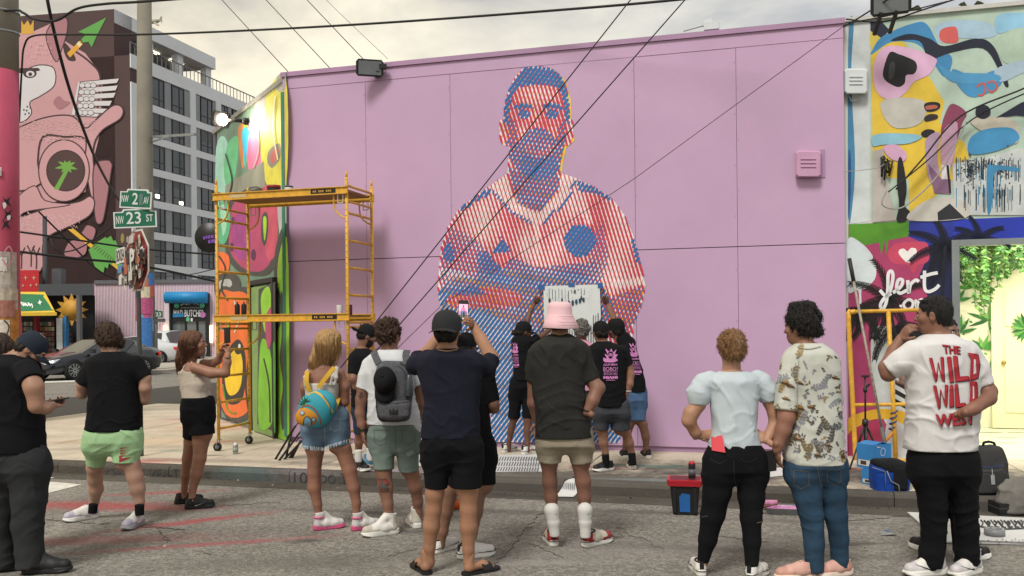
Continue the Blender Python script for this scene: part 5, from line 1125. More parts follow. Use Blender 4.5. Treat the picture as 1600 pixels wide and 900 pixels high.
def folds(V, seed, amp, fr=1.0, kind='shirt'):
 """creases in cloth: warped ridged noise, hanging from the shoulders, bunching at the waist, rumpling over knee and ankle"""
 c = V.mean(0); P_ = V - c; zl, zh = V[:, 2].min(), V[:, 2].max(); t = (V[:, 2] - zl) / max(zh - zl, 1e-3)
 warp = np.stack([vnoise(P_ * 5 + 9 * k, seed + k) - .5 for k in range(3)], 1)
 rid = lambda Q_, sd, p=2.2: (1 - np.abs(2 * vnoise(Q_, sd) - 1) * 1.0) ** p
 Q_ = (P_ + warp * .16) * fr
 def at(ax, ay, az, lean=0.0): return np.stack([(Q_[:, 0] + lean * Q_[:, 2]) * ax, Q_[:, 1] * ay, (Q_[:, 2] - lean * Q_[:, 0]) * az], 1)
 if kind == 'shirt':
  out = 1.1 * rid(at(8,6,2.2,.35), seed + 11,3) * np.clip(t * 1.5,.25,1) + .9 * rid(at(3,3,13,.25), seed + 12,3.5) * np.clip(1.15 - np.abs(t - .28) * 2.6,0,1) + .7 * rid(at(7,7,9,-.6), seed + 13,3) * (vnoise(P_ * 4, seed + 14) > .5) + .5 * vnoise(P_ * 6, seed + 15)
 elif kind == 'pants':
  out = .8 * rid(at(9,8,2.6,.15), seed + 11,3) * np.clip(t * 1.2,.2,1) + 1.0 * rid(at(3.2,3.2,15,.35), seed + 12,3) * np.clip(np.maximum(1 - np.abs(t - .42) * 4.5,1.1 - t * 6), .12,1) + .7 * rid(at(5,5,11,-.7), seed + 13,3) * np.clip(1 - np.abs(t - .72) * 4,0,1) + .4 * vnoise(P_ * 6, seed + 15)
 else: out = rid(at(6,6,6,.4), seed + 11,2) + .7 * rid(at(12,12,10,-.5), seed + 12,2)
 return (out - out.mean()) * amp * 1.35
def mesh_obj(name, V, Q, mats, parent, midx=None, label=None):
 off = np.array(LOC[parent.name]); me = bpy.data.meshes.new(name); n, q = len(V), len(Q)
 me.vertices.add(n); me.vertices.foreach_set('co', (V - off).astype(f32).ravel()); me.loops.add(q * 4); me.polygons.add(q)
 me.loops.foreach_set('vertex_index', Q.astype(np.int32).ravel()); me.polygons.foreach_set('loop_start', np.arange(0, q * 4,4, dtype=np.int32))
 for m in (mats if isinstance(mats, (list, tuple)) else [mats]): me.materials.append(m)
 if midx is not None: me.polygons.foreach_set('material_index', midx.astype(np.int32))
 me.polygons.foreach_set('use_smooth', np.ones(q, bool)); me.update(calc_edges=True); me.validate()
 o = bpy.data.objects.new(name, me); COL.objects.link(o); o.parent = parent; LOC[o.name] = Vector(off)
 if label: o['label'] = label
 return o
# ---- materials of people
def skinm(h):
 c = lin(h); g = sum(c) / 3; c = tuple((x * .80 + g * .20) * .86 for x in c)
 return M('skin_' + h.strip('#'), c, .52,.17,5,.15,140, spec=.35, fine=.05)
def cloth(name, h, rough=.9, var=.14, bump=.28, bs=420): return M('cloth_' + name, h, rough, var, 5, bump, bs, spec=.15, fine=.06)
def hairm(h): return M('hair_' + h.strip('#'), h, .5,.5,14,.5,240, spec=.35, stretch=(9,9,1.2))
LIP, EYEW, EYED = M('lips', '#8a4f47', .5), M('eye_white', '#c9c3bb', .3), M('eye_dark', '#17120f', .3)
class Head:
 def __init__(s, px, py, D, H, yaw, pitch=0, roll=0):
  s.C = U(px, py, D); s.s = H * D / FPX / .235
  y, p = R(yaw), R(pitch)
  s.f = Vector((math.sin(y) * math.cos(p), math.cos(y) * math.cos(p), -math.sin(p))); s.r = Vector((math.cos(y), -math.sin(y), 0)); s.u = s.r.cross(s.f)
  if roll:
   q = Matrix.Rotation(R(roll), 3, s.f); s.r = q @ s.r; s.u = q @ s.u
  s.ax = (s.r, s.f, s.u)
 def T(s, x, y, z): return s.C + (s.r * x + s.f * y + s.u * z) * s.s
 def ell(s, F, c, r, k=.015, sub=False): F.ell(s.T(*c), s.ax, [q * s.s for q in r], k * s.s, sub)
 def cone(s, F, a, b, ra, rb, k=.01): F.cone(s.T(*a), s.T(*b), ra * s.s, rb * s.s, k * s.s)
 def local(s, V):
  q = (V - np.array(s.C)) / s.s; return q @ np.array([list(s.r), list(s.f), list(s.u)]).T
 def face(s, F):
  s.ell(F, (0,-.012,.034),(.073,.094,.084)); s.ell(F, (0,.024,-.030),(.061,.068,.086), .03); s.ell(F, (0,.052,-.082),(.034,.034,.030), .03)
  s.cone(F, (-.034,.078,.020),(.034,.078,.020), .013,.013,.02); s.cone(F, (0,.086,.012),(0,.106,-.022), .009,.0125,.012)
  s.cone(F, (-.011,.092,-.026),(.011,.092,-.026), .009,.009,.008); s.cone(F, (-.017,.080,-.056),(.017,.080,-.056), .010,.010,.01); s.cone(F, (-.015,.082,-.069),(.015,.082,-.069), .009,.009,.008)
  for q in (-1,1):
   s.ell(F, (q * .046,.055,-.02),(.022,.025,.024), .02); s.ell(F, (q * .031,.093,.004),(.015,.013,.010), .012, True); s.ell(F, (q * .031,.078,.003),(.0135,.0125,.0115), .003)
   s.ell(F, (q * .076,-.004,-.008),(.010,.019,.032), .008); s.ell(F, (q * .084,.002,-.006),(.006,.010,.018), .006, True)
 def paint(s, V, Q, brow, beard):
  c = s.local(V[Q].mean(1)); x, y, z = np.abs(c[:, 0]), c[:, 1], c[:, 2]; m = np.zeros(len(Q), int)
  if beard: m[(y > .015) & (z < -.038) & (z > -.12) & ~((z > -.074) & (z < -.050) & (x < .02) & (y > .08)) & (z < -.03 - .25 * (x < .055) * .03)] = 2
  m[(z > -.078) & (z < -.052) & (x < .021) & (y > .078)] = 1
  m[(z > .014) & (z < .026) & (x > .014) & (x < .047) & (y > .066)] = 2
  e = (np.abs(z - .003) < .0075) & (np.abs(x - .031) < .0125) & (y > .074); m[e] = 3; m[e & (np.abs(x - .031) < .0055)] = 4
  return m
def hand(F, P_, dirv, n, side, s=1.0, curl=.35, spread=1.0):
 u = Vector(dirv).normalized(); n = Vector(n); n = (n - u * n.dot(u)).normalized(); w = u.cross(n).normalized(); P_ = Vector(P_)
 F.cone(P_ - u * .05 * s, P_ + u * .012 * s, .026 * s, .025 * s, .02)
 F.ell(P_ + u * .050 * s, (w, u, n),(.041 * s, .056 * s, .0175 * s), .012)
 for off, ln, a in ((-.030,.062,.14),(-.0105,.074,.04),(.0105,.080,-.04),(.030,.070,-.13)):
  off *= side; b = P_ + u * (.088 - abs(off) * .18) * s + w * off * s; cur = b; ang = curl * (.8 + .25 * abs(off) * 20)
  for j, (fr, r0, r1) in enumerate(((.45,.0098,.0088),(.32,.0088,.0080),(.23,.0080,.0068))):
   t = ang * (.6 + .75 * j); d = (u * math.cos(t) + n * math.sin(t) + w * (-a * side * -1) * spread * .6).normalized(); nx_ = cur + d * ln * fr * s
   F.cone(cur, nx_, r0 * s, r1 * s, .003); cur = nx_
 b = P_ + u * .022 * s + w * side * .028 * s; m_ = b + (u * .7 + w * side * .62 + n * .35).normalized() * .040 * s; e = m_ + (u * .85 + w * side * .2 + n * (.3 + curl * .5)).normalized() * .032 * s
 F.cone(P_ + u * .01 * s, b, .018 * s, .016 * s, .012); F.cone(b, m_, .0145 * s, .011 * s, .008); F.cone(m_, e, .011 * s, .0085 * s, .003)
def meshjoin(parts):
 Vs, Qs, ms, n = [], [], [], 0
 for V, Q, m in parts: Vs.append(V); Qs.append(Q + n); ms.append(m); n += len(V)
 return np.concatenate(Vs), np.concatenate(Qs), np.concatenate(ms)
# ---- hair and hats
def hair_part(h, root, style, mat, chains=(), amp=None, D=0, hat=False):
 F = Field(); st = style
 if st in ('short', 'long', 'curly', 'bob', 'bun', 'wavy'):
  g = {'short': 1.0, 'curly': 1.10, 'wavy': 1.12, 'long': 1.06, 'bob': 1.06, 'bun': 1.05}[st]
  h.ell(F, (0,-.016,.040),(.080 * g, .100 * g, .088 * g), .01)
  h.ell(F, (0,-.050,-.015),(.068 * g, .058 * g, .068), .03)
 for ch in chains: F.chain([(U(c[0], c[1], D + (c[3] if len(c) > 3 else 0)), c[2] * D / FPX) for c in ch], .02)
 if st != 'none' and st not in ('long', 'bob'):
  F.plane(h.T(0,.078,.072), h.f * .8 - h.u * .60); F.plane(h.T(0,-.05,-.074), -h.u - h.f * .25)
 elif st != 'none':
  F.plane(h.T(0,.070,.070), h.f * .94 - h.u * .34)
 if hat: F.plane(h.T(0,0,-.006), h.u)
 V, Q = F.mesh(.0062); L_ = h.local(V); N = vnormals(V, Q); r = np.random.RandomState(int(abs(V[0,0]) * 1000) % 999)
 if st in ('curly',): d = .034 * (vnoise(L_ * 62,5) - .5) + .016 * (vnoise(L_ * 120,6) - .5)
 elif st in ('wavy', 'bun'): d = .020 * ((1 - np.abs(2 * vnoise(L_ * np.array([52,52,20]) + (vnoise(L_ * 14,3)[:, None] - .5) * 2.2,7) - 1)) - .5) + .010 * (vnoise(L_ * np.array([110,110,40]), 8) - .5)
 else: d = .011 * ((1 - np.abs(2 * vnoise(L_ * np.array([75,75,9]) + (vnoise(L_ * 9,3)[:, None] - .5) * 2,7) - 1)) - .5) + .006 * (vnoise(L_ * np.array([160,160,22]), 8) - .5)
 V = V + N * (d * h.s)[:, None]
 o = mesh_obj('hair', V, Q, mat, root)
 # loose strands that break the outline
 k = {'short': 900, 'curly': 2200, 'wavy': 1900, 'bun': 1500}.get(st, 2200); rs_ = np.random.RandomState(5); sel = rs_.choice(len(V), min(k, len(V)), False); s = MB()
 for i in sel:
  p = Vector(V[i]); n = Vector(N[i])
  if hat and L_[i, 2] > -.03: continue
  if st in ('long', 'bob', 'none'): d_ = (Vector((0,0,-1)) + n * .03 + Vector(rs_.randn(3)) * .05).normalized(); ln = .075
  elif st in ('curly',): d_ = (n * .8 + Vector(rs_.randn(3)) * .8).normalized(); ln = .014
  elif st == 'short': d_ = (n * .45 - h.u * .3 + Vector(rs_.randn(3)) * .4).normalized(); ln = .010
  else: d_ = (n * .45 - h.u * .5 + Vector(rs_.randn(3)) * .55).normalized(); ln = .022
  q = d_.cross(n); q = q.normalized() * .0012 if q.length > 1e-4 else Vector((.0012,0,0)); b = p - n * .002; m_ = b + d_ * ln * .55 + n * .003; e = b + d_ * ln + n * .001
  s.add([b - q, b + q, m_ + q, e, m_ - q], [(0,1,2,3,4)])
 t = s.build('strands', mat, o, fixn=False); t['kind'] = 'stuff'; return o
def cap_part(h, root, mat, yaw_off=0, brimmat=None, tilt=0, drop=0.0, logo=None, size=1.0):
 a = R(yaw_off); f = h.f * math.cos(a) + h.r * math.sin(a); r = h.r * math.cos(a) - h.f * math.sin(a); u = h.u
 if tilt:
  q = Matrix.Rotation(R(-tilt), 3, r); f = q @ f; u = q @ u
 T = lambda x, y, z: h.T(0,-.012,.024 + drop) + (r * x + f * y + u * z) * h.s * size
 s = MB(); n, m = 28,9; vs = []; fs = []
 for j in range(m + 1):
  t = j / m * math.pi / 2; q = math.cos(t) ** .75 if j < m else 0.02
  for i in range(n):
   b_ = 2 * math.pi * i / n; bulge = 1; vs.append(T(.085 * q * math.cos(b_) * bulge, .104 * q * math.sin(b_) * bulge, -.028 * (j == 0) + .092 * math.sin(t) ** 1.05))
 for j in range(m):
  for i in range(n): fs.append((j * n + i, j * n + (i + 1) % n, (j + 1) * n + (i + 1) % n, (j + 1) * n + i))
 fs.append(tuple(m * n + i for i in range(n))); s.add(vs, fs, 0, True); c = s.build('cap', mat, root)
 s = MB(); s.lathe(T(0,0,.092), [(.011 * h.s, 0),(.009 * h.s, .006 * h.s),(.003 * h.s, .008 * h.s)], 10, ax=u); s.build('button', mat, c)
 s = MB(); top = []; k = 9
 for i in range(k):
  x = -.076 + .152 * i / (k - 1); yi = .104 * math.sqrt(max(0,1 - (x / .0855) ** 2)) - .006; yo = .100 + .072 * math.sqrt(max(.05,1 - (x / .082) ** 2)); zc = -.020 - 2.6 * x * x
  top.append((T(x, yi, zc + .004), T(x, (yi + yo) / 2, zc + .001), T(x, yo, zc - .008)))
 vs = [p for row in top for p in row]; vs += [p - u * .004 * h.s for p in vs]; N_ = 3 * k
 fs = [(3 * i + j, 3 * i + j + 1,3 * i + 4 + j, 3 * i + 3 + j) for i in range(k - 1) for j in (0,1)]; fs += [tuple(N_ + q for q in reversed(f_)) for f_ in fs]
 rim = [3 * i for i in range(k)] + [3 * (k - 1) + 1] + [3 * i + 2 for i in range(k - 1,-1,-1)] + [1]
 fs += [(rim[i], rim[(i + 1) % len(rim)], N_ + rim[(i + 1) % len(rim)], N_ + rim[i]) for i in range(len(rim))]
 s.add(vs, fs, 0, True); s.build('brim', brimmat or mat, c); return c
def bucket_hat(h, root, mat):
 s = MB(); n = 40; vs = []; fs = []; prof = [(.146,-.086),(.149,-.082),(.129,-.040),(.105,.008),(.101,.014),(.098,.060),(.091,.086),(.072,.097),(.02,.100)]
 for q, z in prof:
  for i in range(n):
   a = 2 * math.pi * i / n; w = 1 + (.02 * math.sin(3 * a + 1) + .008 * math.sin(7 * a)) * (1 if q > .12 else .2); vs.append(h.T(q * .87 * w * math.cos(a), -.010 + q * .98 * w * math.sin(a), z + .022 + .004 * math.sin(2 * a)))
 m = len(prof)
 for j in range(m - 1):
  for i in range(n): fs.append((j * n + i, j * n + (i + 1) % n, (j + 1) * n + (i + 1) % n, (j + 1) * n + i))
 fs.append(tuple((m - 1) * n + i for i in range(n))); s.add(vs, fs, 0, True); o = s.build('bucket_hat', mat, root)
 for z, q in ((-.062,.1395),(-.042,.1305),(-.02,.1165),(-.004,.1105)):
  s = MB(); s.tube([h.T(q * .87 * math.cos(a), -.010 + q * .98 * math.sin(a), z + .0235) for a in np.linspace(0,6.283,41)], .0012,4); s.build('stitching', mat, o)
 return o
# ---- shoes
def shoe(root, heel, toe, z0, up, sole, style='low', lace=None, L_=.29, trim=None, wd=1.0, panel=None):
 hp_, tp = G(heel[0], heel[1], z0), G(toe[0], toe[1], z0); f = (tp - hp_); f.z = 0; f.normalize(); r = Vector((f.y, -f.x, 0)); k = L_ / .29
 T = lambda x, y, z: hp_ + f * x * k + r * y * k * wd + ZZ * z * k
 out = [(.0,.0),(.006,.026),(.035,.037),(.09,.036),(.15,.042),(.21,.051),(.255,.046),(.283,.026),(.290,.0)]; out = [(x, y) for x, y in out] + [(x, -y * .92) for x, y in out[-2:0:-1]]; out = smooth_poly(out, 3); n = len(out)
 s = MB(); vs = []; fs = []; st = .042 if style != 'slip' else .03
 for z, g in ((.0,.94),(.005,1.02),(st * .45,1.05),(st * .55,1.02),(st * .8,1.045),(st, .99)):
  for x, y in out: vs.append(T(.145 + (x - .145) * g, y * g, z + (.014 * max(0,(x - .21) / .08) ** 1.5 if z < .02 else -.004 * max(0,(x - .15) / .14)) + (.008 * max(0,(.06 - x) / .06) if z > .02 else 0)))
 m = 6
 for j in range(m - 1):
  for i in range(n): fs.append((j * n + i, j * n + (i + 1) % n, (j + 1) * n + (i + 1) % n, (j + 1) * n + i))
 fs += [tuple(range(n - 1,-1,-1)), tuple((m - 1) * n + i for i in range(n))]; s.add(vs, fs, 0, True)
 F = Field(); c = lambda a, b, ra, rb, kk=.02: F.cone(T(*a), T(*b), ra * k, rb * k, kk)
 top = {'low': .104, 'high': .155, 'mid': .126, 'slip': .082}[style]
 c((.044,0,.055),(.11,.001,.058), .038,.044); c((.11,.001,.058),(.19,.004,.047), .044,.043); c((.19,.004,.047),(.250,.002,.047), .043,.037); c((.044,0,.055),(.054,0, top - .01), .039,.041,.015); c((.175,0,.066),(.078,0, top), .028,.034,.02)
 F.plane(T(0,0,.03), -ZZ); F.plane(T(.052,0, top), ZZ - f * .16); F.ell(T(.062,0, top + .012),(f, r, ZZ),(.040,.031,.030), .006, True)
 V, Q = F.mesh(.005); mats = [up] + ([panel] if panel else []); mi = None
 if panel:
  q = (V[Q].mean(1) - np.array(hp_)); x = q @ np.array(f) / k; z = q[:, 2] / k; mi = ((x < .055) | (x > .215) | ((z < .058 - .0) & (np.sin(x * 40) > .2))).astype(int)
 o = mesh_obj('shoe', V, Q, mats, root, mi); s.build('sole', sole, o)
 q = MB(); q.tube([T(.062 + math.cos(t) * .046, math.sin(t) * .036, top + .004 + math.cos(t) * .006) for t in np.linspace(0,6.28,21)], .0062 * k, 6); q.build('collar', trim or up, o)
 if lace:
  for i in range(5):
   x = .105 + i * .021; z = (.062 + .046 * 1.0) - .0035 * i + (.012 if i == 0 else .0)
   q = MB(); q.tube([T(x, -.024, z - .012), T(x + .004,-.008, z - .001), T(x + .008,.008, z - .001), T(x + .010,.024, z - .012)], .0042 * k, 5); q.build('lace', lace, o)
 if trim:
  q = MB(); q.tube([T(.145 + (x - .145) * 1.05, y * 1.05, st + .001) for x, y in out + out[:1]], .003,5); q.build('trim', trim, o)
  q = MB(); q.obox(T(.006,0,.082), f, r, ZZ, .005,.014,.024); q.build('heel_tab', trim, o)
 return o, T, f
SW_ = [(0,0),(.10,-.055),(.22,-.055),(.40,.02),(1.0,.26),(.42,-.03),(.2,-.17),(.06,-.20),(-.04,-.10)]
def bvh_of(objs):
 vs, fs = [], []
 for o in objs:
  b = len(vs); off = LOC[o.name]; vs += [v.co + off for v in o.data.vertices]; fs += [tuple(i + b for i in p.vertices) for p in o.data.polygons]
 return BVHTree.FromPolygons(vs, fs)
def onto(objs, fallback):
 t = bvh_of(objs); o0 = Vector((0,0, CAMH))
 def f(x, y, off):
  d = ray(x, y).normalized(); h = t.ray_cast(o0, d)
  return (h[0] - d * off) if h[0] is not None else None
 f.dens = 2.6; return f
def swoosh(shoe_o, D, x, y, l, flip, mat, root):
 p = Paint(onto([shoe_o], D), .004,.0005); p.poly([(x + (a * l * (-1 if flip else 1)), y - b * l * .8) for a, b in smooth_poly(SW_, 3)], mat); return p.build('side_mark', shoe_o)

def person(label, D, skin, head=None, hair=None, arms=(), legs=(), cloth_=(), shoes=(), neck=None, torso=None, beard=False, hairc='#2a201b', z0=0.0, group=None, hand_s=1.0):
 ft = [G(s['heel'][0], s['heel'][1], z0) for s in shoes] or [U(head['c'][0], 500, D)]
 base = sum(ft, Vector()) / len(ft); base.z = z0
 root = thing('person', label, 'person', tuple(base), group); root_objs = {}
 sk = skinm(skin); parts = []; F = Field(); Ph = lambda c, dz=None: U(c[0], c[1], D + (c[3] if len(c) > 3 else 0) + (dz or 0)); rp = lambda c: c[2] * D / FPX
 h = Head(head['c'][0], head['c'][1], D + head.get('dz', 0), head['H'], head['yaw'], head.get('pitch', 0), head.get('roll', 0)) if head else None
 hm_ = [sk, LIP, hairm(hairc), EYEW, EYED]
 if h:
  Fh = Field(); h.face(Fh); nb = U(neck[0], neck[1], D + (neck[3] if len(neck) > 3 else 0)); nr = neck[2] * D / FPX
  Fh.cone(h.T(0,-.025,-.035), nb, .058 * h.s, nr, .03); Fh.cone(nb, nb + Vector((0,0,-.05)), nr, nr * 1.15,.02)
  V, Q = Fh.mesh(.0062); parts.append((V, Q, h.paint(V, Q, 1, beard)))
  F.cone(h.T(0,-.025,-.05), nb, .056 * h.s, nr, .03)
 def rows_of(R_, d, dz0, g=1.0, gd=1.0, sh_=True):
  z, xc, w, dd, yc = [], [], [], [], []
  for i, q in enumerate(R_):
   p, q2 = U(q[1], q[0], D + dz0), U(q[2], q[0], D + dz0); dzr = q[4] if len(q) > 4 else 0
   z.append((p.z + q2.z) / 2); xc.append((p.x + q2.x) / 2); ww = (q2.x - p.x) / 2 * g * .965; w.append(ww)
   di = q[3] if len(q) > 3 and q[3] else d * ((.55 if i == 0 else .8 if i == 1 else 1) if sh_ else 1); dd.append(di * gd); yc.append(D + dz0 + dzr)
  return z, xc, w, dd, yc
 t = torso or next((c for c in cloth_ if c.get('torso')), None)
 if t: F.rows(*rows_of(t['rows'], t.get('d', .12), t.get('dz', 0), .86,.82), k=.03)
 slv = next((c['chains'] for c in cloth_ if c.get('torso') and c.get('chains')),())
 for ai, a in enumerate(arms):
  ch = [(Ph(c), rp(c)) for c in a['ch']]; si = a.get('slv', ai)
  if si is not None and si < len(slv):           # the arm comes out of its sleeve
   p0, p1 = slv[si][-2], slv[si][-1]; e = Ph(p1); b_ = Ph(p0); r1 = rp(p1); ch = [(b_.lerp(e, .55), min(ch[0][1], r1 * .72)),(e, min(ch[0][1], r1 * .80))] + ch[1:]
  F.chain([(p_, r__ * .90) for p_, r__ in ch], .025)
  if 'tip' in a:
   Fh = Field(); w = ch[-1][0]; tp = Ph(a['tip']); hand(Fh, w, tp - w, a.get('n', (0,-1,0)), a.get('side', 1), hand_s * a.get('s', .95), a.get('curl', .4)); V, Q = Fh.mesh(.0048); parts.append((V, Q, np.zeros(len(Q), int)))
 pants = next((c for c in cloth_ if c.get('legs')), None)
 for i, l in enumerate(legs):
  if pants:                                      # keep the leg inside its trouser leg
   pc = pants['legs'][i]; new = []
   for q in l['ch']:
    if q[1] <= pc[-1][1] + 2:
     x_ = float(np.interp(q[1], [p[1] for p in pc], [p[0] for p in pc])); r__ = float(np.interp(q[1], [p[1] for p in pc], [p[2] for p in pc])); q = (x_, q[1], min(q[2], r__ * .78)) + tuple(q[3:])
    new.append(q)
   if len(l['ch']) and new[-1][1] > pc[-1][1] + 4:
    pe = pc[-1]; k_ = next(j for j, q in enumerate(new) if q[1] > pe[1] + 2); r__ = min(pe[2] * .82, l['ch'][max(k_ - 1,0)][2]); new.insert(k_, (pe[0], pe[1] - 1, r__))
   l = dict(l, ch=new)
  ch = []; n = len(l['ch']); foot = G(shoes[i]['heel'][0], shoes[i]['heel'][1], z0); tip = G(shoes[i]['toe'][0], shoes[i]['toe'][1], z0); da = foot.y + (tip - foot).normalized().y * .055 - D
  for j, c in enumerate(l['ch']):
   tt = min(max((c[1] - l['ch'][0][1]) / (l['ch'][-1][1] - l['ch'][0][1]), 0), 1); dz = da * tt + (c[3] if len(c) > 3 else 0); ch.append((U(c[0], c[1], D + dz), c[2] * D / FPX))
  l['w'] = ch; F.chain([(p_, r__ * .90) for p_, r__ in ch], .025)
  e = Vector(ch[-1][0]); e2 = Vector((e.x, e.y, z0 + .06)); F.cone(e, e2, ch[-1][1], ch[-1][1] * .95,.02)
  if shoes[i].get('bare'):
   f = (tip - foot); f.z = 0; f.normalize(); r = Vector((f.y, -f.x, 0)); Fh = Field(); T = lambda x, y, z: foot + f * x + r * y + ZZ * (z + .022)
   Fh.cone(T(.035,0,.03), T(.05,0,.12), .033,.03,.02); Fh.cone(T(.03,0,.026), T(.15,0,.03), .03,.03,.02); Fh.cone(T(.15,-.012,.026), T(.215,-.015,.016), .028,.018,.02); Fh.cone(T(.15,.012,.026), T(.20,.022,.014), .026,.016,.02)
   for q, y in enumerate((-.034,-.016,.002,.018,.032)): Fh.cone(T(.20, y, .014), T(.25 - q * .009, y * 1.1,.011), .011,.0085,.005)
   Fh.plane(T(0,0,0), -ZZ); V, Q = Fh.mesh(.006); parts.append((V, Q, np.zeros(len(Q), int)))
 if F.p:
  V, Q = F.mesh(.0095); V = relax(V, Q, 1,.4); parts.insert(0,(V, Q, np.zeros(len(Q), int)))
 V, Q, m = meshjoin(parts); root_objs['body'] = mesh_obj('body', V, Q, hm_, root, m)
 for c in cloth_:
  Fc = Field(); k = c.get('k', .03)
  R_ = list(c.get('rows', ()))
  if c.get('legs') and R_:                       # hips narrow in depth down to the thighs
   q = R_[-1]; la, lb_ = c['legs']; dm = c.get('d', .125)
   def at(ch, y):
    for u_, v_ in zip(ch, ch[1:]):
     if y <= v_[1]: t_ = min(max((y - u_[1]) / (v_[1] - u_[1]), 0), 1); return u_[0] + (v_[0] - u_[0]) * t_, u_[2] + (v_[2] - u_[2]) * t_
    return ch[-1][0], ch[-1][2]
   top_ = next((k_ for k_ in cloth_ if k_.get('torso')), None); hem = top_['rows'][-1][0] if top_ else None
   if c['name'] in ('denim_shorts',) and label.startswith('person with long blonde') or label.startswith('person with auburn'): hem = None
   yc_ = max(q[0] + 4, la[0][1] + 6); (xa, ra),(xb, rb_) = at(la, yc_), at(lb_, yc_); dl = max(ra, rb_) * D / FPX
   n_ = len(R_); R_ = [(r__[0], r__[1], r__[2], dm + (dl - dm) * (i_ / n_) ** 1.2) for i_, r__ in enumerate(R_)]
   if hem: R_ = [((r__[0], r__[1] + (r__[2] - r__[1]) * .045, r__[2] - (r__[2] - r__[1]) * .045, r__[3] * .88) if r__[0] <= hem + 1 else r__) for r__ in R_]
   hgt = yc_ - R_[0][0]; R_ = [r__ for r__ in R_ if r__[0] < yc_ - hgt * .22] + [(yc_ - hgt * .2, min(R_[-1][1], xa - ra), max(R_[-1][2], xb + rb_), dl * .86),(yc_ - hgt * .05, xa - ra * .9, xb + rb_ * .9, dl * .66),(yc_, xa - ra * .6, xb + rb_ * .6, dl * .45)]
  if R_: Fc.rows(*rows_of(R_, c.get('d', .125), c.get('dz', 0), sh_=bool(c.get('torso')) or c.get('sh', False)), k=k, e=c.get('e', 2.5))
  for li, ch in enumerate(c.get('chains', ())): Fc.chain([(Ph(q), rp(q) * .95) for q in ch], k, 1)
  for li, ch in enumerate(c.get('legs', ())):       # trouser legs follow the depth of the foot they end in
   foot = G(shoes[li]['heel'][0], shoes[li]['heel'][1], z0); tip = G(shoes[li]['toe'][0], shoes[li]['toe'][1], z0); da = foot.y + (tip - foot).normalized().y * .055 - D
   ya = legs[li]['ch'][-1][1]; yt = legs[li]['ch'][0][1]; q = []
   for p in ch:
    if not q: q.append((U(p[0], p[1] - 16, D + (p[3] if len(p) > 3 else 0)), p[2] * .94 * D / FPX))
    tt = min(max((p[1] - yt) / (ya - yt), 0), 1); q.append((U(p[0], p[1], D + da * tt + (p[3] if len(p) > 3 else 0)), p[2] * .955 * D / FPX))
   Fc.chain(q, c.get('kl', .055), 1)
  for p, n in c.get('cuts', ()): Fc.plane(U(p[0], p[1], D), Vector(n))
  V, Q = Fc.mesh(c.get('h', .0088)); V = relax(V, Q, 1,.35); N = vnormals(V, Q)
  V = V + (N * np.clip(1.25 - np.abs(N[:, 2:3]) * 1.25,0,1)) * folds(V, c.get('seed', 3), c.get('fold', .006), c.get('fr', 1.0), c.get('kind', 'shirt'))[:, None]
  root_objs[c['name']] = mesh_obj(c['name'], V, Q, c['mat'], root, None, c.get('label'))
 sh = []
 for s in shoes:
  if s.get('bare'): sh.append(None); continue
  sh.append(shoe(root, s['heel'], s['toe'], z0, s['up'], s['sole'], s.get('style', 'low'), s.get('lace'), s.get('L', .29), s.get('trim'), s.get('wd', 1.0), s.get('panel')))
 root_objs['shoes'] = sh
 if h and hair and hair != 'bald': hair_part(h, root, hair, hairm(hairc), head.get('strands', ()), D=D + head.get('dz', 0), hat=head.get('hat', False))
 return root, h, root_objs
def sock(root, pts, D, mat, name='sock'):
 F = Field(); F.chain([(U(p[0], p[1], D + (p[3] if len(p) > 3 else 0)), p[2] * D / FPX) for p in pts], .01,3); V, Q = F.mesh(.008); return mesh_obj(name, V, Q, mat, root)
# ------------------------------------------------------------------ the people, left to right
BLK = cloth('black_tee', '#131316'); WHS = M('shoe_white', '#cfccc8', .5,.06,9); BLS = M('shoe_black', '#151517', .6,.1,9); SOLW = M('sole_white', '#d2d0cb', .5,.05)
CH_ = cloth('charcoal_trouser', '#2e2f31'); TEAL = cloth('teal_trouser', '#5fa3aa')
def sh(h, t, up, sole, **k): return dict(heel=h, toe=t, up=up, sole=sole, **k)
# 0 someone half hidden behind the man in the navy cap
person('person with brown hair and teal trousers, mostly hidden behind the man in the navy cap', 6.75, '#a77a60', dict(c=(4,549), H=46, yaw=20, pitch=5, strands=[[(2,530,10),(10,545,9),(14,556,7)]]), 'short', hairc='#3a2a22', neck=(0,580,11),
 legs=[dict(ch=[(-14,715,15),(-12,790,11),(-10,856,8)]), dict(ch=[(20,715,15),(22,790,11),(24,856,8)])],
 cloth_=[dict(name='shirt', mat=BLK, torso=1, rows=[(584,-14,16),(594,-34,30),(606,-42,36),(660,-36,32),(720,-38,36)], d=.11, seed=5),
   dict(name='trousers', mat=TEAL, rows=[(712,-36,34),(740,-38,38),(762,-36,38)], d=.12, kind='pants', legs=[[(-16,750,18),(-12,800,12),(-10,866,11)], [(20,750,17),(23,800,11),(24,868,10)]], seed=9)],
 shoes=[sh((-12,871),(10,862), BLS, SOLW), sh((22,871),(34,862), BLS, SOLW)])
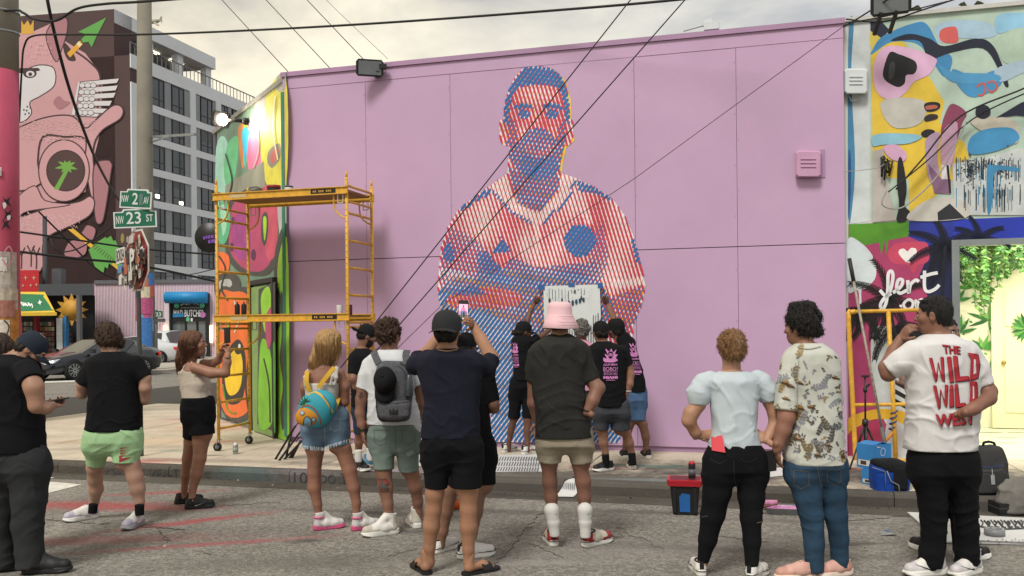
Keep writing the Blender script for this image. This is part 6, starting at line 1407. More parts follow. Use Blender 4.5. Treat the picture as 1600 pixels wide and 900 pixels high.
# 1 man in the navy cap looking at his phone
r_, h_, ob = person('person in navy cap, black tee and grey cargo trousers looking down at a phone', 6.29, '#ab7a5e', dict(hat=1, c=(50,545), H=53, yaw=72, pitch=42, dz=.02), 'short', hairc='#2b2220', beard=True, neck=(24,566,17),
 arms=[dict(ch=[(48,585,15,-.2),(53,606,15.5,-.21),(57,634,12.5,-.2),(72,638,10,-.16),(81,634,8,-.1)], tip=(93,632,-.02), n=(.1,.5,.6), side=-1, curl=.9)],
 legs=[dict(ch=[(-4,720,20),(2,800,16),(8,866,11)]), dict(ch=[(44,725,24),(46,800,18),(50,868,12)])],
 cloth_=[dict(name='shirt', mat=BLK, torso=1, rows=[(553,4,36,.07),(559,-20,50,.1),(568,-38,60),(585,-46,66),(610,-46,66),(650,-46,66),(690,-48,69),(706,-49,70)], d=.17, chains=[[(42,580,20,-.13),(50,598,19.5,-.2)]], fold=.006, seed=2),
   dict(name='trousers', mat=CH_, rows=[(696,-48,70),(715,-50,75),(735,-50,79),(752,-46,76)], d=.16, kind='pants', fold=.009, legs=[[(-8,735,33),(0,800,25),(6,850,20),(8,886,19)], [(44,735,32),(46,775,27),(43,820,24),(46,862,22),(49,886,22)]], seed=4)],
 shoes=[sh((-14,893),(28,890), BLS, BLS, style='mid', L=.31), sh((36,897),(107,893), BLS, BLS, style='mid', lace=BLS, L=.32)])
NAVY = cloth('navy_cap', '#252c36')
cap_part(h_, r_, NAVY, 0, tilt=0, drop=.0)
s = MB(); s.obox(U(90,625,6.27), Vector((1,.3,.2)).normalized(), Vector((-.3,1,0)).normalized(), Vector((0,0,1)), .07,.035,.005); o = s.build('smartphone', M('phone_black', '#16171a', .2,.05)); tag(o, 'black smartphone held low by the man in the navy cap', 'phone')
# 2 man in lime shorts
LIME = cloth('lime_shorts', '#a1c594', .8)
r_, h_, ob = person('person with wavy brown hair in black tee and lime green shorts walking away', 7.8, '#b98a70', dict(c=(168,531), H=45, yaw=-32, pitch=14, strands=[[(178,522,11),(184,536,8),(186,544,6)], [(170,540,10),(182,546,7)]]), 'wavy', hairc='#3f2c20', neck=(176,556,11), hand_s=.95,
 arms=[dict(ch=[(134,580,11,0),(130,606,10.5,.03),(128,615,9.5,.05),(142,608,7,.25),(150,604,6,.3)], tip=(158,600,.34)), dict(ch=[(224,578,11),(227,606,10),(226,624,9,.05),(214,632,7,.22),(205,628,6,.3)], tip=(198,622,.34))],
 legs=[dict(ch=[(148,700,17),(148,730,13.6),(148.5,748,12.2),(150,764,12.2),(147,784,8.2),(145,797,6.6)]), dict(ch=[(198,700,18),(205,725,15),(211,745,13.6),(215,764,12.6),(218,784,8.2),(218,800,6.6)])],
 cloth_=[dict(name='shirt', mat=BLK, torso=1, rows=[(549,163,190),(555,146,207),(563,136,219),(578,135,222),(600,140,219),(632,139,220),(651,136,221),(673,133,222)], d=.15, chains=[[(146,570,14,0),(130,600,14.5,0)], [(212,568,14,0),(226,591,13.5,0)]], fold=.006, seed=6),
   dict(name='shorts', mat=LIME, rows=[(668,133,222),(690,132,221.5),(708,132,221)], d=.155, kind='pants', fold=.008, legs=[[(153,695,21),(149,724,15.5)], [(198,695,22),(197,722,21.5)]], seed=8)],
 shoes=[sh((154,808),(119,814), WHS, SOLW, lace=SOLW, L=.31, panel=M('shoe_lilac', '#a9a4b4', .55)), sh((222,818),(200,828), WHS, M('sole_grey', '#8f8d90', .6), lace=SOLW, L=.31, panel=M('shoe_lilac', '#a9a4b4'))])
for k, q in enumerate([[(146,787,6.9),(144.5,802,6.6)], [(218,788,7.2),(218,805,6.6)]]): sock(r_, [(x, y, rr_, (-.05 if k == 0 else -.1)) for x, y, rr_ in q], 7.8, BLK)
p = Paint(onto([ob['shorts']], 7.7), .004,.0005); RED = M('print_red', '#a5303c', .7)
p.poly([(186,722),(186,712),(191,716),(206,714),(193,720)], RED)
for k in range(4): p.poly([(187,700 + k * 4),(204 - k, 698 + k * 4),(188,702 + k * 4)], RED)
p.build('print', ob['shorts'])
s = MB(); s.tube([h_.T(.034,.088,.004), h_.T(.07,.075,.006), h_.T(.079,.0,.01)], .002,5); s.tube([h_.T(-.034,.1,.004), h_.T(-.07,.08,.006), h_.T(-.079,.0,.01)], .002,5); s.build('glasses', M('glasses_frame', '#5c5048', .4), r_)
# 3 woman photographing the corner wall
TAN = cloth('cream_tank', '#b3a799');
r_, h_, ob = person('person with auburn hair in cream tank top and black shorts holding up a phone', 8.5, '#9d694d', dict(c=(304,538), H=39, yaw=83, pitch=-6, strands=[[(294,530,13),(288,550,9),(284,570,6)], [(300,535,12),(296,555,8),(290,572,6)], [(290,535,10),(282,560,7),(281,574,4)]]), 'long', hairc='#5e3d2a', neck=(297,568,8), hand_s=.85,
 arms=[dict(ch=[(305,575,9.5,-.12),(330,583,9,-.14),(352,583,7.5,-.14),(355,566,6.8,-.13),(356,554,5.2,-.12)], tip=(360,538,-.1), n=(-.8,.5,0), side=1, curl=.7), dict(ch=[(318,568,8,.12),(332,568,7,.12),(341,563,6.5,.1),(347,550,5,.04)], tip=(354,536,0), n=(.6,-.6,0), side=1, curl=.6)],
 legs=[dict(ch=[(312,660,18),(314,690,13.6),(312,716,11),(307,740,10.4),(301,764,6.6),(300,782,5.4)]), dict(ch=[(302,660,17),(299,690,12.5),(293,716,9),(290,742,8),(288,764,5.5),(287,776,5)])],
 torso=dict(rows=[(568,288,312),(580,284,318),(600,286,326),(625,288,330),(640,292,326)], d=.145),
 cloth_=[dict(name='tank_top', mat=TAN, rows=[(580,280,318,.14),(590,281,325,.15),(600,283,329),(612,286,326),(625,287,331)], d=.16, fold=.004, fr=1.6, seed=3, chains=[[(288,572,2.0,-.13),(284,583,2.4,-.12)], [(299,566,1.8,-.10),(304,574,1.8,-.135),(307,586,2.4,-.13)]]),
   dict(name='shorts', mat=BLK, rows=[(620,287,331),(640,283,335),(665,284,336)], d=.17, kind='pants', fold=.006, legs=[[(314,650,20),(316,679,21)], [(304,650,18),(300,684,15)]], seed=12)],
 shoes=[sh((289,796),(337,792), BLS, BLS, lace=BLS, L=.27), sh((273,788),(316,784), BLS, BLS, lace=BLS, L=.27)])
swoosh(ob['shoes'][0][0], 8.4,305,789,12, False, M('mark_white', '#c9c6c2', .5), r_)
s = MB(); s.obox(U(355,524,8.44), Vector((.5,.85,0)).normalized(), Vector((.85,-.5,.1)).normalized(), ZZ, .006,.036,.075); o = s.build('smartphone', M('phone_black', '#16171a')); tag(o, 'black smartphone raised by the auburn haired woman towards the corner wall', 'phone')
s = MB(); a = U(348.5,546,8.53); s.tube([a + Vector((math.cos(t) * .03, math.sin(t) * .03,.01 * math.cos(t))) for t in np.linspace(0,6.28,13)], .005,5); s.build('bracelet', M('bracelet_red', '#8c2a30', .5), r_)
s = MB(); a = U(356,558,8.38); s.tube([a + Vector((math.cos(t) * .036, math.sin(t) * .036,0)) for t in np.linspace(0,6.28,13)], .004,5); s.build('bracelet', M('bracelet_silver', '#a8a39c', .3,.1,3,0,1,.8), r_)
# 4 blonde woman with the pineapple backpack
WTOP = cloth('white_ribbed', '#bdb7b2', bump=.5, bs=260); DEN = cloth('denim_light', '#5f7489', var=.25)
r_, h_, ob = person('person with long blonde hair, white top and frayed denim shorts seen from behind', 7.52, '#96624a', dict(c=(514,541), H=45, yaw=28, pitch=2, strands=[[(508,530,15),(500,556,11),(494,576,6)], [(518,530,15),(524,556,8),(528,572,4)], [(504,540,12),(492,562,8),(489,578,5)], [(512,540,13),(510,560,10),(504,574,6)], [(500,548,11),(497,566,8),(492,581,4)]]), 'long', hairc='#a17e52', neck=(508,572,9), hand_s=.85,
 arms=[dict(ch=[(530,584,10),(538,604,9.5),(538,628,8.5,.02),(532,634,7.5,.1),(522,618,6,.25)], tip=(516,608,.3)), dict(ch=[(484,584,9.5),(477,606,8.5),(477,628,8,.05),(486,624,6,.22)], tip=(494,612,.3))],
 legs=[dict(ch=[(494,675,18),(493,704,14.5),(491,738,11.4),(491,762,11.2),(496,788,7.6),(498,806,6.2)]), dict(ch=[(526,675,18),(535,700,14.5),(546,734,12.2),(553,762,10.6),(557,786,7.6),(557,806,6.2)])],
 torso=dict(rows=[(572,494,524,.08),(578,480,536),(590,476,538),(612,479,531),(640,479,530),(665,476,540)], d=.105),
 cloth_=[dict(name='top', mat=WTOP, rows=[(598,474,533),(612,477,531),(628,478,529),(646,476,532)], d=.115, fold=.003, fr=1.5, seed=5, chains=[[(481,578,2.4,-.085),(476,590,2.4,-.11),(477,604,2.8,-.1)], [(524,574,2.0,-.09),(519,588,2,-.115),(516,602,2.6,-.11)], [(528,575,2.0,-.09),(526,590,2,-.11),(523,602,2.4,-.1)]]),
   dict(name='denim_shorts', mat=DEN, rows=[(637,478,532),(652,475,538),(672,472,543),(684,471,545)], d=.135, kind='pants', fold=.006, legs=[[(491,668,20),(490,699,18.6)], [(526,668,20.5),(528,696,19.5)]], seed=21)],
 shoes=[sh((490,829),(531,824), WHS, M('sole_pink', '#bd4f78', .5), style='high', lace=M('lace_pink', '#c45c86', .6), L=.27, panel=M('shoe_pale_grey', '#b9b4b6', .5)), sh((550,830),(584,824), WHS, M('sole_pink', '#bd4f78'), style='high', lace=M('lace_pink', '#c45c86'), L=.27, panel=M('shoe_pale_grey', '#b9b4b6'))])
s = MB()
for k in range(90):
 side = k % 2; x = rng.uniform(472,508) if side else rng.uniform(508,547); y = 698 + (x - 472) * .1 if side else 699 - (x - 508) * .3; a = U(x, y - 2,7.39 + rng.uniform(0,.02)); s.bar(a, a + Vector((rng.uniform(-.008,.008), -.003,-rng.uniform(.012,.035))), .0025)
o = s.build('fringe', M('denim_fringe', '#b9c2c8', .9), ob['denim_shorts']); o['kind'] = 'stuff'
p = Paint(onto([ob['denim_shorts']], 7.4), .003,.0003); ST_ = M('denim_stitch', '#8d9aa6', .8); p.stroke([(506,645),(507,668),(508,694)], .8, ST_)
for q in ([(516,652),(532,655),(531,670),(524,674),(516,670),(516,652)],): p.stroke(q, .8, ST_, False)
p.stroke([(478,642),(505,643),(533,641)], .7, ST_); p.build('stitching', ob['denim_shorts'])['kind'] = 'stuff'
for q in ob['shoes']:
 s = MB(); s.tube([q[1](.05 + math.cos(t) * .04, math.sin(t) * .04,.116) for t in np.linspace(0,6.28,15)], .010,6); s.build('collar', M('lace_pink', '#c45c86'), q[0])
bp = thing('backpack', 'small turquoise backpack shaped like a pineapple house, worn by the blonde woman', 'backpack', tuple(U(492,668,7.32)))
def PX(x, y, dz): return U(x, y, 7.34 + dz)
F = Field(); ax_ = (Vector((.94,.3,.15)).normalized(), Vector((-.3,.95,0)).normalized(), Vector((-.14,-.05,.99)).normalized())
F.ell(PX(494,640,0), ax_, (.145,.085,.15), .02); F.ell(PX(503,632,.01), ax_, (.12,.08,.12), .03); V, Q = F.mesh(.009); mo = mesh_obj('shell', V, Q, cloth('turquoise', '#3d97a8', .6), bp)
F = Field(); F.ell(PX(482,650,-.055), ax_, (.105,.055,.085), .02); V, Q = F.mesh(.008); pk_ = mesh_obj('front_pocket', V, Q, cloth('pineapple_orange', '#c5862a', .6), bp)
fn_ = onto([mo, pk_], 7.2); p = Paint(fn_, .004,.0006)
p.stroke([(480,617),(492,612),(508,624),(520,645)], 3.4, '#c59f3c'); p.stroke([(470,638),(478,633),(490,638),(499,652),(501,664)], 2.2, '#8c4f22'); p.poly(ring(472,645,4,4.4,14), '#5a5f63'); p.poly(ring(472,645,2.6,3,14), '#9aa3a8'); p.poly(ring(490,656,4,4.4,14), '#5a5f63'); p.poly(ring(490,656,2.6,3,14), '#9aa3a8')
p.poly([(474,666),(475,655),(480,651),(486,656),(487,666)], '#6f98ad'); p.stroke([(474,665),(475,655),(480,651),(486,656),(487,666)], 1.6, '#3a4248'); p.stroke([(505,618),(515,632),(517,650)], 1.5, '#2e6f80'); p.build('print', mo)
for k, (dx, dy) in enumerate([(-10,-10),(-5,-14),(0,-17),(5,-15),(9,-11),(-13,-5),(2,-12)]):
 s = MB(); b_ = PX(476,634,-.085 + .004 * k); t_ = PX(476 + dx, 634 + dy, -.10); w_ = Vector((.012,0,.004)); s.prism([b_ - w_, b_ + w_, t_], (0,.006,0)); s.build('leaf', M('pineapple_leaf', '#2c6b46', .6), bp)
YS = cloth('yellow_strap', '#c39a34', .7)
for pts in ([(484,612,7.37),(479,596,7.37),(480,580,7.41)], [(497,606,7.36),(509,590,7.38),(522,574,7.42)], [(515,650,7.38),(524,636,7.4),(529,622,7.5)]):
 s = MB(); P3 = [Vector(q) for q in smooth_poly([tuple(U(*q)) for q in pts], 5, False)]
 for a, b_ in zip(P3, P3[1:]): s.bar(a, b_ + (b_ - a) * .1,.036,.008, up=(0,1,0))
 s.build('strap', YS, bp)
# 5 man in backward cap by the scaffold
r_, h_, ob = person('person in black tee and backward black cap looking down beside the yellow scaffold', 9.73, '#8d5d46', dict(hat=1, c=(574,524), H=35, yaw=68, pitch=24), 'short', hairc='#1b1513', beard=True, neck=(566,546,9), z0=SW,
 arms=[dict(ch=[(556,570,8.5,-.1),(552,592,8,-.12),(557,604,7,-.1),(572,592,6,.05)], tip=(582,586,.1)), dict(ch=[(585,568,8,.1),(588,592,7,.1),(584,606,6,.1)], tip=(584,618,.1))],
 legs=[dict(ch=[(563,660,10),(561,690,7.4),(560,706,5.6),(560,720,4.6)]), dict(ch=[(578,660,10),(578,690,7.4),(578,706,5.6),(578,720,4.6)])],
 cloth_=[dict(name='shirt', mat=BLK, torso=1, rows=[(544,558,574),(549,549,584),(556,545,589),(575,545,590),(605,548,589),(634,548,590)], d=.14, chains=[[(555,562,10,-.06),(552,585,9.6,-.1)]], seed=31),
   dict(name='shorts', mat=cloth('denim_dark', '#2c3a4c'), rows=[(628,549,590),(645,549,590)], d=.13, kind='pants', legs=[[(562,640,12),(562,676,10.5)], [(578,640,11.5),(578,676,10.5)]], seed=32)],
 shoes=[sh((556,733),(575,738), BLS, SOLW, style='mid', trim=SOLW), sh((572,726),(584,731), M('shoe_blue', '#3f7f9f', .5), SOLW, style='mid')])
cap_part(h_, r_, cloth('black_cap', '#19191b'), 180, tilt=-8)
SOCKW = cloth('sock_white', '#cbc9c6', .9,.05)
sock(r_, [(560,703,6),(560,722,5.4)], 9.72, SOCKW); sock(r_, [(578,700,6),(578,720,5.4)], 9.83, SOCKW)
# 6 man with the grey backpack
TIE = cloth('white_tie_dye', '#c4c6c9', var=.10); blob(TIE, (0.1,-.1,1.2), .6,(.25,.3,.12), '#8f979f', .5,14,.8); SAGE = cloth('sage_shorts', '#67746e', var=.16)
r_, h_, ob = person('person with curly dark hair, white patterned tee and sage shorts with a grey backpack', 7.42, '#8f5f49', dict(c=(608,524), H=47, yaw=24, pitch=4), 'curly', hairc='#3a2519', neck=(609,552,11),
 arms=[dict(ch=[(567,600,10),(564,624,9.6),(562,646,8.2),(565,664,7.4),(567,674,6)], tip=(570,696,-.02), n=(.9,.3,0), side=-1, curl=.6), dict(ch=[(652,600,10),(655,630,9,.03),(652,655,8,.1)], tip=(650,675,.12))],
 legs=[dict(ch=[(597,705,17),(600,740,12.8),(602,762,13),(606,788,9.2),(608,808,7.4)]), dict(ch=[(636,705,17),(643,738,12.6),(649,760,12.4),(653,784,9),(653,800,7.4)])],
 cloth_=[dict(name='shirt', mat=TIE, torso=1, rows=[(546,594,626),(552,578,641),(560,571,650),(580,568,652),(610,573,650),(640,574,653),(662,573,655)], d=.14, chains=[[(576,572,13.5),(567,607,13)], [(645,570,13.5),(655,602,13)], [(640,640,14,-.02),(648,668,11,-.02),(651,682,5,-.02)]], seed=41, fold=.008),
   dict(name='shorts', mat=SAGE, rows=[(656,573,655),(680,574,656),(704,576,656)], d=.145, kind='pants', fold=.007, legs=[[(598,695,20),(599,734,17.2)], [(636,695,19),(639,734,17.2)]], seed=42)],
 shoes=[sh((622,833),(582,838), WHS, SOLW, style='high', lace=SOLW, L=.31, panel=M('shoe_cream', '#b3aca0', .6)), sh((653,827),(640,815), WHS, SOLW, style='high', L=.30, panel=M('shoe_cream', '#b3aca0'))])
p = Paint(onto([ob['shorts']], 7.3), .003,.0003); ST2 = M('sage_stitch', '#4e5a55', .8); p.stroke([(617,664),(618,690),(619,708)], .9, ST2); p.stroke([(584,672),(604,672),(603,692),(594,696),(585,691),(584,672)], .8, ST2, False); p.stroke([(628,672),(648,672),(648,690),(638,695),(629,691),(628,672)], .8, ST2, False); p.poly([(634,708),(645,703),(648,709),(637,714)], M('sage_patch', '#8a938d', .8)); p.build('stitching', ob['shorts'])['kind'] = 'stuff'
s = MB(); a = U(567,671,7.42); s.tube([a + Vector((math.cos(t) * .034, math.sin(t) * .034,0)) for t in np.linspace(0,6.28,15)], .009,6); s.obox(a + Vector((-.03,-.02,0)),(1,0,0),(0,1,0), ZZ, .012,.015,.018); s.build('wristwatch', BLS, r_)
p = Paint(onto([ob['body']], 7.4), .003,.0004); r4 = random.Random(4)
for k in range(16): p.c([(600 + r4.uniform(-9,8) + math.cos(t) * 2.4,758 + r4.uniform(-11,10) * 1 + math.sin(t) * 2.6) for t in (0,1.2,2.6,4,5.2)], ['#5a3a32', '#7a3430', '#4a3a36', '#3f4a44'][k % 4])
for k in range(6): p.stroke([(562 + r4.uniform(-3,3), 612 + k),(564 + r4.uniform(-3,3), 618 + k)], 1.4, '#4a3630', False)
p.build('tattoo', ob['body'])
bk = thing('backpack', 'heather grey backpack with a black cap clipped on, worn by the curly haired man', 'backpack', tuple(U(613,660,7.2)))
HG = M('heather_grey', '#4c4d52', .9,.35,60,.3,300, fine=.25); BB = cloth('bag_black', '#1b1c1f')
def rowsobj(name, rows, Dd, d, mat, par, e=3.2, h=.0095, fold=.004, seed=1, kind='drape'):
 z, xc, w, dd, yc = [], [], [], [], []
 for q in rows:
  a, b_ = U(q[1], q[0], Dd), U(q[2], q[0], Dd); z.append((a.z + b_.z) / 2); xc.append((a.x + b_.x) / 2); w.append((b_.x - a.x) / 2); dd.append(q[3] if len(q) > 3 else d); yc.append(Dd)
 F = Field(); F.rows(z, xc, w, dd, yc, e=e); V, Q = F.mesh(h); V = relax(V, Q, 2,.4); N = vnormals(V, Q); V = V + N * folds(V, seed, fold, 1, kind)[:, None]; return mesh_obj(name, V, Q, mat, par)
mo = rowsobj('bag_body', [(564,600,632,.06),(568,592,640,.09),(580,587,643,.11),(610,586,644,.12),(640,588,643,.12),(654,592,641,.1),(658,597,636,.07)], 7.22,.11, HG, bk)
pk_ = rowsobj('front_pocket', [(626,594,640,.03),(632,591,642,.05),(650,593,641,.05),(656,598,636,.03)], 7.10,.05, HG, bk)
p = Paint(onto([mo, pk_], 7.1), .004,.0006); p.stroke([(592,628),(616,630),(641,627)], 1.6, '#141416'); p.stroke([(589,600),(588,640),(594,655),(615,659),(637,655),(643,640),(642,600),(636,575),(625,567)], 2.4, '#141416'); p.stroke([(620,570),(634,585),(637,625)], 1.2, '#222326')
for dx in (-4,0,4): p.c([(615 + dx - 2.6,646),(615 + dx * 1.5,639 - (dx == 0) * 1.5),(615 + dx + 2.6,646)], '#141416')
p.stroke([(608,648),(622,648)], 1, '#141416', False); p.build('print', mo)
for pts in ([(592,568,7.22),(586,556,7.27),(584,549,7.36)], [(636,568,7.22),(634,556,7.27),(636,548,7.36)]):
 s = MB(); P3 = [Vector(q) for q in smooth_poly([tuple(U(*q)) for q in pts], 5, False)]
 for a, b_ in zip(P3, P3[1:]): s.bar(a, b_ + (b_ - a) * .1,.055,.014, up=(0,1,0))
 s.build('strap', HG, bk)
s = MB(); s.lathe(U(639,606,7.12), [(.03,-.07),(.034,-.06),(.034,.05),(.02,.07),(.018,.10),(.012,.105)], 14); s.build('bottle', M('bottle_smoke', '#3c4145', .2), bk)
class HH: pass
cp_ = thing('cap', 'black cap hanging on the heather grey backpack', 'cap', tuple(U(602,590,7.08)))
hd = Head(602,592,7.06,52,185,68); hd.C = U(602,598,7.10); cap_part(hd, cp_, cloth('black_cap', '#19191b'), 0, size=.93)
# 7 man in navy tee filming with his phone held high
SK7 = '#a5714f'; NVT = cloth('navy_tee', '#1a1b27'); BSH = cloth('black_shorts', '#111114')
r_, h_, ob = person('person in navy tee, black shorts and slides filming the mural with a raised phone', 6.12, SK7, dict(hat=1, c=(699,515), H=60, yaw=8, pitch=-4), 'short', hairc='#17120f', neck=(699,552,15), hand_s=1.0,
 arms=[dict(ch=[(668,560,15,.05),(652,572,14,.12),(664,554,11.5,.3),(690,520,9,.42),(706,506,7.5,.44)], tip=(716,484,.44), n=(.8,.5,0), side=-1, curl=.7), dict(ch=[(735,560,15,.05),(764,572,13.5,.12),(766,556,12.5,.2),(752,530,10.8,.34),(738,507,7.6,.44)], tip=(724,486,.46), n=(-.8,.5,0), side=1, curl=.75)],
 legs=[dict(ch=[(682,740,24),(679,772,16),(677,796,14),(674,822,14.4),(671,856,10),(671,878,8.2)]), dict(ch=[(730,740,24),(731,772,16.5),(732,796,14.4),(732,824,14.8),(732,858,10),(732,880,8.4)])],
 cloth_=[dict(name='shirt', mat=NVT, torso=1, rows=[(544,682,716,.09),(549,668,730),(556,656,744),(570,650,754),(590,652,754),(620,660,751),(650,659,751),(672,657,752),(684,656,753)], d=.145, chains=[[(668,562,17,.02),(649,571,15.5,.10),(655,558,14.6,.2)], [(733,562,18,.02),(760,575,15.5,.10),(768,561,15,.17)]], seed=51, fold=.008),
   dict(name='shorts', mat=BSH, rows=[(676,657,752),(700,658,754),(725,659,755)], d=.16, kind='pants', fold=.008, legs=[[(683,715,25),(680.5,762,18.5)], [(729,715,26),(729,761,25.5)]], seed=52)],
 shoes=[sh((668,898),(652,886), BLS, BLS, bare=1), sh((726,899),(776,889), BLS, BLS, bare=1)])
c_ = cap_part(h_, r_, cloth('dark_grey_cap', '#2c2d30'), 180, tilt=-6, size=1.08)
p = Paint(onto([c_], 5.9), .003,.0004); p.poly([(685,526.5),(695,526.5),(690,533)], '#a9aaa8'); p.stroke([(676,533),(690,537),(714,533)], .9, '#1c1c1e'); p.build('badge', c_)
for hx_, tx_ in (((668,898),(652,886)),((726,899),(776,889))):
 hp_, tp = G(hx_[0], hx_[1]), G(tx_[0], tx_[1]); f = (tp - hp_).normalized(); r = Vector((f.y, -f.x, 0)); T = lambda x, y, z: hp_ + f * x + r * y + ZZ * z
 s = MB(); o2 = smooth_poly([(-.02,0),(.0,.036),(.08,.04),(.2,.054),(.265,.04),(.285,0),(.265,-.04),(.2,-.052),(.08,-.038),(.0,-.034)], 3)
 s.prism([T(x, y, .002) for x, y in o2], ZZ * .02); so_ = s.build('slide_sole', BLS, r_); s = MB(); vs = []
 for i in range(9):
  a = math.pi * i / 8; vs += [T(.12,-.052 * math.cos(a), .02 + .052 * math.sin(a)), T(.20,-.056 * math.cos(a), .02 + .040 * math.sin(a))]
 s.add(vs, [(2 * i, 2 * i + 1,2 * i + 3,2 * i + 2) for i in range(8)], 0, True); s.add([v + f * .002 + ZZ * .004 for v in map(Vector, vs)], [(2 * i, 2 * i + 2,2 * i + 3,2 * i + 1) for i in range(8)], 0, True); st_ = s.build('strap', BLS, so_)
p = Paint(onto([ob['shirt']], 6), .003,.0004)
for pts in ([(683,546),(699,548.5),(715,546)], ): p.stroke(pts, 1.3, '#8c6a4c')
p.build('necklace', r_)
ph = thing('smartphone', 'smartphone with bright camera screen raised by the man in the navy tee', 'phone', tuple(U(724,486,6.56)))
c = U(724,485.5,6.55); ex = Vector((.995,.06,-.05)).normalized(); n = Vector((.06,-.99,.05)).normalized(); ez = n.cross(ex).normalized(); ez = ez if ez.z > 0 else -ez
s = MB(); hw, hh, q = .0375,.077,.009; rp_ = [c + ex * a * (hw - q) + ez * b_ * (hh - q) + ex * math.cos(t) * q + ez * math.sin(t) * q for (a, b_, t0) in ((1,1,0),(-1,1,90),(-1,-1,180),(1,-1,270)) for t in (R(t0), R(t0 + 45), R(t0 + 90))]
s.prism(rp_, n * -.008); s.build('case', M('phone_black', '#16171a'), ph)
def scr(x, y, off): return c + ex * x * .034 + ez * y * .0715 + n * off
SCM = lambda h: M('screen_' + h.strip('#'), h, .25,.02,1,0,1,0,.5,.75)
p = Paint(scr, .001,.0003); p.poly([(-1,-1),(1,-1),(1,1),(-1,1)], SCM('#141416')); p.poly([(-.98,-.62),(.98,-.62),(.98,.68),(-.98,.68)], SCM('#c79ab0')); p.poly([(-.98,-.62),(.98,-.62),(.98,-.42),(-.98,-.42)], SCM('#77736d'))
p.c([(-.5,.1),(-.25,.3),(.2,.3),(.5,.05),(.45,-.35),(-.4,-.35)], SCM('#b06a86')); p.poly(ring(-.02,.44,.17,.14,14), SCM('#6d4f74')); p.poly([(-.3,-.05),(.35,-.05),(.3,-.4),(-.25,-.4)], SCM('#4f78ac'))
for x, w in ((-.7,.1),(-.35,.12),(.02,.14),(.3,.1),(.62,.12)): p.poly([(x - w, -.6),(x + w, -.6),(x + w * .8,-.15),(x - w * .8,-.15)], SCM('#1c1b1f')); p.poly(ring(x, -.09,.08,.06,10), SCM('#2a2320'))
p.poly(ring(0,-.82,.16,.075,16), SCM('#d8d8d8')); p.poly([(-.5,-.7),(.5,-.7),(.5,-.66),(-.5,-.66)], SCM('#8a7d30')); p.build('screen', ph)
# 8 person in black mostly hidden behind the navy tee
r_, h_, ob = person('person in black cap, tee and shorts with white sneakers, standing behind the filming man', 6.68, '#8a5f48', dict(hat=1, c=(729,541), H=44, yaw=22, pitch=6), 'short', hairc='#1a1412', neck=(730,566,12),
 arms=[dict(ch=[(768,612,10,-.04),(771,632,9.5,-.04),(772,638,9,.0),(758,640,7.5,.2)], tip=(744,636,.3), slv=0)],
 legs=[dict(ch=[(714,730,20),(704,765,14),(697,800,11.6),(692,830,9),(688,852,7)]), dict(ch=[(750,730,20),(748,768,13),(744,800,11),(738,834,8.5),(732,856,7)])],
 cloth_=[dict(name='shirt', mat=BLK, torso=1, rows=[(563,716,744),(569,702,757),(578,696,768),(600,698,770),(640,704,766),(682,704,770)], d=.125, chains=[[(758,582,16,-.02),(770,628,12,-.04)]], seed=61),
   dict(name='shorts', mat=BSH, rows=[(676,704,771),(705,704,774),(725,705,776)], d=.13, kind='pants', legs=[[(720,715,19),(712,757,19)], [(754,715,21),(756,758,20)]], seed=62)],
 shoes=[sh((678,866),(700,858), WHS, SOLW, trim=BLS, L=.28), sh((716,874),(762,868), WHS, SOLW, lace=WHS, trim=BLS, L=.29)])
cap_part(h_, r_, cloth('black_cap', '#19191b'), 0, tilt=0)
# 9 artist at the left of the stencil
PR = M('shirt_print_pink', '#c77fb9', .7,.1,20)
r_, h_, ob = person('person in black printed tee and cap holding up the left edge of the stencil', 10.95, '#6f4735', dict(hat=1, c=(819,517), H=31, yaw=70, pitch=8, strands=[[(806,514,5),(802,524,4),(800,536,2.5)]]), 'short', hairc='#14110f', neck=(814,530,6), z0=SW, hand_s=1.0,
 arms=[dict(ch=[(822,520,5,.1),(824,500,4.8,.16),(829,486,4.2,.2),(836,473,3.2,.24)], tip=(847,462,.30), n=(.2,.9,0), side=1, curl=.35, slv=None), dict(ch=[(838,528,6,0),(848,524,5,.05),(862,512,4.4,.15),(872,502,3.4,.26)], tip=(880,496,.36), n=(.2,.9,0), side=-1, curl=.3, slv=0)],
 legs=[dict(ch=[(806,630,10),(800,655,6.6),(798,674,5.9),(795,694,4),(795,702,3.6)]), dict(ch=[(824,630,10),(823,655,7.2),(824,674,6.4),(824,694,4.2),(824,704,3.6)])],
 cloth_=[dict(name='shirt', mat=BLK, torso=1, rows=[(523,808,822),(527,800,832),(533,798,838),(550,799,836),(570,801,833),(594,800,835)], d=.14, chains=[[(830,534,7.5,0),(842,527,7,.03)], [(820,532,7,.06),(823,518,6.4,.12)]], seed=71, fold=.006),
   dict(name='shorts', mat=BSH, rows=[(588,800,836),(606,798,837),(622,797,837)], d=.14, kind='pants', legs=[[(806,615,10.5),(803,653,10)], [(826,615,10.5),(825,653,10)]], seed=72)],
 shoes=[sh((785,708),(804,704), WHS, SOLW, trim=BLS, L=.29), sh((816,711),(838,707), WHS, SOLW, trim=BLS, L=.30)])
cap_part(h_, r_, cloth('black_cap', '#19191b'), 0)
for k, px in enumerate((797,829)):
 p = Paint(onto([ob['shoes'][k][0]], 10.9), .004,.0005); p.stroke([(px - 3,705),(px + 3,702),(px + 8,704)], 1.3, BLS); p.build('side_mark', ob['shoes'][k][0])
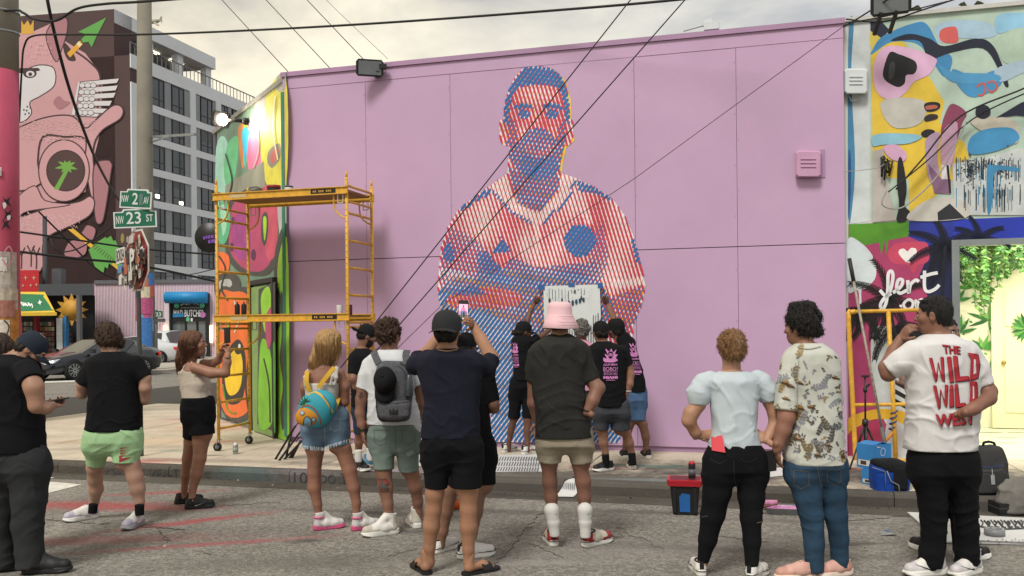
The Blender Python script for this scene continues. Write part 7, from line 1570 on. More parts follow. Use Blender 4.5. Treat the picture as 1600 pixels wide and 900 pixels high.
def shirt_print(objs, D, X0, Y0, sx, sy, shear, root, small=False):
 """portrait badge over the lines of lettering, laid on the back of a shirt"""
 g = onto(objs, D); f = lambda x, y, off: g(X0 + x * sx + y * shear, Y0 + y * sy, off); f.dens = 2.6; p = Paint(f, .004,.0005)
 p.c([(-10,14),(-11,8),(-6,9),(-9,2),(-4,4),(-8,-6),(-2,-2),(1,-6),(4,-1),(9,-5),(7,2),(11,3),(8,8),(11,12),(5,15),(-4,15)], PR)
 p.poly(ring(0,4,4.2,5.2,14), BLK); p.poly(ring(0,4.6,3.4,4.2,14), PR); p.c([(-3.4,2),(-3,-1),(0,-2),(3,-1),(3.4,2),(0,.6)], BLK); p.c([(-2.6,6),(0,5.4),(2.6,6),(1.6,8.8),(-1.6,8.8)], BLK); p.poly([(-2.6,3),(-.6,3),(-.6,4),(-2.6,4)], BLK); p.poly([(.6,3),(2.6,3),(2.6,4),(.6,4)], BLK)
 p.text('\u00bfQUE MIRA\u2019', quad(-11,17,11,21), PR, .02); p.text('BOBO?', quad(-11,22.5,11,28.5), PR, .0); p.poly([(-11,29.6),(11,29.6),(11,30.2),(-11,30.2)], PR); p.text('ESTOY EN', quad(-10,31.5,10,35), PR, .01); p.text('MIAMI', quad(-11,36.5,11,41), PR, .05); p.poly([(-7,42.5),(7,42.5),(7,43.3),(-7,43.3)], PR)
 p.build('print', objs[0])
shirt_print([ob['shirt']], 10.9,804.5,540,.42,.78,.05, r_)
# 10 man in the pink bucket hat
CHT = cloth('charcoal_tee', '#2b2b2a', .92,.16); KH = cloth('khaki_shorts', '#8f8676')
r_, h_, ob = person('person in pink bucket hat, charcoal tee and khaki shorts with one hand on the hip', 6.78, '#8a5b47', dict(hat=1, c=(875,499), H=52, yaw=12, pitch=0), 'short', hairc='#2d211b', neck=(875,526,12),
 arms=[dict(ch=[(920,590,13,-.02),(934,606,12.2,-.05),(926,626,10.6,-.09),(917,644,7.6,-.1)], tip=(898,634,-.15), n=(-.2,.9,.1), side=1, curl=.5, slv=0), dict(ch=[(832,590,12,.0),(834,630,11,.02),(840,660,8,.06)], tip=(842,690,.06), slv=1)],
 legs=[dict(ch=[(858,690,21),(858,725,13.6),(859,752,12.8),(861,776,11.4),(864,806,8.4),(866,838,6.8)]), dict(ch=[(905,690,21),(906,725,13.4),(911,752,13.4),(913,776,11.6),(914,806,8.2),(914,840,6.8)])],
 cloth_=[dict(name='shirt', mat=CHT, torso=1, rows=[(522,860,890,.08),(528,845,905),(536,834,916),(548,827,922),(570,825,922),(600,829,916),(640,834,918),(660,834,924),(683,833,928)], d=.16, chains=[[(908,552,17,0),(925,595,14.4,-.03)], [(843,552,17,0),(834,597,13.5,0)]], seed=81, fold=.009),
   dict(name='shorts', mat=KH, rows=[(676,837,926),(695,838,926),(705,838,926)], d=.155, kind='pants', fold=.006, legs=[[(860,695,22),(858,720,20)], [(905,695,21.5),(909,722,18.6)]], seed=82)],
 shoes=[sh((866,855),(856,842), M('shoe_offwhite', '#b8b2a4', .6,.15,30), SOLW, style='low', lace=SOLW, L=.30, panel=M('shoe_red', '#96242b', .5), trim=BLS), sh((912,856),(942,848), M('shoe_offwhite', '#b8b2a4'), SOLW, lace=SOLW, L=.31, panel=M('shoe_red', '#96242b'), trim=BLS)])
bucket_hat(h_, r_, cloth('pink_hat', '#d9b2b9', .85,.06))
sock(r_, [(862,797,12.2,.05),(865,815,9.8,.05),(867,838,7.9,.05)], 6.78, SOCKW); sock(r_, [(914,797,12.0),(914.5,815,9.6),(914.5,840,7.9)], 6.78, SOCKW)
for (x, y) in ((871,803),(921,803)): p = Paint(onto([o for o in r_.children if o.name.startswith('sock')], 6.7), .003,.0004); p.poly([(x + a * 7 - 3, y - b_ * 6) for a, b_ in SW_], BLS); p.build('sock_mark', next(o for o in r_.children if o.name.startswith('sock')))
s = MB(); a = U(918,642,6.67); s.tube([a + Vector((math.cos(t) * .037, math.sin(t) * .03,-.014 * math.cos(t))) for t in np.linspace(0,6.28,15)], .005,6); s.build('bracelet', BLS, r_)
p = Paint(onto([ob['body'], ob['shirt']], 6.7), .003,.0004); p.stroke([(861,519),(875,523),(889,519)], 1.3, '#b9935f'); p.build('necklace', r_)
# 11 grey haired artist in pink behind the bucket hat
r_, h_, ob = person('person with grey curly hair and pink shirt, half hidden by the pink hat', 10.75, '#7d5340', dict(c=(908,517), H=31, yaw=-12, pitch=10, strands=[[(908,518,9),(906,528,6)]]), 'curly', hairc='#6f6a66', neck=(908,533,6), z0=SW,
 arms=[dict(ch=[(890,550,6),(884,565,5.5,.1),(884,548,5,.3)], tip=(886,538,.4), slv=None)], legs=[dict(ch=[(900,630,9),(899,670,6),(897,698,4)]), dict(ch=[(918,630,9),(916,670,6),(914,698,4)])],
 cloth_=[dict(name='shirt', mat=cloth('pink_shirt', '#c78fa3'), torso=1, rows=[(530,902,915),(535,894,923),(541,888,929),(570,889,929),(610,888,930)], d=.12, chains=[[(893,543,7),(888,560,7)], [(925,543,7),(930,560,7)]], seed=91),
   dict(name='trousers', mat=cloth('grey_trouser', '#3a3c40'), rows=[(606,889,930),(640,889,929)], d=.12, legs=[[(900,630,10),(897,698,7)], [(918,630,10),(914,698,7)]], seed=92, kind='pants')],
 shoes=[sh((896,706),(890,701), BLS, SOLW), sh((914,706),(912,700), BLS, SOLW)])
# 12 woman with the ponytail
GSH = cloth('grey_shorts', '#3c3e44')
r_, h_, ob = person('person with ponytail in printed black tee and grey shorts below the stencil', 9.62, '#96654b', dict(hat=1, c=(938,518), H=34, yaw=-14, pitch=4, strands=[[(942,520,7),(945,532,5.5),(944,546,3)]]), 'short', hairc='#15110f', neck=(941,536,7), z0=SW,
 arms=[dict(ch=[(980,565,7),(985,585,7,0),(984,600,6,-.02),(980,612,4.6,-.02)], tip=(977,628,-.03), n=(-.8,.3,0), side=1, curl=.6, slv=0), dict(ch=[(922,565,7),(918,590,6.6,.1),(928,610,5,.2)], tip=(934,620,.24), slv=1)],
 legs=[dict(ch=[(942,655,11),(942,676,8.4),(943,692,7.8),(946,708,5.6),(947,726,4.6)]), dict(ch=[(970,655,12),(978,676,8.8),(983,692,8),(987,708,5.6),(989,724,4.6)])],
 cloth_=[dict(name='shirt', mat=BLK, torso=1, rows=[(533,933,951),(538,923,966),(545,917,978),(560,916,980),(585,921,978),(612,927,978),(635,928,979)], d=.15, chains=[[(973,548,9.5),(982,571,9)], [(922,550,9),(918,572,9)]], seed=101),
   dict(name='shorts', mat=GSH, rows=[(630,927,981),(645,926,984),(656,926,985)], d=.145, kind='pants', legs=[[(940,648,14),(939,671,12.6)], [(969,648,15),(969,670,16.5)]], seed=102)],
 shoes=[sh((958,734),(934,737), BLS, SOLW, lace=BLS, L=.27), sh((990,734),(984,728), BLS, SOLW, lace=BLS, L=.27)])
cap_part(h_, r_, cloth('black_cap', '#19191b'), 0)
swoosh(ob['shoes'][0][0], 9.6,951,732,13, True, M('mark_white', '#c9c6c2'), r_)
sock(r_, [(946,710,6),(947,728,5.4)], 9.62, BLK); sock(r_, [(987,708,6),(989,726,5.4)], 9.66, BLK)
shirt_print([ob['shirt']], 9.5,954,551,1.02,1.0,.0, r_)
s = MB(); a = U(981,611,9.6); s.tube([a + Vector((math.cos(t) * .036, math.sin(t) * .03,0)) for t in np.linspace(0,6.28,13)], .005,5); s.build('bracelet', M('mark_white', '#c9c6c2'), r_)
# 13 man holding the right edge of the stencil
r_, h_, ob = person('person in denim shorts and black cap reaching up to the right stencil edge', 10.45, '#80543f', dict(hat=1, c=(962,513), H=34, yaw=-38, pitch=-6, roll=-12), 'short', hairc='#191412', beard=True, neck=(970,532,8), z0=SW,
 arms=[dict(ch=[(966,515,7,-.05),(960,500,6.2,0),(952,482,4.6,.14),(948,474,3.6,.2)], tip=(940,458,.30), n=(-.1,.9,0), side=-1, curl=.3, slv=0), dict(ch=[(985,560,7,.12),(978,580,6,.2),(966,560,5,.3)], tip=(958,548,.36), slv=None)],
 legs=[dict(ch=[(988,640,12),(984,662,8),(979,684,6.4),(976,706,4.6)]), dict(ch=[(1000,640,12),(1004,662,8),(1009,682,7),(1010,700,5),(1010,708,4.4)])],
 cloth_=[dict(name='shirt', mat=BLK, torso=1, rows=[(520,962,982),(528,960,988),(540,963,994),(560,968,999),(585,974,1006),(600,976,1009),(612,978,1009)], d=.135, chains=[[(972,526,9,-.02),(966,506,7.6,-.02)], [(984,536,10,.04),(984,560,8,.1)]], seed=111, fold=.007),
   dict(name='denim_shorts', mat=cloth('denim_mid', '#4a6486', var=.22), rows=[(605,977,1010),(625,978,1010),(636,978,1010)], d=.135, kind='pants', legs=[[(988,630,11.5),(985,656,11)], [(1000,630,11.5),(998,656,11.4)]], seed=112)],
 shoes=[sh((978,718),(969,711), BLS, SOLW, L=.28), sh((1014,718),(1002,712), BLS, SOLW, L=.28)])
cap_part(h_, r_, cloth('black_cap', '#19191b'), 0)
shirt_print([ob['shirt']], 10.35,989,542,.60,1.0,.18, r_)
swoosh(ob['shoes'][1][0], 10.4,1012,714,9, True, M('mark_white', '#c9c6c2'), r_)
# 14 woman with puffed sleeves
PUF = cloth('pale_blue_blouse', '#b3bdc4', .8,.06); JB = cloth('black_jeans', '#101014', .85)
r_, h_, ob = person('person in pale puff sleeve top and black jeans with hands on hips, hair pinned up', 5.98, '#b4805f', dict(c=(1143,546), H=54, yaw=-6, pitch=2, strands=[[(1143,538,20.5),(1144,548,17),(1143,558,10)], [(1146,532,13),(1148,546,13)], [(1126,556,3),(1125,572,1.5)], [(1162,560,3),(1163,575,1.5)]]), 'bun', hairc='#7d5c3d', neck=(1143,576,13), hand_s=.9,
 arms=[dict(ch=[(1090,630,13,0),(1080,646,13,.0),(1076,657,11.5,.0),(1086,675,9.4,.04),(1094,681,7.4,.07)], tip=(1112,678,.14), n=(.3,.8,0), side=-1, curl=.6, slv=0), dict(ch=[(1200,625,12.5,0),(1211,646,12,0),(1212,660,11,0),(1202,680,9.4,-.04),(1198,688,7.4,-.07)], tip=(1179,674,-.13), n=(-.3,.8,.1), side=1, curl=.35, slv=1)],
 legs=[dict(ch=[(1122,740,24),(1115,800,17),(1107,845,13),(1097,880,7.6),(1095,888,6.6)]), dict(ch=[(1174,740,25),(1174,800,17),(1175,845,13),(1174,882,7.6),(1174,896,6.8)])],
 cloth_=[dict(name='blouse', mat=PUF, torso=1, rows=[(580,1126,1164,.085),(585,1112,1182,.11),(594,1107,1187),(620,1108,1186),(645,1110,1183),(668,1111,1181),(685,1107,1187),(699,1105,1191)], d=.14, chains=[[(1110,592,13.5,0),(1100,600,18,.0),(1092,616,19,0),(1091,632,15.5,.0)], [(1183,590,13,0),(1190,598,17,0),(1199,612,17.5,0),(1202,627,14,0)]], seed=121, fold=.007, fr=1.2),
   dict(name='jeans', mat=JB, rows=[(692,1104,1191),(710,1102,1197),(735,1100,1198),(752,1100,1195)], d=.165, kind='pants', fold=.005, legs=[[(1124,740,26),(1120,768,23),(1113,805,19.5),(1106,842,15.5),(1098,878,9.4)], [(1174,740,26),(1174,775,21),(1174,808,17.2),(1175,846,14.6),(1174,885,10.4)]], seed=122)],
 shoes=[sh((1097,902),(1086,888), WHS, SOLW, lace=WHS, L=.27, trim=BLS), sh((1170,908),(1190,897), WHS, SOLW, lace=WHS, L=.27, trim=BLS)])
s = MB(); s.tube([h_.T(.02,-.105,.05), h_.T(-.02,-.118,.045)], .006,6); s.tube([h_.T(.01,-.112,.065), h_.T(0,-.12,.02)], .005,6); s.build('hair_clip', M('clip_grey', '#8a8a86', .4), r_)
s = MB(); a = U(1094,680,6.04); s.tube([a + Vector((math.cos(t) * .028, math.sin(t) * .028,.012 * math.sin(t))) for t in np.linspace(0,6.28,13)], .004,5); s.build('bracelet', M('bracelet_silver', '#a8a39c'), r_)
rp2 = onto([ob['jeans'], ob['blouse']], 5.8)
s = MB(); q = [(rp2(x, y, .012) or U(x, y, 5.8)) for x, y in ((1111,682),(1128,680),(1133,707),(1112,703.5))]; s.prism(q, (0,-.009,0)); o = s.build('smartphone', M('phone_coral', '#d6505a', .5,.03)); tag(o, 'coral red phone tucked in the back pocket of the black jeans', 'phone')
s = MB(); s.obox(U(1104,687,6.1), Vector((.8,.5,-.3)).normalized(), Vector((-.5,.8,0)).normalized(), ZZ, .05,.02,.012); s.build('sunglasses', BLS, r_)
p = Paint(rp2,.003,.0004); p.stroke([(1153,760),(1148,752),(1146,720)], 1.2, '#1e1e24'); p.stroke([(1157,716),(1168,722),(1184,716)], 1.0, '#1e1e24'); p.stroke([(1108,716),(1124,724),(1136,718)], 1.0, '#1e1e24'); p.stroke([(1096,808),(1106,806)], 1.4, '#3a3a40'); p.stroke([(1183,817),(1191,815)], 1.4, '#6b5548'); p.build('stitching', ob['jeans'])['kind'] = 'stuff'
# 15 man in the floral shirt
FL_ = cloth('floral_shirt', '#b9bab2', .85,.05); JE = cloth('blue_jeans', '#2c4257', .85,.28)
r_, h_, ob = person('person in floral button shirt and blue jeans facing the wall, dark wavy hair', 5.94, '#94614a', dict(c=(1249,512), H=52, yaw=-48, pitch=4, strands=[[(1268,505,12),(1275,520,9),(1272,534,6)], [(1258,500,18),(1264,516,14),(1264,532,8)], [(1244,484,12),(1262,484,12),(1274,494,9)]]), 'wavy', hairc='#15110f', neck=(1258,546,15), hand_s=1.0,
 arms=[dict(ch=[(1232,630,15,-.06),(1229,652,14.5,-.07),(1224,672,12.8,-.07),(1216,694,9.4,-.07),(1214,703,8.2,-.07)], tip=(1216,736,-.06), n=(.9,.2,0), side=-1, curl=.45, slv=0), dict(ch=[(1303,620,12,.1),(1304,660,10,.16),(1308,690,8,.18)], tip=(1304,715,.2), slv=1)],
 legs=[dict(ch=[(1258,745,24),(1266,800,16),(1272,850,13),(1273,890,9)]), dict(ch=[(1300,745,24),(1306,800,16),(1310,850,13),(1311,880,9)])],
 cloth_=[dict(name='shirt', mat=FL_, torso=1, rows=[(536,1242,1281,.09),(542,1233,1294,.12),(551,1224,1304),(565,1220,1310),(590,1222,1313),(620,1230,1314),(655,1237,1317),(690,1226,1320),(712,1223,1321),(724,1228,1322)], d=.155, chains=[[(1240,568,21,-.02),(1233,600,20.5,-.05),(1229,641,19.5,-.06)], [(1296,566,17,.08),(1301,600,14,.1),(1304,634,13,.1)]], seed=131, fold=.008),
   dict(name='jeans', mat=JE, rows=[(706,1226,1319),(728,1227,1320),(750,1233,1319)], d=.16, kind='pants', fold=.007, legs=[[(1255,740,28),(1262,772,22.5),(1267,802,19),(1272,851,16.6),(1273,893,15)], [(1300,740,22),(1303,772,20),(1306,802,18.4),(1311,842,16),(1312,884,14.6)]], seed=132)],
 shoes=[sh((1276,903),(1220,906), M('shoe_pink', '#c4988c', .6,.06), M('sole_pale_pink', '#d6c4b8', .5), lace=M('lace_pale', '#cdb0a4', .7), L=.29, panel=M('shoe_pink_dark', '#b58679', .6)), sh((1330,897),(1288,902), M('shoe_pink', '#c4988c'), M('sole_pale_pink', '#d6c4b8'), lace=M('lace_pale', '#cdb0a4'), L=.29, panel=M('shoe_pink_dark', '#b58679'))])
p = Paint(onto([ob['shirt']], 5.8), .0028,.00025); r5 = random.Random(9); LV = ['#5f6469', '#6a5a3c', '#4c4a48', '#7e7f86', '#8a7448', '#5a4a34', '#74787c']
for k in range(100):
 x, y, a = r5.uniform(1210,1320), r5.uniform(545,722), r5.uniform(0,6.28); big = r5.random() < .28; col = r5.choice(LV)
 if big:
  pts = [(x, y)]
  for i in range(5): pts.append((pts[-1][0] + math.cos(a) * 5, pts[-1][1] + math.sin(a) * 5)); a += r5.uniform(-.25,.25)
  p.stroke(pts, .7, col, False, adv=False)
  for i in range(1,6):
   for sg in (-1,1): p.poly(leafpoly(pts[i][0], pts[i][1], a + sg * .9,9 - i, 4.2), col); p.off -= .00025
 else:
  for i in range(r5.randint(3,6)): p.poly(leafpoly(x + r5.uniform(-3,3), y + r5.uniform(-3,3), r5.uniform(0,6.28), r5.uniform(3,7), 2.8), col); p.off -= .00025
for k in range(13):
 x, y = r5.uniform(1212,1316), r5.uniform(550,715); p.poly([(x, y),(x + 13, y + 3),(x + 15, y + 6),(x + 3, y + 4)], '#4a3020'); p.poly([(x + 4, y - 2),(x + 12, y + 1),(x + 6, y + 2)], '#8a6a3a')
p.off += .0006; p.stroke([(1246,541),(1262,545),(1283,541)], 1.6, '#8e8e82'); p.stroke([(1248,562),(1246,600),(1246,640)], 1, '#8e8e82'); p.build('leaf_print', ob['shirt'])['kind'] = 'stuff'
p = Paint(onto([ob['jeans']], 5.8), .003,.0003); ST3 = M('jean_stitch', '#6b5c46', .8); p.stroke([(1276,726),(1280,745),(1284,762)], .9, ST3); p.stroke([(1240,735),(1264,737),(1264,758),(1252,764),(1241,757),(1240,735)], .8, ST3, False); p.stroke([(1292,735),(1314,734),(1314,752),(1304,758),(1293,753),(1292,735)], .8, ST3, False); p.build('stitching', ob['jeans'])['kind'] = 'stuff'
s = MB(); s.lathe(U(1233,523,5.83), [(.004,0),(.004,.004)], 8, ax=(0,-1,0)); s.build('earring', M('brass', '#a98d4f'), r_)
s = MB(); s.obox(U(1205,720,5.9), Vector((.4,.9,0)).normalized(), Vector((.9,-.4,.2)).normalized(), ZZ, .006,.034,.07); o = s.build('smartphone', M('phone_black', '#16171a')); tag(o, 'dark phone hanging in the hand of the man in the floral shirt', 'phone')
# 17 someone in black hidden behind the lettered tee
person('person in black trousers and shoes, nearly all hidden behind the lettered white tee', 6.55, '#7a523f', dict(c=(1478,520), H=46, yaw=150, pitch=0), 'short', hairc='#15110f', neck=(1478,548,12),
 arms=[dict(ch=[(1432,600,10,-.02),(1424,610,9,-.04),(1418,602,7,-.05)], tip=(1410,584,-.06), n=(.3,.9,0), side=1, curl=.8, slv=None)],
 legs=[dict(ch=[(1466,740,20),(1466,800,13),(1464,850,8)]), dict(ch=[(1500,740,20),(1504,800,14),(1508,858,8)])],
 cloth_=[dict(name='shirt', mat=BLK, torso=1, rows=[(546,1466,1490),(554,1450,1506),(564,1442,1514),(640,1444,1512),(690,1442,1514)], d=.12, seed=141, chains=[[(1450,570,13),(1438,596,12)], [(1506,570,13),(1514,600,12)]]),
   dict(name='trousers', mat=JB, rows=[(684,1442,1514),(730,1442,1516)], d=.13, kind='pants', legs=[[(1464,725,21),(1464,800,17),(1463,858,15)], [(1496,725,21),(1502,800,18),(1506,862,16)]], seed=142)],
 shoes=[sh((1470,868),(1450,862), BLS, SOLW), sh((1494,877),(1542,871), BLS, SOLW, lace=BLS, L=.30)])
# 16 man in the white lettered tee
WT = cloth('white_tee', '#c9c7c8', .9,.04)
r_, h_, ob = person('person in white tee lettered in red with one arm folded behind the back', 5.95, '#8d5d46', dict(c=(1458,493), H=57, yaw=-58, pitch=2), 'short', hairc='#120f0e', beard=False, neck=(1466,526,16), hand_s=1.0,
 arms=[dict(ch=[(1400,575,13.5,.02),(1388,584,13,.04),(1384,574,12,.06),(1396,548,10,.08),(1408,528,8,.08)], tip=(1424,508,.06), n=(.7,.3,-.2), side=-1, curl=1.0, slv=0), dict(ch=[(1530,596,14,0),(1545,612,13.6,-.05),(1545,622,12.4,-.1),(1522,638,10.6,-.18),(1502,646,8.2,-.2)], tip=(1472,655,-.22), n=(.1,-.4,-.6), side=1, curl=.45, slv=1)],
 legs=[dict(ch=[(1450,740,26),(1460,800,18),(1457,850,13),(1454,884,9)]), dict(ch=[(1500,740,26),(1508,800,18),(1511,850,13),(1510,880,9)])],
 cloth_=[dict(name='shirt', mat=WT, torso=1, rows=[(522,1448,1486,.09),(529,1432,1500,.125),(537,1421,1514),(550,1414,1524),(580,1415,1526),(620,1418,1527),(660,1417,1526),(690,1414,1526),(702,1414,1525)], d=.17, chains=[[(1428,552,22,-.02),(1408,566,20,.0),(1391,578,17.5,.03)], [(1510,552,22,0),(1527,576,19,-.02),(1539,603,16,-.04)]], seed=151, fold=.009),
   dict(name='trousers', mat=JB, rows=[(694,1416,1526),(715,1419,1526),(740,1423,1526),(755,1425,1526)], d=.17, kind='pants', fold=.009, legs=[[(1452,740,28),(1459,790,22),(1459,830,19.5),(1456,862,20),(1454,884,19)], [(1500,740,27),(1507,790,20.5),(1511,830,18.5),(1511,862,19.5),(1511,880,19.5)]], seed=152)],
 shoes=[sh((1477,896),(1416,901), WHS, SOLW, style='high', lace=SOLW, L=.31, wd=1.1, panel=M('shoe_pale_grey', '#b9b4b6', .5)), sh((1530,893),(1490,903), WHS, SOLW, style='high', lace=SOLW, L=.30, wd=1.1, panel=M('shoe_pale_grey', '#b9b4b6'))])
swoosh(ob['shoes'][0][0], 5.9,1462,888,34, True, BLS, r_); swoosh(ob['shoes'][1][0], 5.9,1522,888,22, True, BLS, r_)
p = Paint(onto([ob['shirt']], 5.8), .004,.0006); RT = M('tee_red', '#a02531', .75,.1,12); RTD = M('tee_shadow', '#3a1518', .8)
def wl(t, q, bold=.03):
 p.text(t, [(x + 1.4, y + 1.4) for x, y in q], RTD, bold); p.text(t, q, RT, bold)
wl('THE', [(1472,538),(1500,541),(1500,553),(1474,552)], .02)
zt_ = lambda pts, o=0: [(1440 + x / 5.46 + o, 530 + y / 5.46 + o) for x, y in pts]
BR = [[(215,150),(247,145),(272,365),(240,368)], [(266,140),(302,140),(322,318),(400,312),(405,350),(286,362)], [(392,115),(480,125),(497,210),(480,330),(412,352),(420,165)], [(238,395),(264,385),(272,572),(236,580)], [(280,385),(306,380),(322,545),(372,540),(374,572),(286,582)], [(408,362),(468,358),(478,450),(462,540),(410,556),(416,400)]]
WW = [[(74,158),(122,352),(138,200),(184,356),(172,150)], [(108,394),(150,585),(162,430),(204,570),(210,388)]]
for o_, m_ in ((1.3, RTD),(0, RT)):
 for pts in WW: p.stroke(zt_(pts, o_), 4.6, m_, False)
 for pts in BR: p.poly(zt_(pts, o_), m_)
for pts in ([(447,172),(462,172),(467,288),(443,300)], [(436,402),(448,402),(450,500),(438,510)]): p.poly(zt_(pts), WT)
wl('WEST', [(1461,647),(1524,644),(1523,663),(1463,666)])
p.build('lettering', ob['shirt'])
s = MB(); s.tube([h_.T(-.075,.02,.1), h_.T(-.05,.07,.098), h_.T(.05,.07,.098), h_.T(.075,.02,.1)], .006,6); s.build('sunglasses', BLS, r_)
# ================================================================== SCAFFOLD
YEL = M('scaffold_yellow', '#cd9c36', .5,.20,16,.2,60, fine=.12); LBL = M('label_black', '#1b1a18', .5); WBD = M('plank_wood', '#8a6a3a', .8,.2,6)
SN = U(341,600,11.5); SN.z = SW; SU, SVv = UU, VV; SLn, SWd = 1.84,.73
scf = thing('scaffold', 'tall yellow rolling scaffold with two decks beside the pink wall corner', 'scaffold', tuple(SN + SU * SLn / 2))
def sp(a, b, z): return Vector((SN.x, SN.y, 0)) + SU * a + SVv * b + ZZ * z
ZT, ZM, ZP = 3.40,1.84,3.60
for a in (0, SLn):
 for b in (0, SWd):
  s = MB(); zb = SW + .145 if (a, b) != (0,0) or 1 else SW
  s.tube([sp(a, b, zb), sp(a, b, ZP - .04)], .021,8); s.build('post', YEL, scf)
  s = MB(); s.tube([sp(a, b, ZP - .04), sp(a, b, ZP + .03)], .014,8); s.build('pin', YEL, scf)
  cs = MB(); cs.tube([sp(a - .02, b - .015, SW + .055), sp(a - .02, b + .015, SW + .055)], .055,16); cw = cs.build('caster', M('rubber_black', '#161616', .7), scf)
  s = MB(); s.tube([sp(a - .02, b - .017, SW + .055), sp(a - .02, b + .017, SW + .055)], .028,10); s.build('hub', M('galvanised', '#8b9094'), cw)
  s = MB(); s.bar(sp(a - .02, b - .024, SW + .05), sp(a, b - .024, SW + .145), .03,.006); s.bar(sp(a - .02, b + .024, SW + .05), sp(a, b + .024, SW + .145), .03,.006); s.bar(sp(a, b - .03, SW + .148), sp(a, b + .03, SW + .148), .05,.008); s.build('fork', M('galvanised', '#8b9094'), cw)
 for k in range(10):
  z = .42 + k * .338
  if abs(z - ZM) < .06 or abs(z - ZT) < .06: continue
  s = MB(); s.tube([sp(a, .02, z), sp(a, SWd - .02, z)], .0165,8); s.build('rung', YEL, scf)
 for zc in (ZM, ZT):
  s = MB(); s.tube([sp(a, .02, zc - .13), sp(a, SWd - .02, zc - .13)], .015,8); s.build('crossbar', YEL, scf)
 # pin holes up the posts
 s = MB()
 for b in (0, SWd):
  for k in range(44): s.lathe(sp(a, b - .0212,.35 + k * .074), [(.006,0),(.006,.0015)], 6, ax=-SVv)
 o = s.build('pin_holes', LBL, scf); o['kind'] = 'stuff'
for zc, zn in ((ZM, 0),(ZT, 1)):
 for b in (0, SWd):
  s = MB(); s.obox(sp(SLn / 2, b + (.012 if b else -.026), zc), SU, SVv, ZZ, SLn / 2 + .03,.010,.045); bm_ = s.build('side_beam', YEL, scf)
  for zz_ in (.041,-.041):
   s = MB(); s.obox(sp(SLn / 2, b + (.012 if b else -.026) - .008, zc + zz_), SU, SVv, ZZ, SLn / 2 + .028,.019,.005); s.build('flange', YEL, bm_)
  if b == 0:
   s = MB(); s.obox(sp(SLn - .30,-.0385, zc), SU, SVv, ZZ, .17,.002,.028); lb_ = s.build('label', LBL, bm_)
   f_ = lambda x, y, off, zc=zc: sp(SLn - .30 + x, -.0405 - off, zc + y); p = Paint(f_, .0006,.0003); [p.poly([(-.14 + k * .026,-.012),(-.122 + k * .026,-.012),(-.122 + k * .026,.012),(-.14 + k * .026,.012)], M('label_gold', '#b98a3a', .5)) for k in (0,1,3,4,5,7,8,9)]; p.build('label_print', bm_)
   s = MB(); s.obox(sp(.34,-.0385, zc), SU, SVv, ZZ, .12,.002,.022); s.build('sticker', M('sticker_pale', '#b7a27a', .6), bm_)
 s = MB(); s.obox(sp(SLn / 2, SWd / 2, zc + .012), SU, SVv, ZZ, SLn / 2 - .02, SWd / 2 - .03,.012); s.build('deck', WBD, scf)
 for b in (.0, SWd):
  for a, sg in ((0,1),(SLn, -1)):
   s = MB(); q = [(0,-.34),(sg * .05,-.33),(sg * .13,-.27),(sg * .17,-.18),(sg * .175,-.05)]
   s.tube([Vector(t) for t in smooth_poly([tuple(sp(a + x, b, zc + z)) for x, z in q], 4, False)], .011,7); s.build('corner_brace', YEL, scf)
   s = MB(); s.bar(sp(a + sg * .05, b, zc - .04), sp(a + sg * .05, b, zc - .15), .012); s.bar(sp(a + sg * .05, b, zc - .15), sp(a + sg * .12, b, zc - .15), .012); s.bar(sp(a + sg * .12, b, zc - .15), sp(a + sg * .12, b, zc - .04), .012); s.build('latch', M('latch_grey', '#b9b6ae', .4,.1,3,0,1,.6), scf)
# cans on the decks
def can(name, label, cat, base, r, h, m, lid=None, lidm=None, band=None, group=None, taper=1.0):
 t = thing(name, label, cat, tuple(base), group); s = MB(); s.lathe(base, [(r * .96,0),(r, .004),(r * taper, h - .004),(r * taper * .97, h)], 18); s.build('body', m, t)
 if lid: s = MB(); s.lathe(Vector(base) + ZZ * (h + .0005), lid, 16); s.build('lid', lidm, t)
 if band: s = MB(); s.lathe(Vector(base) + ZZ * band[0], [(r * taper * 1.015,0),(r * taper * 1.015, band[1])], 18); s.build('band', band[2], t)
 return t
blackc = M('can_black', '#1b1b1c', .4,.1); redc = M('can_red', '#8e2a26', .45); silv = M('can_silver', '#a6a9ac', .3,.1,4,0,1,.8); whc = M('jar_white', '#c6c6c2', .4)
can('paint_bucket', 'black paint bucket with red rim on the upper scaffold deck', 'bucket', sp(.62,.36, ZT + .0245), .085,.15, blackc, None, None, (.115,.036, redc), None, 1.06)
can('paint_jar', 'translucent white jar beside the black bucket on the upper deck', 'jar', sp(.84,.36, ZT + .0245), .055,.115, whc, [(.057,0),(.057,.016),(.04,.018)], blackc)
can('spray_can', 'black spray can on the lower deck, left one of the pair', 'spray can', sp(.20,.14, ZM + .0245), .033,.15, blackc, [(.03,0),(.022,.012),(.01,.02),(.01,.04)], blackc, None, 'black spray cans on the lower deck')
can('spray_can', 'black spray can on the lower deck, right one of the pair', 'spray can', sp(.285,.16, ZM + .0245), .033,.15, blackc, [(.03,0),(.022,.012),(.01,.02),(.01,.04)], blackc, None, 'black spray cans on the lower deck')
can('paper_cup', 'white cup at the right end of the lower scaffold deck', 'cup', sp(1.66,.14, ZM + .0245), .034,.125, whc, None, None, None, None, 1.15)
can('tin_can', 'dark red tin beside the white cup on the lower scaffold deck', 'can', sp(1.76,.2, ZM + .0245), .04,.13, M('can_maroon', '#4a2326', .4,.2))
can('spray_can', 'silver spray can standing on the pavement near the scaffold foot', 'spray can', G(368,709.5, SW + .002), .033,.115, silv, [(.031,0),(.024,.012),(.014,.018),(.014,.032)], whc, (.03,.05, M('can_label_green', '#7f8f80', .5)))
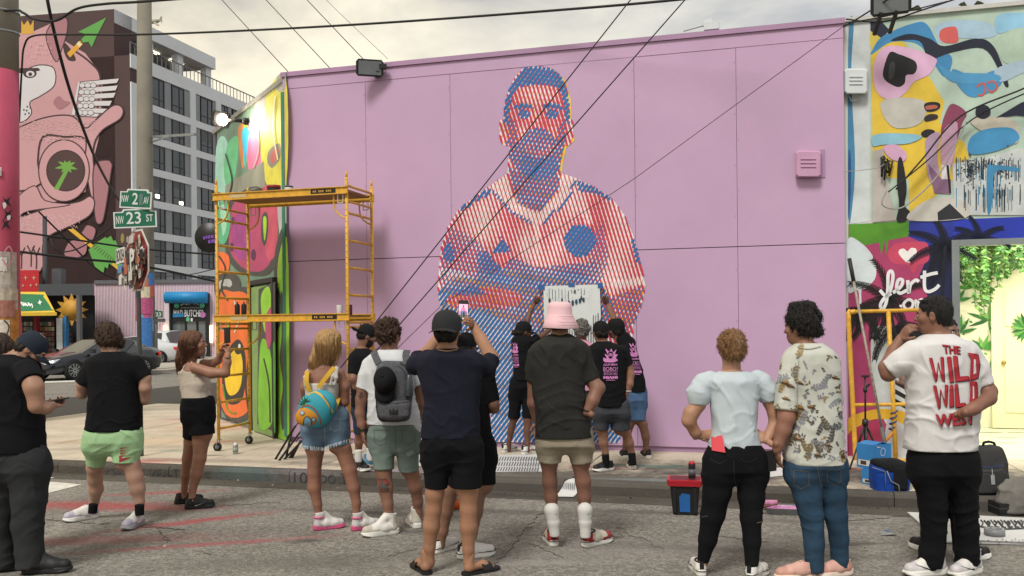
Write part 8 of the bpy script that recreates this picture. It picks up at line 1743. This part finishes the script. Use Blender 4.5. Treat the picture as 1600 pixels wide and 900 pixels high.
# ================================================================== STENCIL BOARD on the wall
stb = thing('stencil_board', 'white stencil board with dark drips held flat against the portrait', 'stencil', tuple(W(893,500,.09)))
fS = lambda x, y, off=0: W(x, y, .085 + off)
s = MB(); s.prism([fS(849,447), fS(937,444.5), fS(941,560), fS(851,562)], VV * .006); s.build('sheet', M('board_white', '#ccd1d2', .5,.04), stb)
p = Paint(fS, .003,.0006); DK = M('stencil_ink', '#3a424a', .7,.2); r6 = random.Random(21)
for k in range(12):
 x = 858 + k * 5.0; y0 = 450 + r6.uniform(0,4); l = r6.uniform(8,24) + 8 * math.sin(k * .5); p.stroke([(x, y0),(x + .2, y0 + l)], r6.uniform(.4,1.0), DK, False, adv=False)
 if k % 2 == 0: p.poly(ring(x + .2, y0 + l, 1.5,3.6,8), DK)
for k in range(7): p.poly(ring(878 + k * 5.6,478 - k * 1.6,2.0,6 - k * .4,10), M('stencil_blue', '#27415a', .7))
for k in range(24):
 x = 853 + k * 3.7; y0 = 512 - 16 * (k > 19) - 8 * (k < 3) + r6.uniform(-8,4); p.stroke([(x, y0),(x, 556)], r6.uniform(.5,1.3), DK, False, adv=False)
for k in range(14): x = 854 + r6.uniform(0,8); p.stroke([(x, 466 + k * 6),(x, 472 + k * 6)], r6.uniform(.8,2), DK, False, adv=False)
for k in range(30): p.poly(ring(r6.uniform(853,932), r6.uniform(450,470), .5,.6,6), DK)
p.build('ink', stb)
for q in ((841,445,851,453),(888,442,898,448),(934,442,942,450)):
 s = MB(); s.prism([fS(q[0], q[1], .008), fS(q[2], q[1], .008), fS(q[2], q[3], .008), fS(q[0], q[3], .008)], VV * .002); s.build('tape', M('blue_tape', '#2b5a96', .6), stb)
# ================================================================== THINGS ON THE PAVEMENT AND ROAD
pw = M('paper_white', '#bfbfbe', .8,.04)
def sheet(name, label, cat, pts, z, m, th=.003):
 P3 = [G(x, y, z) for x, y in pts]; t = thing(name, label, cat, tuple(sum(P3, Vector()) / len(P3))); s = MB(); s.prism(P3,(0,0, th)); s.build('sheet', m, t); return t
t = sheet('slotted_stencil', 'white stencil sheet with rows of slanted slots lying on the pavement', 'stencil', [(772,711),(846,710.5),(849,737),(767,737.5)], SW + .004, pw)
p = Paint(gp(SW + .0075), .0008,.0002)
for i in range(17):
 for j in range(3):
  x0 = 776 + i * 4.1 - j * 1.2; y0 = 713.5 + j * 8; p.poly([(x0, y0),(x0 + 1.5, y0),(x0 - 1.2, y0 + 6),(x0 - 2.8, y0 + 6)] if False else [(x0 + 1.6, y0),(x0 + 3.2, y0),(x0 + .8, y0 + 6.4),(x0 - .9, y0 + 6.4)], M('slot_grey', '#5f636a', .8))
p.build('slots', t)
sheet('paper', 'white paper on the pavement behind the woman in black jeans', 'paper', [(1204,733),(1229,729),(1236,742),(1203,745.5)], SW + .004, pw)
sheet('paper', 'small white paper on the pavement left of the tripod foot', 'paper', [(1303,737),(1316,734),(1325,747),(1300,750)], SW + .004, pw)
sheet('paper', 'narrow white paper on the pavement behind the backpack man', 'paper', [(640,712),(665,709),(662,728),(636,729)], SW + .004, pw)
t = thing('kerb_paper', 'white dripped paper draped over the kerb beside the bucket hat man', 'paper', tuple(G(885,770,.02)))
K = lambda a, v, z: B(a, v, z); ua0 = (onplane(872,765, B(0, VE - .02,0), VV) - L0).dot(UU); ua1 = (onplane(901,765, B(0, VE - .02,0), VV) - L0).dot(UU)
s = MB(); prof = [(VE - .20,.008),(VE - .05,.014),(VE - .022,.06),(VE - .018,.125),(VE + .03,.142),(VE + .12,.140)]
vs = []
for i, (v, z) in enumerate(prof): vs += [K(ua0 + .03 * i - .02, v, z), K(ua1 + .006 * i, v + .01, z + .002)]
n_ = len(prof); s.add(vs + [Vector(q) + ZZ * .003 - VV * .002 for q in vs], [(2 * i, 2 * i + 1,2 * i + 3,2 * i + 2) for i in range(n_ - 1)] + [(2 * n_ + 2 * i, 2 * n_ + 2 * i + 2,2 * n_ + 2 * i + 3,2 * n_ + 2 * i + 1) for i in range(n_ - 1)], 0, True); s.build('sheet', pw, t)
s = MB()
for k in range(7):
 a = ua0 + .05 + k * (ua1 - ua0 - .06) / 7; s.bar(K(a, VE - .026,.02 + rng.uniform(0,.03)), K(a + .006, VE - .0235,.12), .008,.003)
o = s.build('drips', M('stencil_ink', '#2a3038'), t); o['kind'] = 'stuff'
# tool box
D_ = G(1071,803).y; tb = thing('tool_box', 'black bin shaped tool box with red lid tray standing in the road', 'tool box', tuple(G(1071,802)))
c = G(1071,802); c.z = 0; s = MB(); ex, ey = Vector((.97,-.22,0)), Vector((.22,.97,0))
def tpr(w0, d0, w1, d1, z0_, z1_, m, name, par, r=.02):
 q = MB(); a = lambda w, d, z: [c + ex * x + ey * y + ZZ * z for x, y in ((-w + r, -d),(w - r, -d),(w, -d + r),(w, d - r),(w - r, d),(-w + r, d),(-w, d - r),(-w, -d + r))]
 A_, B_ = a(w0, d0, z0_), a(w1, d1, z1_); q.add(A_ + B_, [tuple(range(7,-1,-1)), tuple(range(8,16))] + [(i, (i + 1) % 8,8 + (i + 1) % 8,8 + i) for i in range(8)]); return q.build(name, m, par)
bd = tpr(.108,.085,.132,.105,.002,.262, M('plastic_black', '#191a1c', .45,.08), 'body', tb); ld = tpr(.150,.122,.156,.128,.262,.30, M('plastic_red', '#a81f2c', .4,.06), 'lid', tb); tpr(.158,.130,.158,.130,.30,.318, M('plastic_red', '#a81f2c'), 'rim', ld); tpr(.135,.105,.135,.105,.3185,.3195, M('plastic_dark_red', '#5e141c', .5), 'tray', ld)
p = Paint(lambda x, y, off: c + ex * x - ey * (.087 + (y - 0) * .078 + off) + ZZ * y, .004,.001); p.poly([(-.045,.03),(.045,.03),(.045,.19),(-.02,.2),(-.05,.17)], '#1d5a9c'); p.build('blue_panel', bd)
for x in (-.09,.09):
 q = MB(); q.obox(c + ex * x - ey * .10 + ZZ * .14, ex, ey, ZZ, .012,.012,.11); q.build('rib', M('plastic_black', '#191a1c'), bd)
rl = can('spray_can', 'black spray can with red top standing in the tool box lid', 'spray can', c + ex * .062 + ey * .0 + ZZ * .32,.032,.125, blackc, [(.031,0),(.031,.012),(.02,.024),(.006,.026)], M('plastic_red', '#a81f2c'),(.02,.06, M('can_label_grey', '#50545a', .5)))
# paint tray
ptc = G(1224,801); tr = thing('paint_tray', 'grey metal paint tray with wet pink paint on the road by the kerb', 'paint tray', tuple(ptc))
c = ptc.copy(); c.z = 0.002
def bowl(w, d, h, m, name, par):
 q = MB(); a = lambda k, z: [c + ex * x * k + ey * y * k + ZZ * z for x, y in ((-w, -d),(w, -d),(w, d),(-w, d))]
 A_, B_, C_, D__ = a(.9,0), a(1, h), a(.97, h), a(.87,.012); q.add(A_ + B_ + C_ + D__, [(3,2,1,0)] + [(i, (i + 1) % 4,4 + (i + 1) % 4,4 + i) for i in range(4)] + [(4 + i, 4 + (i + 1) % 4,8 + (i + 1) % 4,8 + i) for i in range(4)] + [(8 + i, 8 + (i + 1) % 4,12 + (i + 1) % 4,12 + i) for i in range(4)] + [(12,13,14,15)]); return q.build(name, m, par)
bowl(.155,.12,.055, M('tray_metal', '#7d8082', .35,.15,5,0,1,.8), 'tray', tr)
q = MB(); q.fill([c + ex * x + ey * y + ZZ * .046 for x, y in smooth_poly([(-.13,-.09),(0,-.1),(.13,-.09),(.14,.05),(.06,.1),(-.08,.1),(-.14,.04)], 4)]); q.build('paint', M('paint_pink_wet', '#c283b4', .15,.15,12,.3,20), tr)
rlr = thing('paint_roller', 'used paint roller resting across the tray of pink paint', 'paint roller', tuple(c - ex * .16)); q = MB(); q.tube([c - ex * .17 + ey * .05 + ZZ * .075, c - ex * .05 + ey * .06 + ZZ * .075], .024,12); q.build('sleeve', M('roller_pink', '#b9809e', .9,.3,30), rlr)
q = MB(); q.tube([c - ex * .05 + ey * .06 + ZZ * .075, c - ex * .02 + ey * .06 + ZZ * .085, c - ex * .06 - ey * .04 + ZZ * .08, c - ex * .12 - ey * .08 + ZZ * .075], .005,6); q.tube([c - ex * .12 - ey * .08 + ZZ * .075, c - ex * .22 - ey * .12 + ZZ * .06], .012,8); q.build('handle', M('handle_brown', '#6d4030', .6), rlr)
# orange tub
b_ = G(709,795); tbx = thing('orange_tub', 'small orange tub with white rim on the road behind the filming man', 'tub', tuple(b_)); q = MB(); q.lathe(b_, [(.06,.001),(.07,.10)], 18); q.build('body', M('plastic_orange', '#c8541c', .45), tbx); q = MB(); q.lathe(b_ + ZZ * .1005,[(.073,0),(.073,.045),(.06,.055)], 18); q.build('lid', whc, tbx)
# blue boxes, cooler bag, backpack, jacket, board
def carton(label, px, py, w, d, h, z, yaw, side):
 c = G(px, py, SW); c.z = z; t = thing('blue_carton', label, 'carton', tuple(c)); a = Vector((math.cos(yaw), math.sin(yaw), 0)); b = Vector((-a.y, a.x, 0)); q = MB(); q.obox(c + ZZ * (h / 2), a, b, ZZ, w / 2, d / 2, h / 2); q.build('box', M('carton_blue', '#2f78b4', .5,.1), t)
 for sg in (1,-1):
  q = MB(); q.obox(c + ZZ * (h + .004) + a * sg * w * .27,(a + ZZ * .25 * -sg).normalized(), b, (ZZ - a * .25 * -sg).normalized(), w * .23, d / 2,.002); q.build('flap', M('carton_blue', '#2f78b4'), t)
 f = lambda x, y, off: c - b * (d / 2 + off) + a * x * w + ZZ * y * h; p = Paint(f, .002,.0006); p.poly([(-.45,.06),(.45,.06),(.45,.34),(-.45,.34)], '#c3c3bd'); p.text('AZUL', [(-.35,.30),(.05,.30),(.05,.12),(-.35,.12)], '#2a2c30', .02) if False else p.poly([(-.35,.12),(-.15,.12),(-.15,.28),(-.35,.28)], '#8a4a3c'); p.poly([(.0,.12),(.3,.12),(.3,.28),(.0,.28)], '#2a2c30'); p.stroke([(-.1,.7),(.0,.85),(.15,.75),(.1,.55),(-.05,.55),(-.1,.7)], .04, '#9fb8d0'); p.poly([(-.3,.88),(-.1,.86),(-.1,.9),(-.3,.93)], '#c3c3bd'); p.build('print', t)
 f = lambda x, y, off: c - a * (w / 2 + off) + b * x * d + ZZ * y * h; p = Paint(f, .002,.0006); p.poly([(-.4,.1),(.4,.1),(.4,.34),(-.4,.34)], '#c3c3bd'); p.poly([(-.1,.14),(.25,.14),(.25,.3),(-.1,.3)], '#3b3034'); p.build('side_print', t); return t
carton('blue carton with white label, lower one of the stack by the tripod', 1369,756,.21,.17,.145, SW + .003,.5,1); carton('open blue carton with white label, on top of the other carton', 1366,754,.25,.2,.235, SW + .152,.45,1)
cb = thing('cooler_bag', 'blue cooler bag with black flap top on the kerb beside the cartons', 'bag', tuple(G(1390,768, SW))); D_ = G(1390,768, SW).y + .12
def rb(rows, d, mat, par, name, dz=0, e=3.5, seed=1, fold=.004): return rowsobj(name, rows, D_ + dz, d, mat, par, e=e, seed=seed, fold=fold)
rb([(722,1364,1414),(730,1361,1418),(750,1361,1419),(768,1364,1417)], .12, cloth('bag_blue', '#173f92', .6), cb, 'bag_body'); rb([(717,1364,1404,.07),(722,1362,1414,.11),(728,1364,1419,.12),(736,1372,1420,.12)], .125, BB, cb, 'flap', -.01); rb([(730,1394,1420,.02),(766,1396,1418,.02)], .02, BB, cb, 'front_panel', -.115)
q = MB(); q.tube([U(1386,736, D_ - .13), U(1392,752, D_ - .135), U(1404,758, D_ - .135), U(1406,774, D_ - .13)], .006,6); q.build('strap', M('strap_grey', '#7c7f84', .7), cb); q = MB(); q.tube([U(1363,730, D_ - .12), U(1383,737, D_ - .125), U(1384,764, D_ - .125)], .004,5); q.build('piping', M('strap_grey', '#7c7f84'), cb)
gb = thing('backpack', 'dark grey backpack standing on the kerb behind the lettered tee man', 'backpack', tuple(G(1545,774, SW))); D_ = G(1545,774, SW).y + .13; CG = cloth('pack_grey', '#39393a', .85)
rb([(696,1532,1558,.06),(701,1526,1564,.09),(715,1522,1569,.11),(745,1519,1571,.13),(774,1519,1572,.13)], .13, CG, gb, 'bag_body', seed=3); rb([(733,1524,1567,.05),(738,1522,1569,.06),(770,1522,1570,.06)], .06, CG, gb, 'front_pocket', -.10, seed=4)
p = Paint(onto([o for o in gb.children], 8), .004,.0006); p.stroke([(1524,728),(1546,730),(1568,727)], 1.6, '#2b3f6a'); p.stroke([(1524,736),(1546,738),(1568,736)], 1, '#1a1a1b'); p.poly([(1548,742),(1554,742),(1555,757),(1549,757)], '#9a9c9c'); p.stroke([(1550,732),(1551,742)], 1, '#9a9c9c', False); p.build('print', gb)
q = MB(); q.tube([U(1535,699, D_), U(1537,692, D_), U(1545,690, D_), U(1553,692, D_), U(1556,699, D_)], .012,7); q.build('handle', BB, gb)
jk = thing('jacket', 'crumpled grey jacket thrown over a black case by the kerb', 'jacket', tuple(G(1592,800))); D_ = G(1592,808).y + .15
rb([(746,1590,1640,.06),(752,1575,1640,.1),(762,1562,1640,.14),(780,1557,1640,.15),(798,1558,1640,.15)], .15, cloth('jacket_grey', '#6d6a66', .9), jk, 'cloth', 0,2.6,5,.016)
cs_ = thing('hard_case', 'black case under the grey jacket at the right edge', 'case', tuple(G(1592,811))); q = MB(); p0, p1 = U(1563,800, D_ - .12), U(1660,800, D_ - .12); q.obox(Vector(((p0.x + p1.x) / 2, D_ + .02,.055)),(1,0,0),(0,1,0), ZZ, (p1.x - p0.x) / 2,.13,.053); q.build('shell', M('plastic_black', '#191a1c'), cs_); q = MB(); q.obox(Vector(((p0.x + p1.x) / 2, D_ + .02,.065)),(1,0,0),(0,1,0), ZZ, (p1.x - p0.x) / 2 + .004,.134,.004); q.build('seam', M('seam_grey', '#3a3b3d', .5), cs_)
bd_ = sheet('poster_board', 'white board with black brush lettering lying on the road by the kerb', 'board', [(1418,802),(1620,812),(1650,852),(1470,848.5)], .006, pw, .012)
p = Paint(gp(.019), .001,.0003); INK = M('brush_black', '#1b1b1d', .7,.2)
for k in range(16):
 x = 1532 + k * 5.2; p.stroke([(x, 812 + (k % 3)),(x + 4,817),(x + 2 + (k % 2) * 6,822),(x + 9,824)], 2.0 + (k % 3) * .8, INK)
p.stroke([(1530,822),(1560,826),(1600,825)], 1.6, INK); p.stroke([(1500,843),(1560,846),(1640,848)], 1.0, INK)
for k in range(22): p.poly(ring(1490 + k * 6 + r6.uniform(-2,2), 844 + r6.uniform(-2,2), 1.6,.7,6), INK)
for k in range(8): p.stroke([(1450 + k * 4,812 + k * .3),(1452 + k * 4,818 + k * .3)], 1.5, INK, False)
p.build('brush_marks', bd_)['kind'] = 'stuff'
tp_ = thing('tape_roll', 'grey roll of tape lying on the white board', 'tape', tuple(G(1554,836,.02))); q = MB(); c = G(1554,836,.0195); vs = []
for r0, z0_ in ((.075,0),(.075,.05),(.05,.05),(.05,0)): vs += [c + Vector((r0 * math.cos(2 * math.pi * k / 24), r0 * math.sin(2 * math.pi * k / 24), z0_)) for k in range(24)]
q.add(vs, [(j * 24 + k, j * 24 + (k + 1) % 24,((j + 1) % 4) * 24 + (k + 1) % 24,((j + 1) % 4) * 24 + k) for j in range(4) for k in range(24)], 0, True); q.build('ring', M('tape_grey', '#76777a', .45), tp_)
for (px, py, lab) in ((1386,834, 'crumpled clear wrapper with blue cap on the road'),):
 t = thing('wrapper', lab, 'litter', tuple(G(px, py))); q = MB(); c = G(px, py, .004); q.fill([c + Vector((x, y, z)) for x, y, z in ((-.07,-.05,0),(.05,-.06,.01),(.08,.04,.004),(-.03,.07,.012))]); q.build('film', M('film_grey', '#8f9290', .2), t); q = MB(); q.lathe(c + Vector((.02,.05,.006)), [(.018,0),(.018,.012)], 10); q.build('bottle_cap', M('cap_blue', '#3f6f95', .4), t)
# tripod
D_ = 9.62; tpz = thing('tripod', 'black light tripod standing in front of the palm mural', 'tripod', tuple(G(1351,733, SW))); q = MB(); top = U(1352,590, D_); mid = U(1352,660, D_); low = U(1352,697, D_); q.tube([top, mid], .011,8); q.tube([mid, low], .016,8); q.build('column', blk, tpz)
q = MB(); q.lathe(U(1352,662, D_), [(.03,-.02),(.035,0),(.03,.05)], 10); q.lathe(U(1352,610, D_), [(.02,-.02),(.024,0),(.02,.03)], 10); q.build('collar', blk, tpz); q = MB(); q.obox(U(1352,588, D_),(1,0,0),(0,1,0), ZZ, .035,.02,.012); q.bar(U(1352,606, D_), U(1359,600, D_), .02); q.build('head', blk, tpz)
for fx, fy in ((1327.5,733),(1358,738),(1378,721)):
 e = G(fx, fy, SW + .005); q = MB(); m_ = U(1352,662, D_).lerp(e, .5); q.tube([U(1352,662, D_), m_], .013,7); q.tube([m_, e], .010,7); l_ = q.build('leg', blk, tpz); q = MB(); q.lathe(e, [(.015,0),(.013,.03)], 8); q.build('rubber_foot', blk, l_)
# roller pole leaning on the wall
pp = thing('extension_pole', 'paint spattered extension pole leaning against the palm mural', 'pole', tuple(G(1384,722, SW))); q = MB(); a, b = U(1327,404,10.33), U(1386,712,9.85); q.tube([a.lerp(b, .12), a.lerp(b, .86)], .0145,10); q.build('tube', M('pole_spatter', '#8f887b', .5,.45,30), pp); q = MB(); q.tube([a, a.lerp(b, .12)], .023,10); q.build('grip', M('grip_black', '#2a2928', .7), pp); q = MB(); q.tube([a.lerp(b, .86), b], .024,10); q.build('handle', M('grip_grey', '#5a5854', .6), pp)
# yellow frame
fr = thing('yellow_barrier', 'spare yellow scaffold end frame propped against the palm mural', 'scaffold frame', tuple(G(1380,720, SW))); FYD = 10.12
fp_ = lambda x, y, d=0: U(x, y, FYD + (1400 - x) * .0018 + d)
for pts in ([(1337,719),(1333,640),(1326,500),(1328,489),(1336,487)], ):
 q = MB(); q.tube([Vector(t) for t in smooth_poly([tuple(fp_(*v)) for v in pts], 4, False)], .028,8); q.build('upright', YEL, fr)
for pts in ([(1400,724),(1396,640),(1388,486)], [(1455,728),(1452,640),(1448,484)]):
 q = MB(); q.tube([fp_(*v) for v in pts], .026,8); q.build('upright', YEL, fr)
for pts in ([(1336,487),(1448,484)], [(1333,633),(1452,631)], [(1337,716),(1454,722)]):
 q = MB(); q.tube([fp_(*v) for v in pts], .022,8); q.build('rail', YEL, fr)
q = MB(); q.tube([fp_(1373,702), fp_(1398,672)], .018,7); q.tube([fp_(1368,699), fp_(1380,693)], .02,7); q.build('brace', M('brace_orange', '#b9742a', .5), fr)
q = MB()
for k in range(4): q.tube([fp_(1397 - k, 650 + k * 8) + Vector((math.cos(t) * .034, math.sin(t) * .034,.01 * t)) for t in np.linspace(0,6.28,12)], .009,5)
q.build('rope', M('rope_blue', '#37456a', .8), fr)
# ================================================================== VEHICLES
def car(label, cat, c, heading, paint_, kind='sedan', name='parked_car'):
 c = Vector(c); t = thing(name, label, 'car', tuple(c)); f = Vector((math.cos(heading), math.sin(heading), 0)); r = Vector((-f.y, f.x, 0)); T = lambda x, y, z: c + f * x + r * y + ZZ * z
 if kind == 'sedan': ST = [(2.44,.38,.50,.60,.58,.45),(2.36,.24,.56,.68,.78,.62),(2.1,.20,.64,.76,.88,.72),(1.6,.19,.72,.86,.92,.78),(.98,.19,.80,.96,.92,.76),(.15,.19,.84,1.37,.93,.60),(-.6,.19,.86,1.44,.93,.60),(-1.25,.19,.88,1.37,.92,.59),(-1.85,.2,.90,1.08,.90,.70),(-2.3,.28,.86,1.02,.84,.68),(-2.44,.40,.76,.84,.70,.56)]
 else: ST = [(2.2,.4,.7,.85,.7,.6),(2.1,.26,.8,.95,.86,.7),(1.2,.24,.95,1.08,.92,.78),(.5,.24,1.0,1.58,.93,.66),(-.5,.24,1.02,1.68,.93,.68),(-1.5,.24,1.03,1.66,.93,.68),(-1.95,.26,1.02,1.56,.92,.66),(-2.18,.34,.98,1.02,.88,.76),(-2.26,.40,.70,.74,.84,.7)]
 def ringp(S_):
  x, zl, zb, zt, wb, wt = S_; h = [(wb * .9, zl),(wb, zl + .16 * (zb - zl) * 2),(wb, zb - .12),(wb * .975, zb),(wt, zt - .05 * (zt - zb)),(wt * .72, zt)]
  return [T(x, y, z) for y, z in h] + [T(x, -y, z) for y, z in reversed(h)]
 Rg = [ringp(S_) for S_ in ST]; n = 12; body = MB(); gl = {}; cab = (3,8) if kind == 'sedan' else (2,7)
 for i in range(len(ST) - 1):
  for k in range(n):
   fc = [Rg[i][k], Rg[i][(k + 1) % n], Rg[i + 1][(k + 1) % n], Rg[i + 1][k]]; ws = (4,5,6) ; key = None
   if cab[0] < i + 0 < cab[1] - 1 + 0 and k in (3,7): key = 'side_window'
   if kind == 'sedan' and i == 4 and k in (5, ): key = 'windshield'
   if kind == 'sedan' and i == 7 and k in (5, ): key = 'rear_window'
   if kind != 'sedan' and i == 2 and k == 5: key = 'windshield'
   if kind != 'sedan' and i == 6 and k == 5: key = 'rear_window'
   if key: gl.setdefault((key, k), MB()).add(fc, [(0,1,2,3)], 0, False)
   else: body.add(fc, [(0,1,2,3)], 0, True)
 body.add(Rg[0], [tuple(range(n))]); body.add(Rg[-1], [tuple(range(n - 1,-1,-1))])
 bo = body.build('body', paint_, t)
 bm = bmesh.new(); bm.from_mesh(bo.data); bmesh.ops.remove_doubles(bm, verts=bm.verts, dist=.0005); bmesh.ops.recalc_face_normals(bm, faces=bm.faces); bm.to_mesh(bo.data); bm.free()
 for (key, k), m in gl.items(): m.build(key, glass('car_glass', '#14181c', .05), t)
 xs_ = (1.45,-1.45) if kind == 'sedan' else (1.35,-1.35); rw = .335 if kind == 'sedan' else .36
 for x in xs_:
  for sg in (1,-1):
   q = MB(); q.lathe(T(x, sg * .84, rw), [(rw * .8,-.06),(rw, -.04),(rw, .10),(rw * .93,.115),(rw * .70,.115)], 24, ax=r * sg); w = q.build('wheel', M('tyre', '#151516', .8), t)
   q = MB(); q.lathe(T(x, sg * .955, rw), [(rw * .70,0),(rw * .66,.006),(rw * .62,-.01)], 20, ax=r * sg)
   for k in range(10): a = 2 * math.pi * k / 10; d = f * math.cos(a) + ZZ * math.sin(a); q.bar(T(x, sg * .972, rw) + d * .03, T(x, sg * .972, rw) + d * rw * .68,.035,.012, up=tuple(r))
   q.build('rim', M('alloy', '#9a9c9e', .3,.1,3,0,1,.8), w)
   q = MB(); q.lathe(T(x, sg * (.925 if kind == 'sedan' else .925), rw + .01), [(rw * 1.13,-.03),(rw * 1.13,.003)], 24, ax=r * sg); q.build('wheel_arch', M('arch_dark', '#0e0f10', .8), t)
 front = ST[0][0]
 for sg in (1,-1):
  q = MB(); q.prism([T(2.36, sg * .50,.62), T(2.10, sg * .80,.70), T(1.92, sg * .875,.73), T(2.14, sg * .86,.60), T(2.36, sg * .70,.55)] if kind == 'sedan' else [T(2.12, sg * .5,.8), T(1.9, sg * .86,.9), T(1.9, sg * .88,.8), T(2.14, sg * .6,.7)], f * .05 + ZZ * .02 + r * sg * .03); q.build('headlight', M('lens_clear', '#b9bfc4', .1,.05,3,0,1,.3), t)
  xr = ST[-1][0]; q = MB(); zz_ = .84 if kind == 'sedan' else .98
  q.prism([T(xr + .10, sg * .48, zz_ - .02), T(xr + .14, sg * .80, zz_ + .02), T(xr + .34, sg * .895, zz_ + .04), T(xr + .3, sg * .9, zz_ - .10), T(xr + .06, sg * .78, zz_ - .13), T(xr + .04, sg * .5, zz_ - .11)], f * -.06 + r * sg * .02); q.build('tail_light', M('tail_red_glow', '#c4281c', .3,.05,1,0,1,0,.4,.9 if kind != 'sedan' else .1), t)
  q = MB(); q.obox(T(.78 if kind == 'sedan' else .75, sg * 1.02,.98 if kind == 'sedan' else 1.1), f, r, ZZ, .06,.10,.07); q.build('mirror', paint_, t)
  for x in (.05,-.85):
   q = MB(); q.obox(T(x - .3, sg * (.937), .76), f, r, ZZ, .09,.012,.016); q.build('door_handle', paint_, t)
 if kind == 'sedan':
  q = MB(); q.prism([T(2.47, y, z) for y, z in ((-.55,.32),(.55,.32),(.42,.54),(-.42,.54))], f * -.12); q.build('grille', M('grille_black', '#0c0d0e', .4), t)
  q = MB(); q.obox(T(2.40,0,.26), f, r, ZZ, .05,.72,.05); q.build('bumper_lip', M('grille_black', '#0c0d0e'), t)
 else:
  q = MB(); q.obox(T(-2.25,0,.46), f, r, ZZ, .06,.86,.17); q.build('rear_bumper', M('bumper_black', '#1c1d1f', .6), t); q = MB(); q.obox(T(-2.285,0,.84), f, r, ZZ, .01,.17,.065); q.build('number_plate', M('plate_pale', '#b9a98f', .5), t); q = MB(); q.obox(T(-1.99,0,1.60), f, r, ZZ, .03,.2,.02); q.build('brake_light', M('tail_red_glow', '#c4281c'), t)
 return t
navyp = M('car_navy', '#080e1c', .25,.05,1,0,1,.3,.5, coat=.8); whitep = M('car_white', '#c3c5c8', .3,.04,1,0,1,0,.5, coat=.6)
c0 = U(146,560,32.6); c0.z = 0; car('dark navy sedan turning out of the side street behind the men', 'car', c0, R(-118), navyp)
c1 = U(270,550,47.5); c1.z = 0.0; car('white SUV with glowing tail lights driving away by the striped shop', 'car', c1, math.atan2(.96,.12), whitep, 'suv')
c2 = U(199,550,43.5); c2.z = 0.0; car('white sedan partly hidden behind the poster covered pole', 'car', c2, math.atan2(-.35,-.93), whitep)
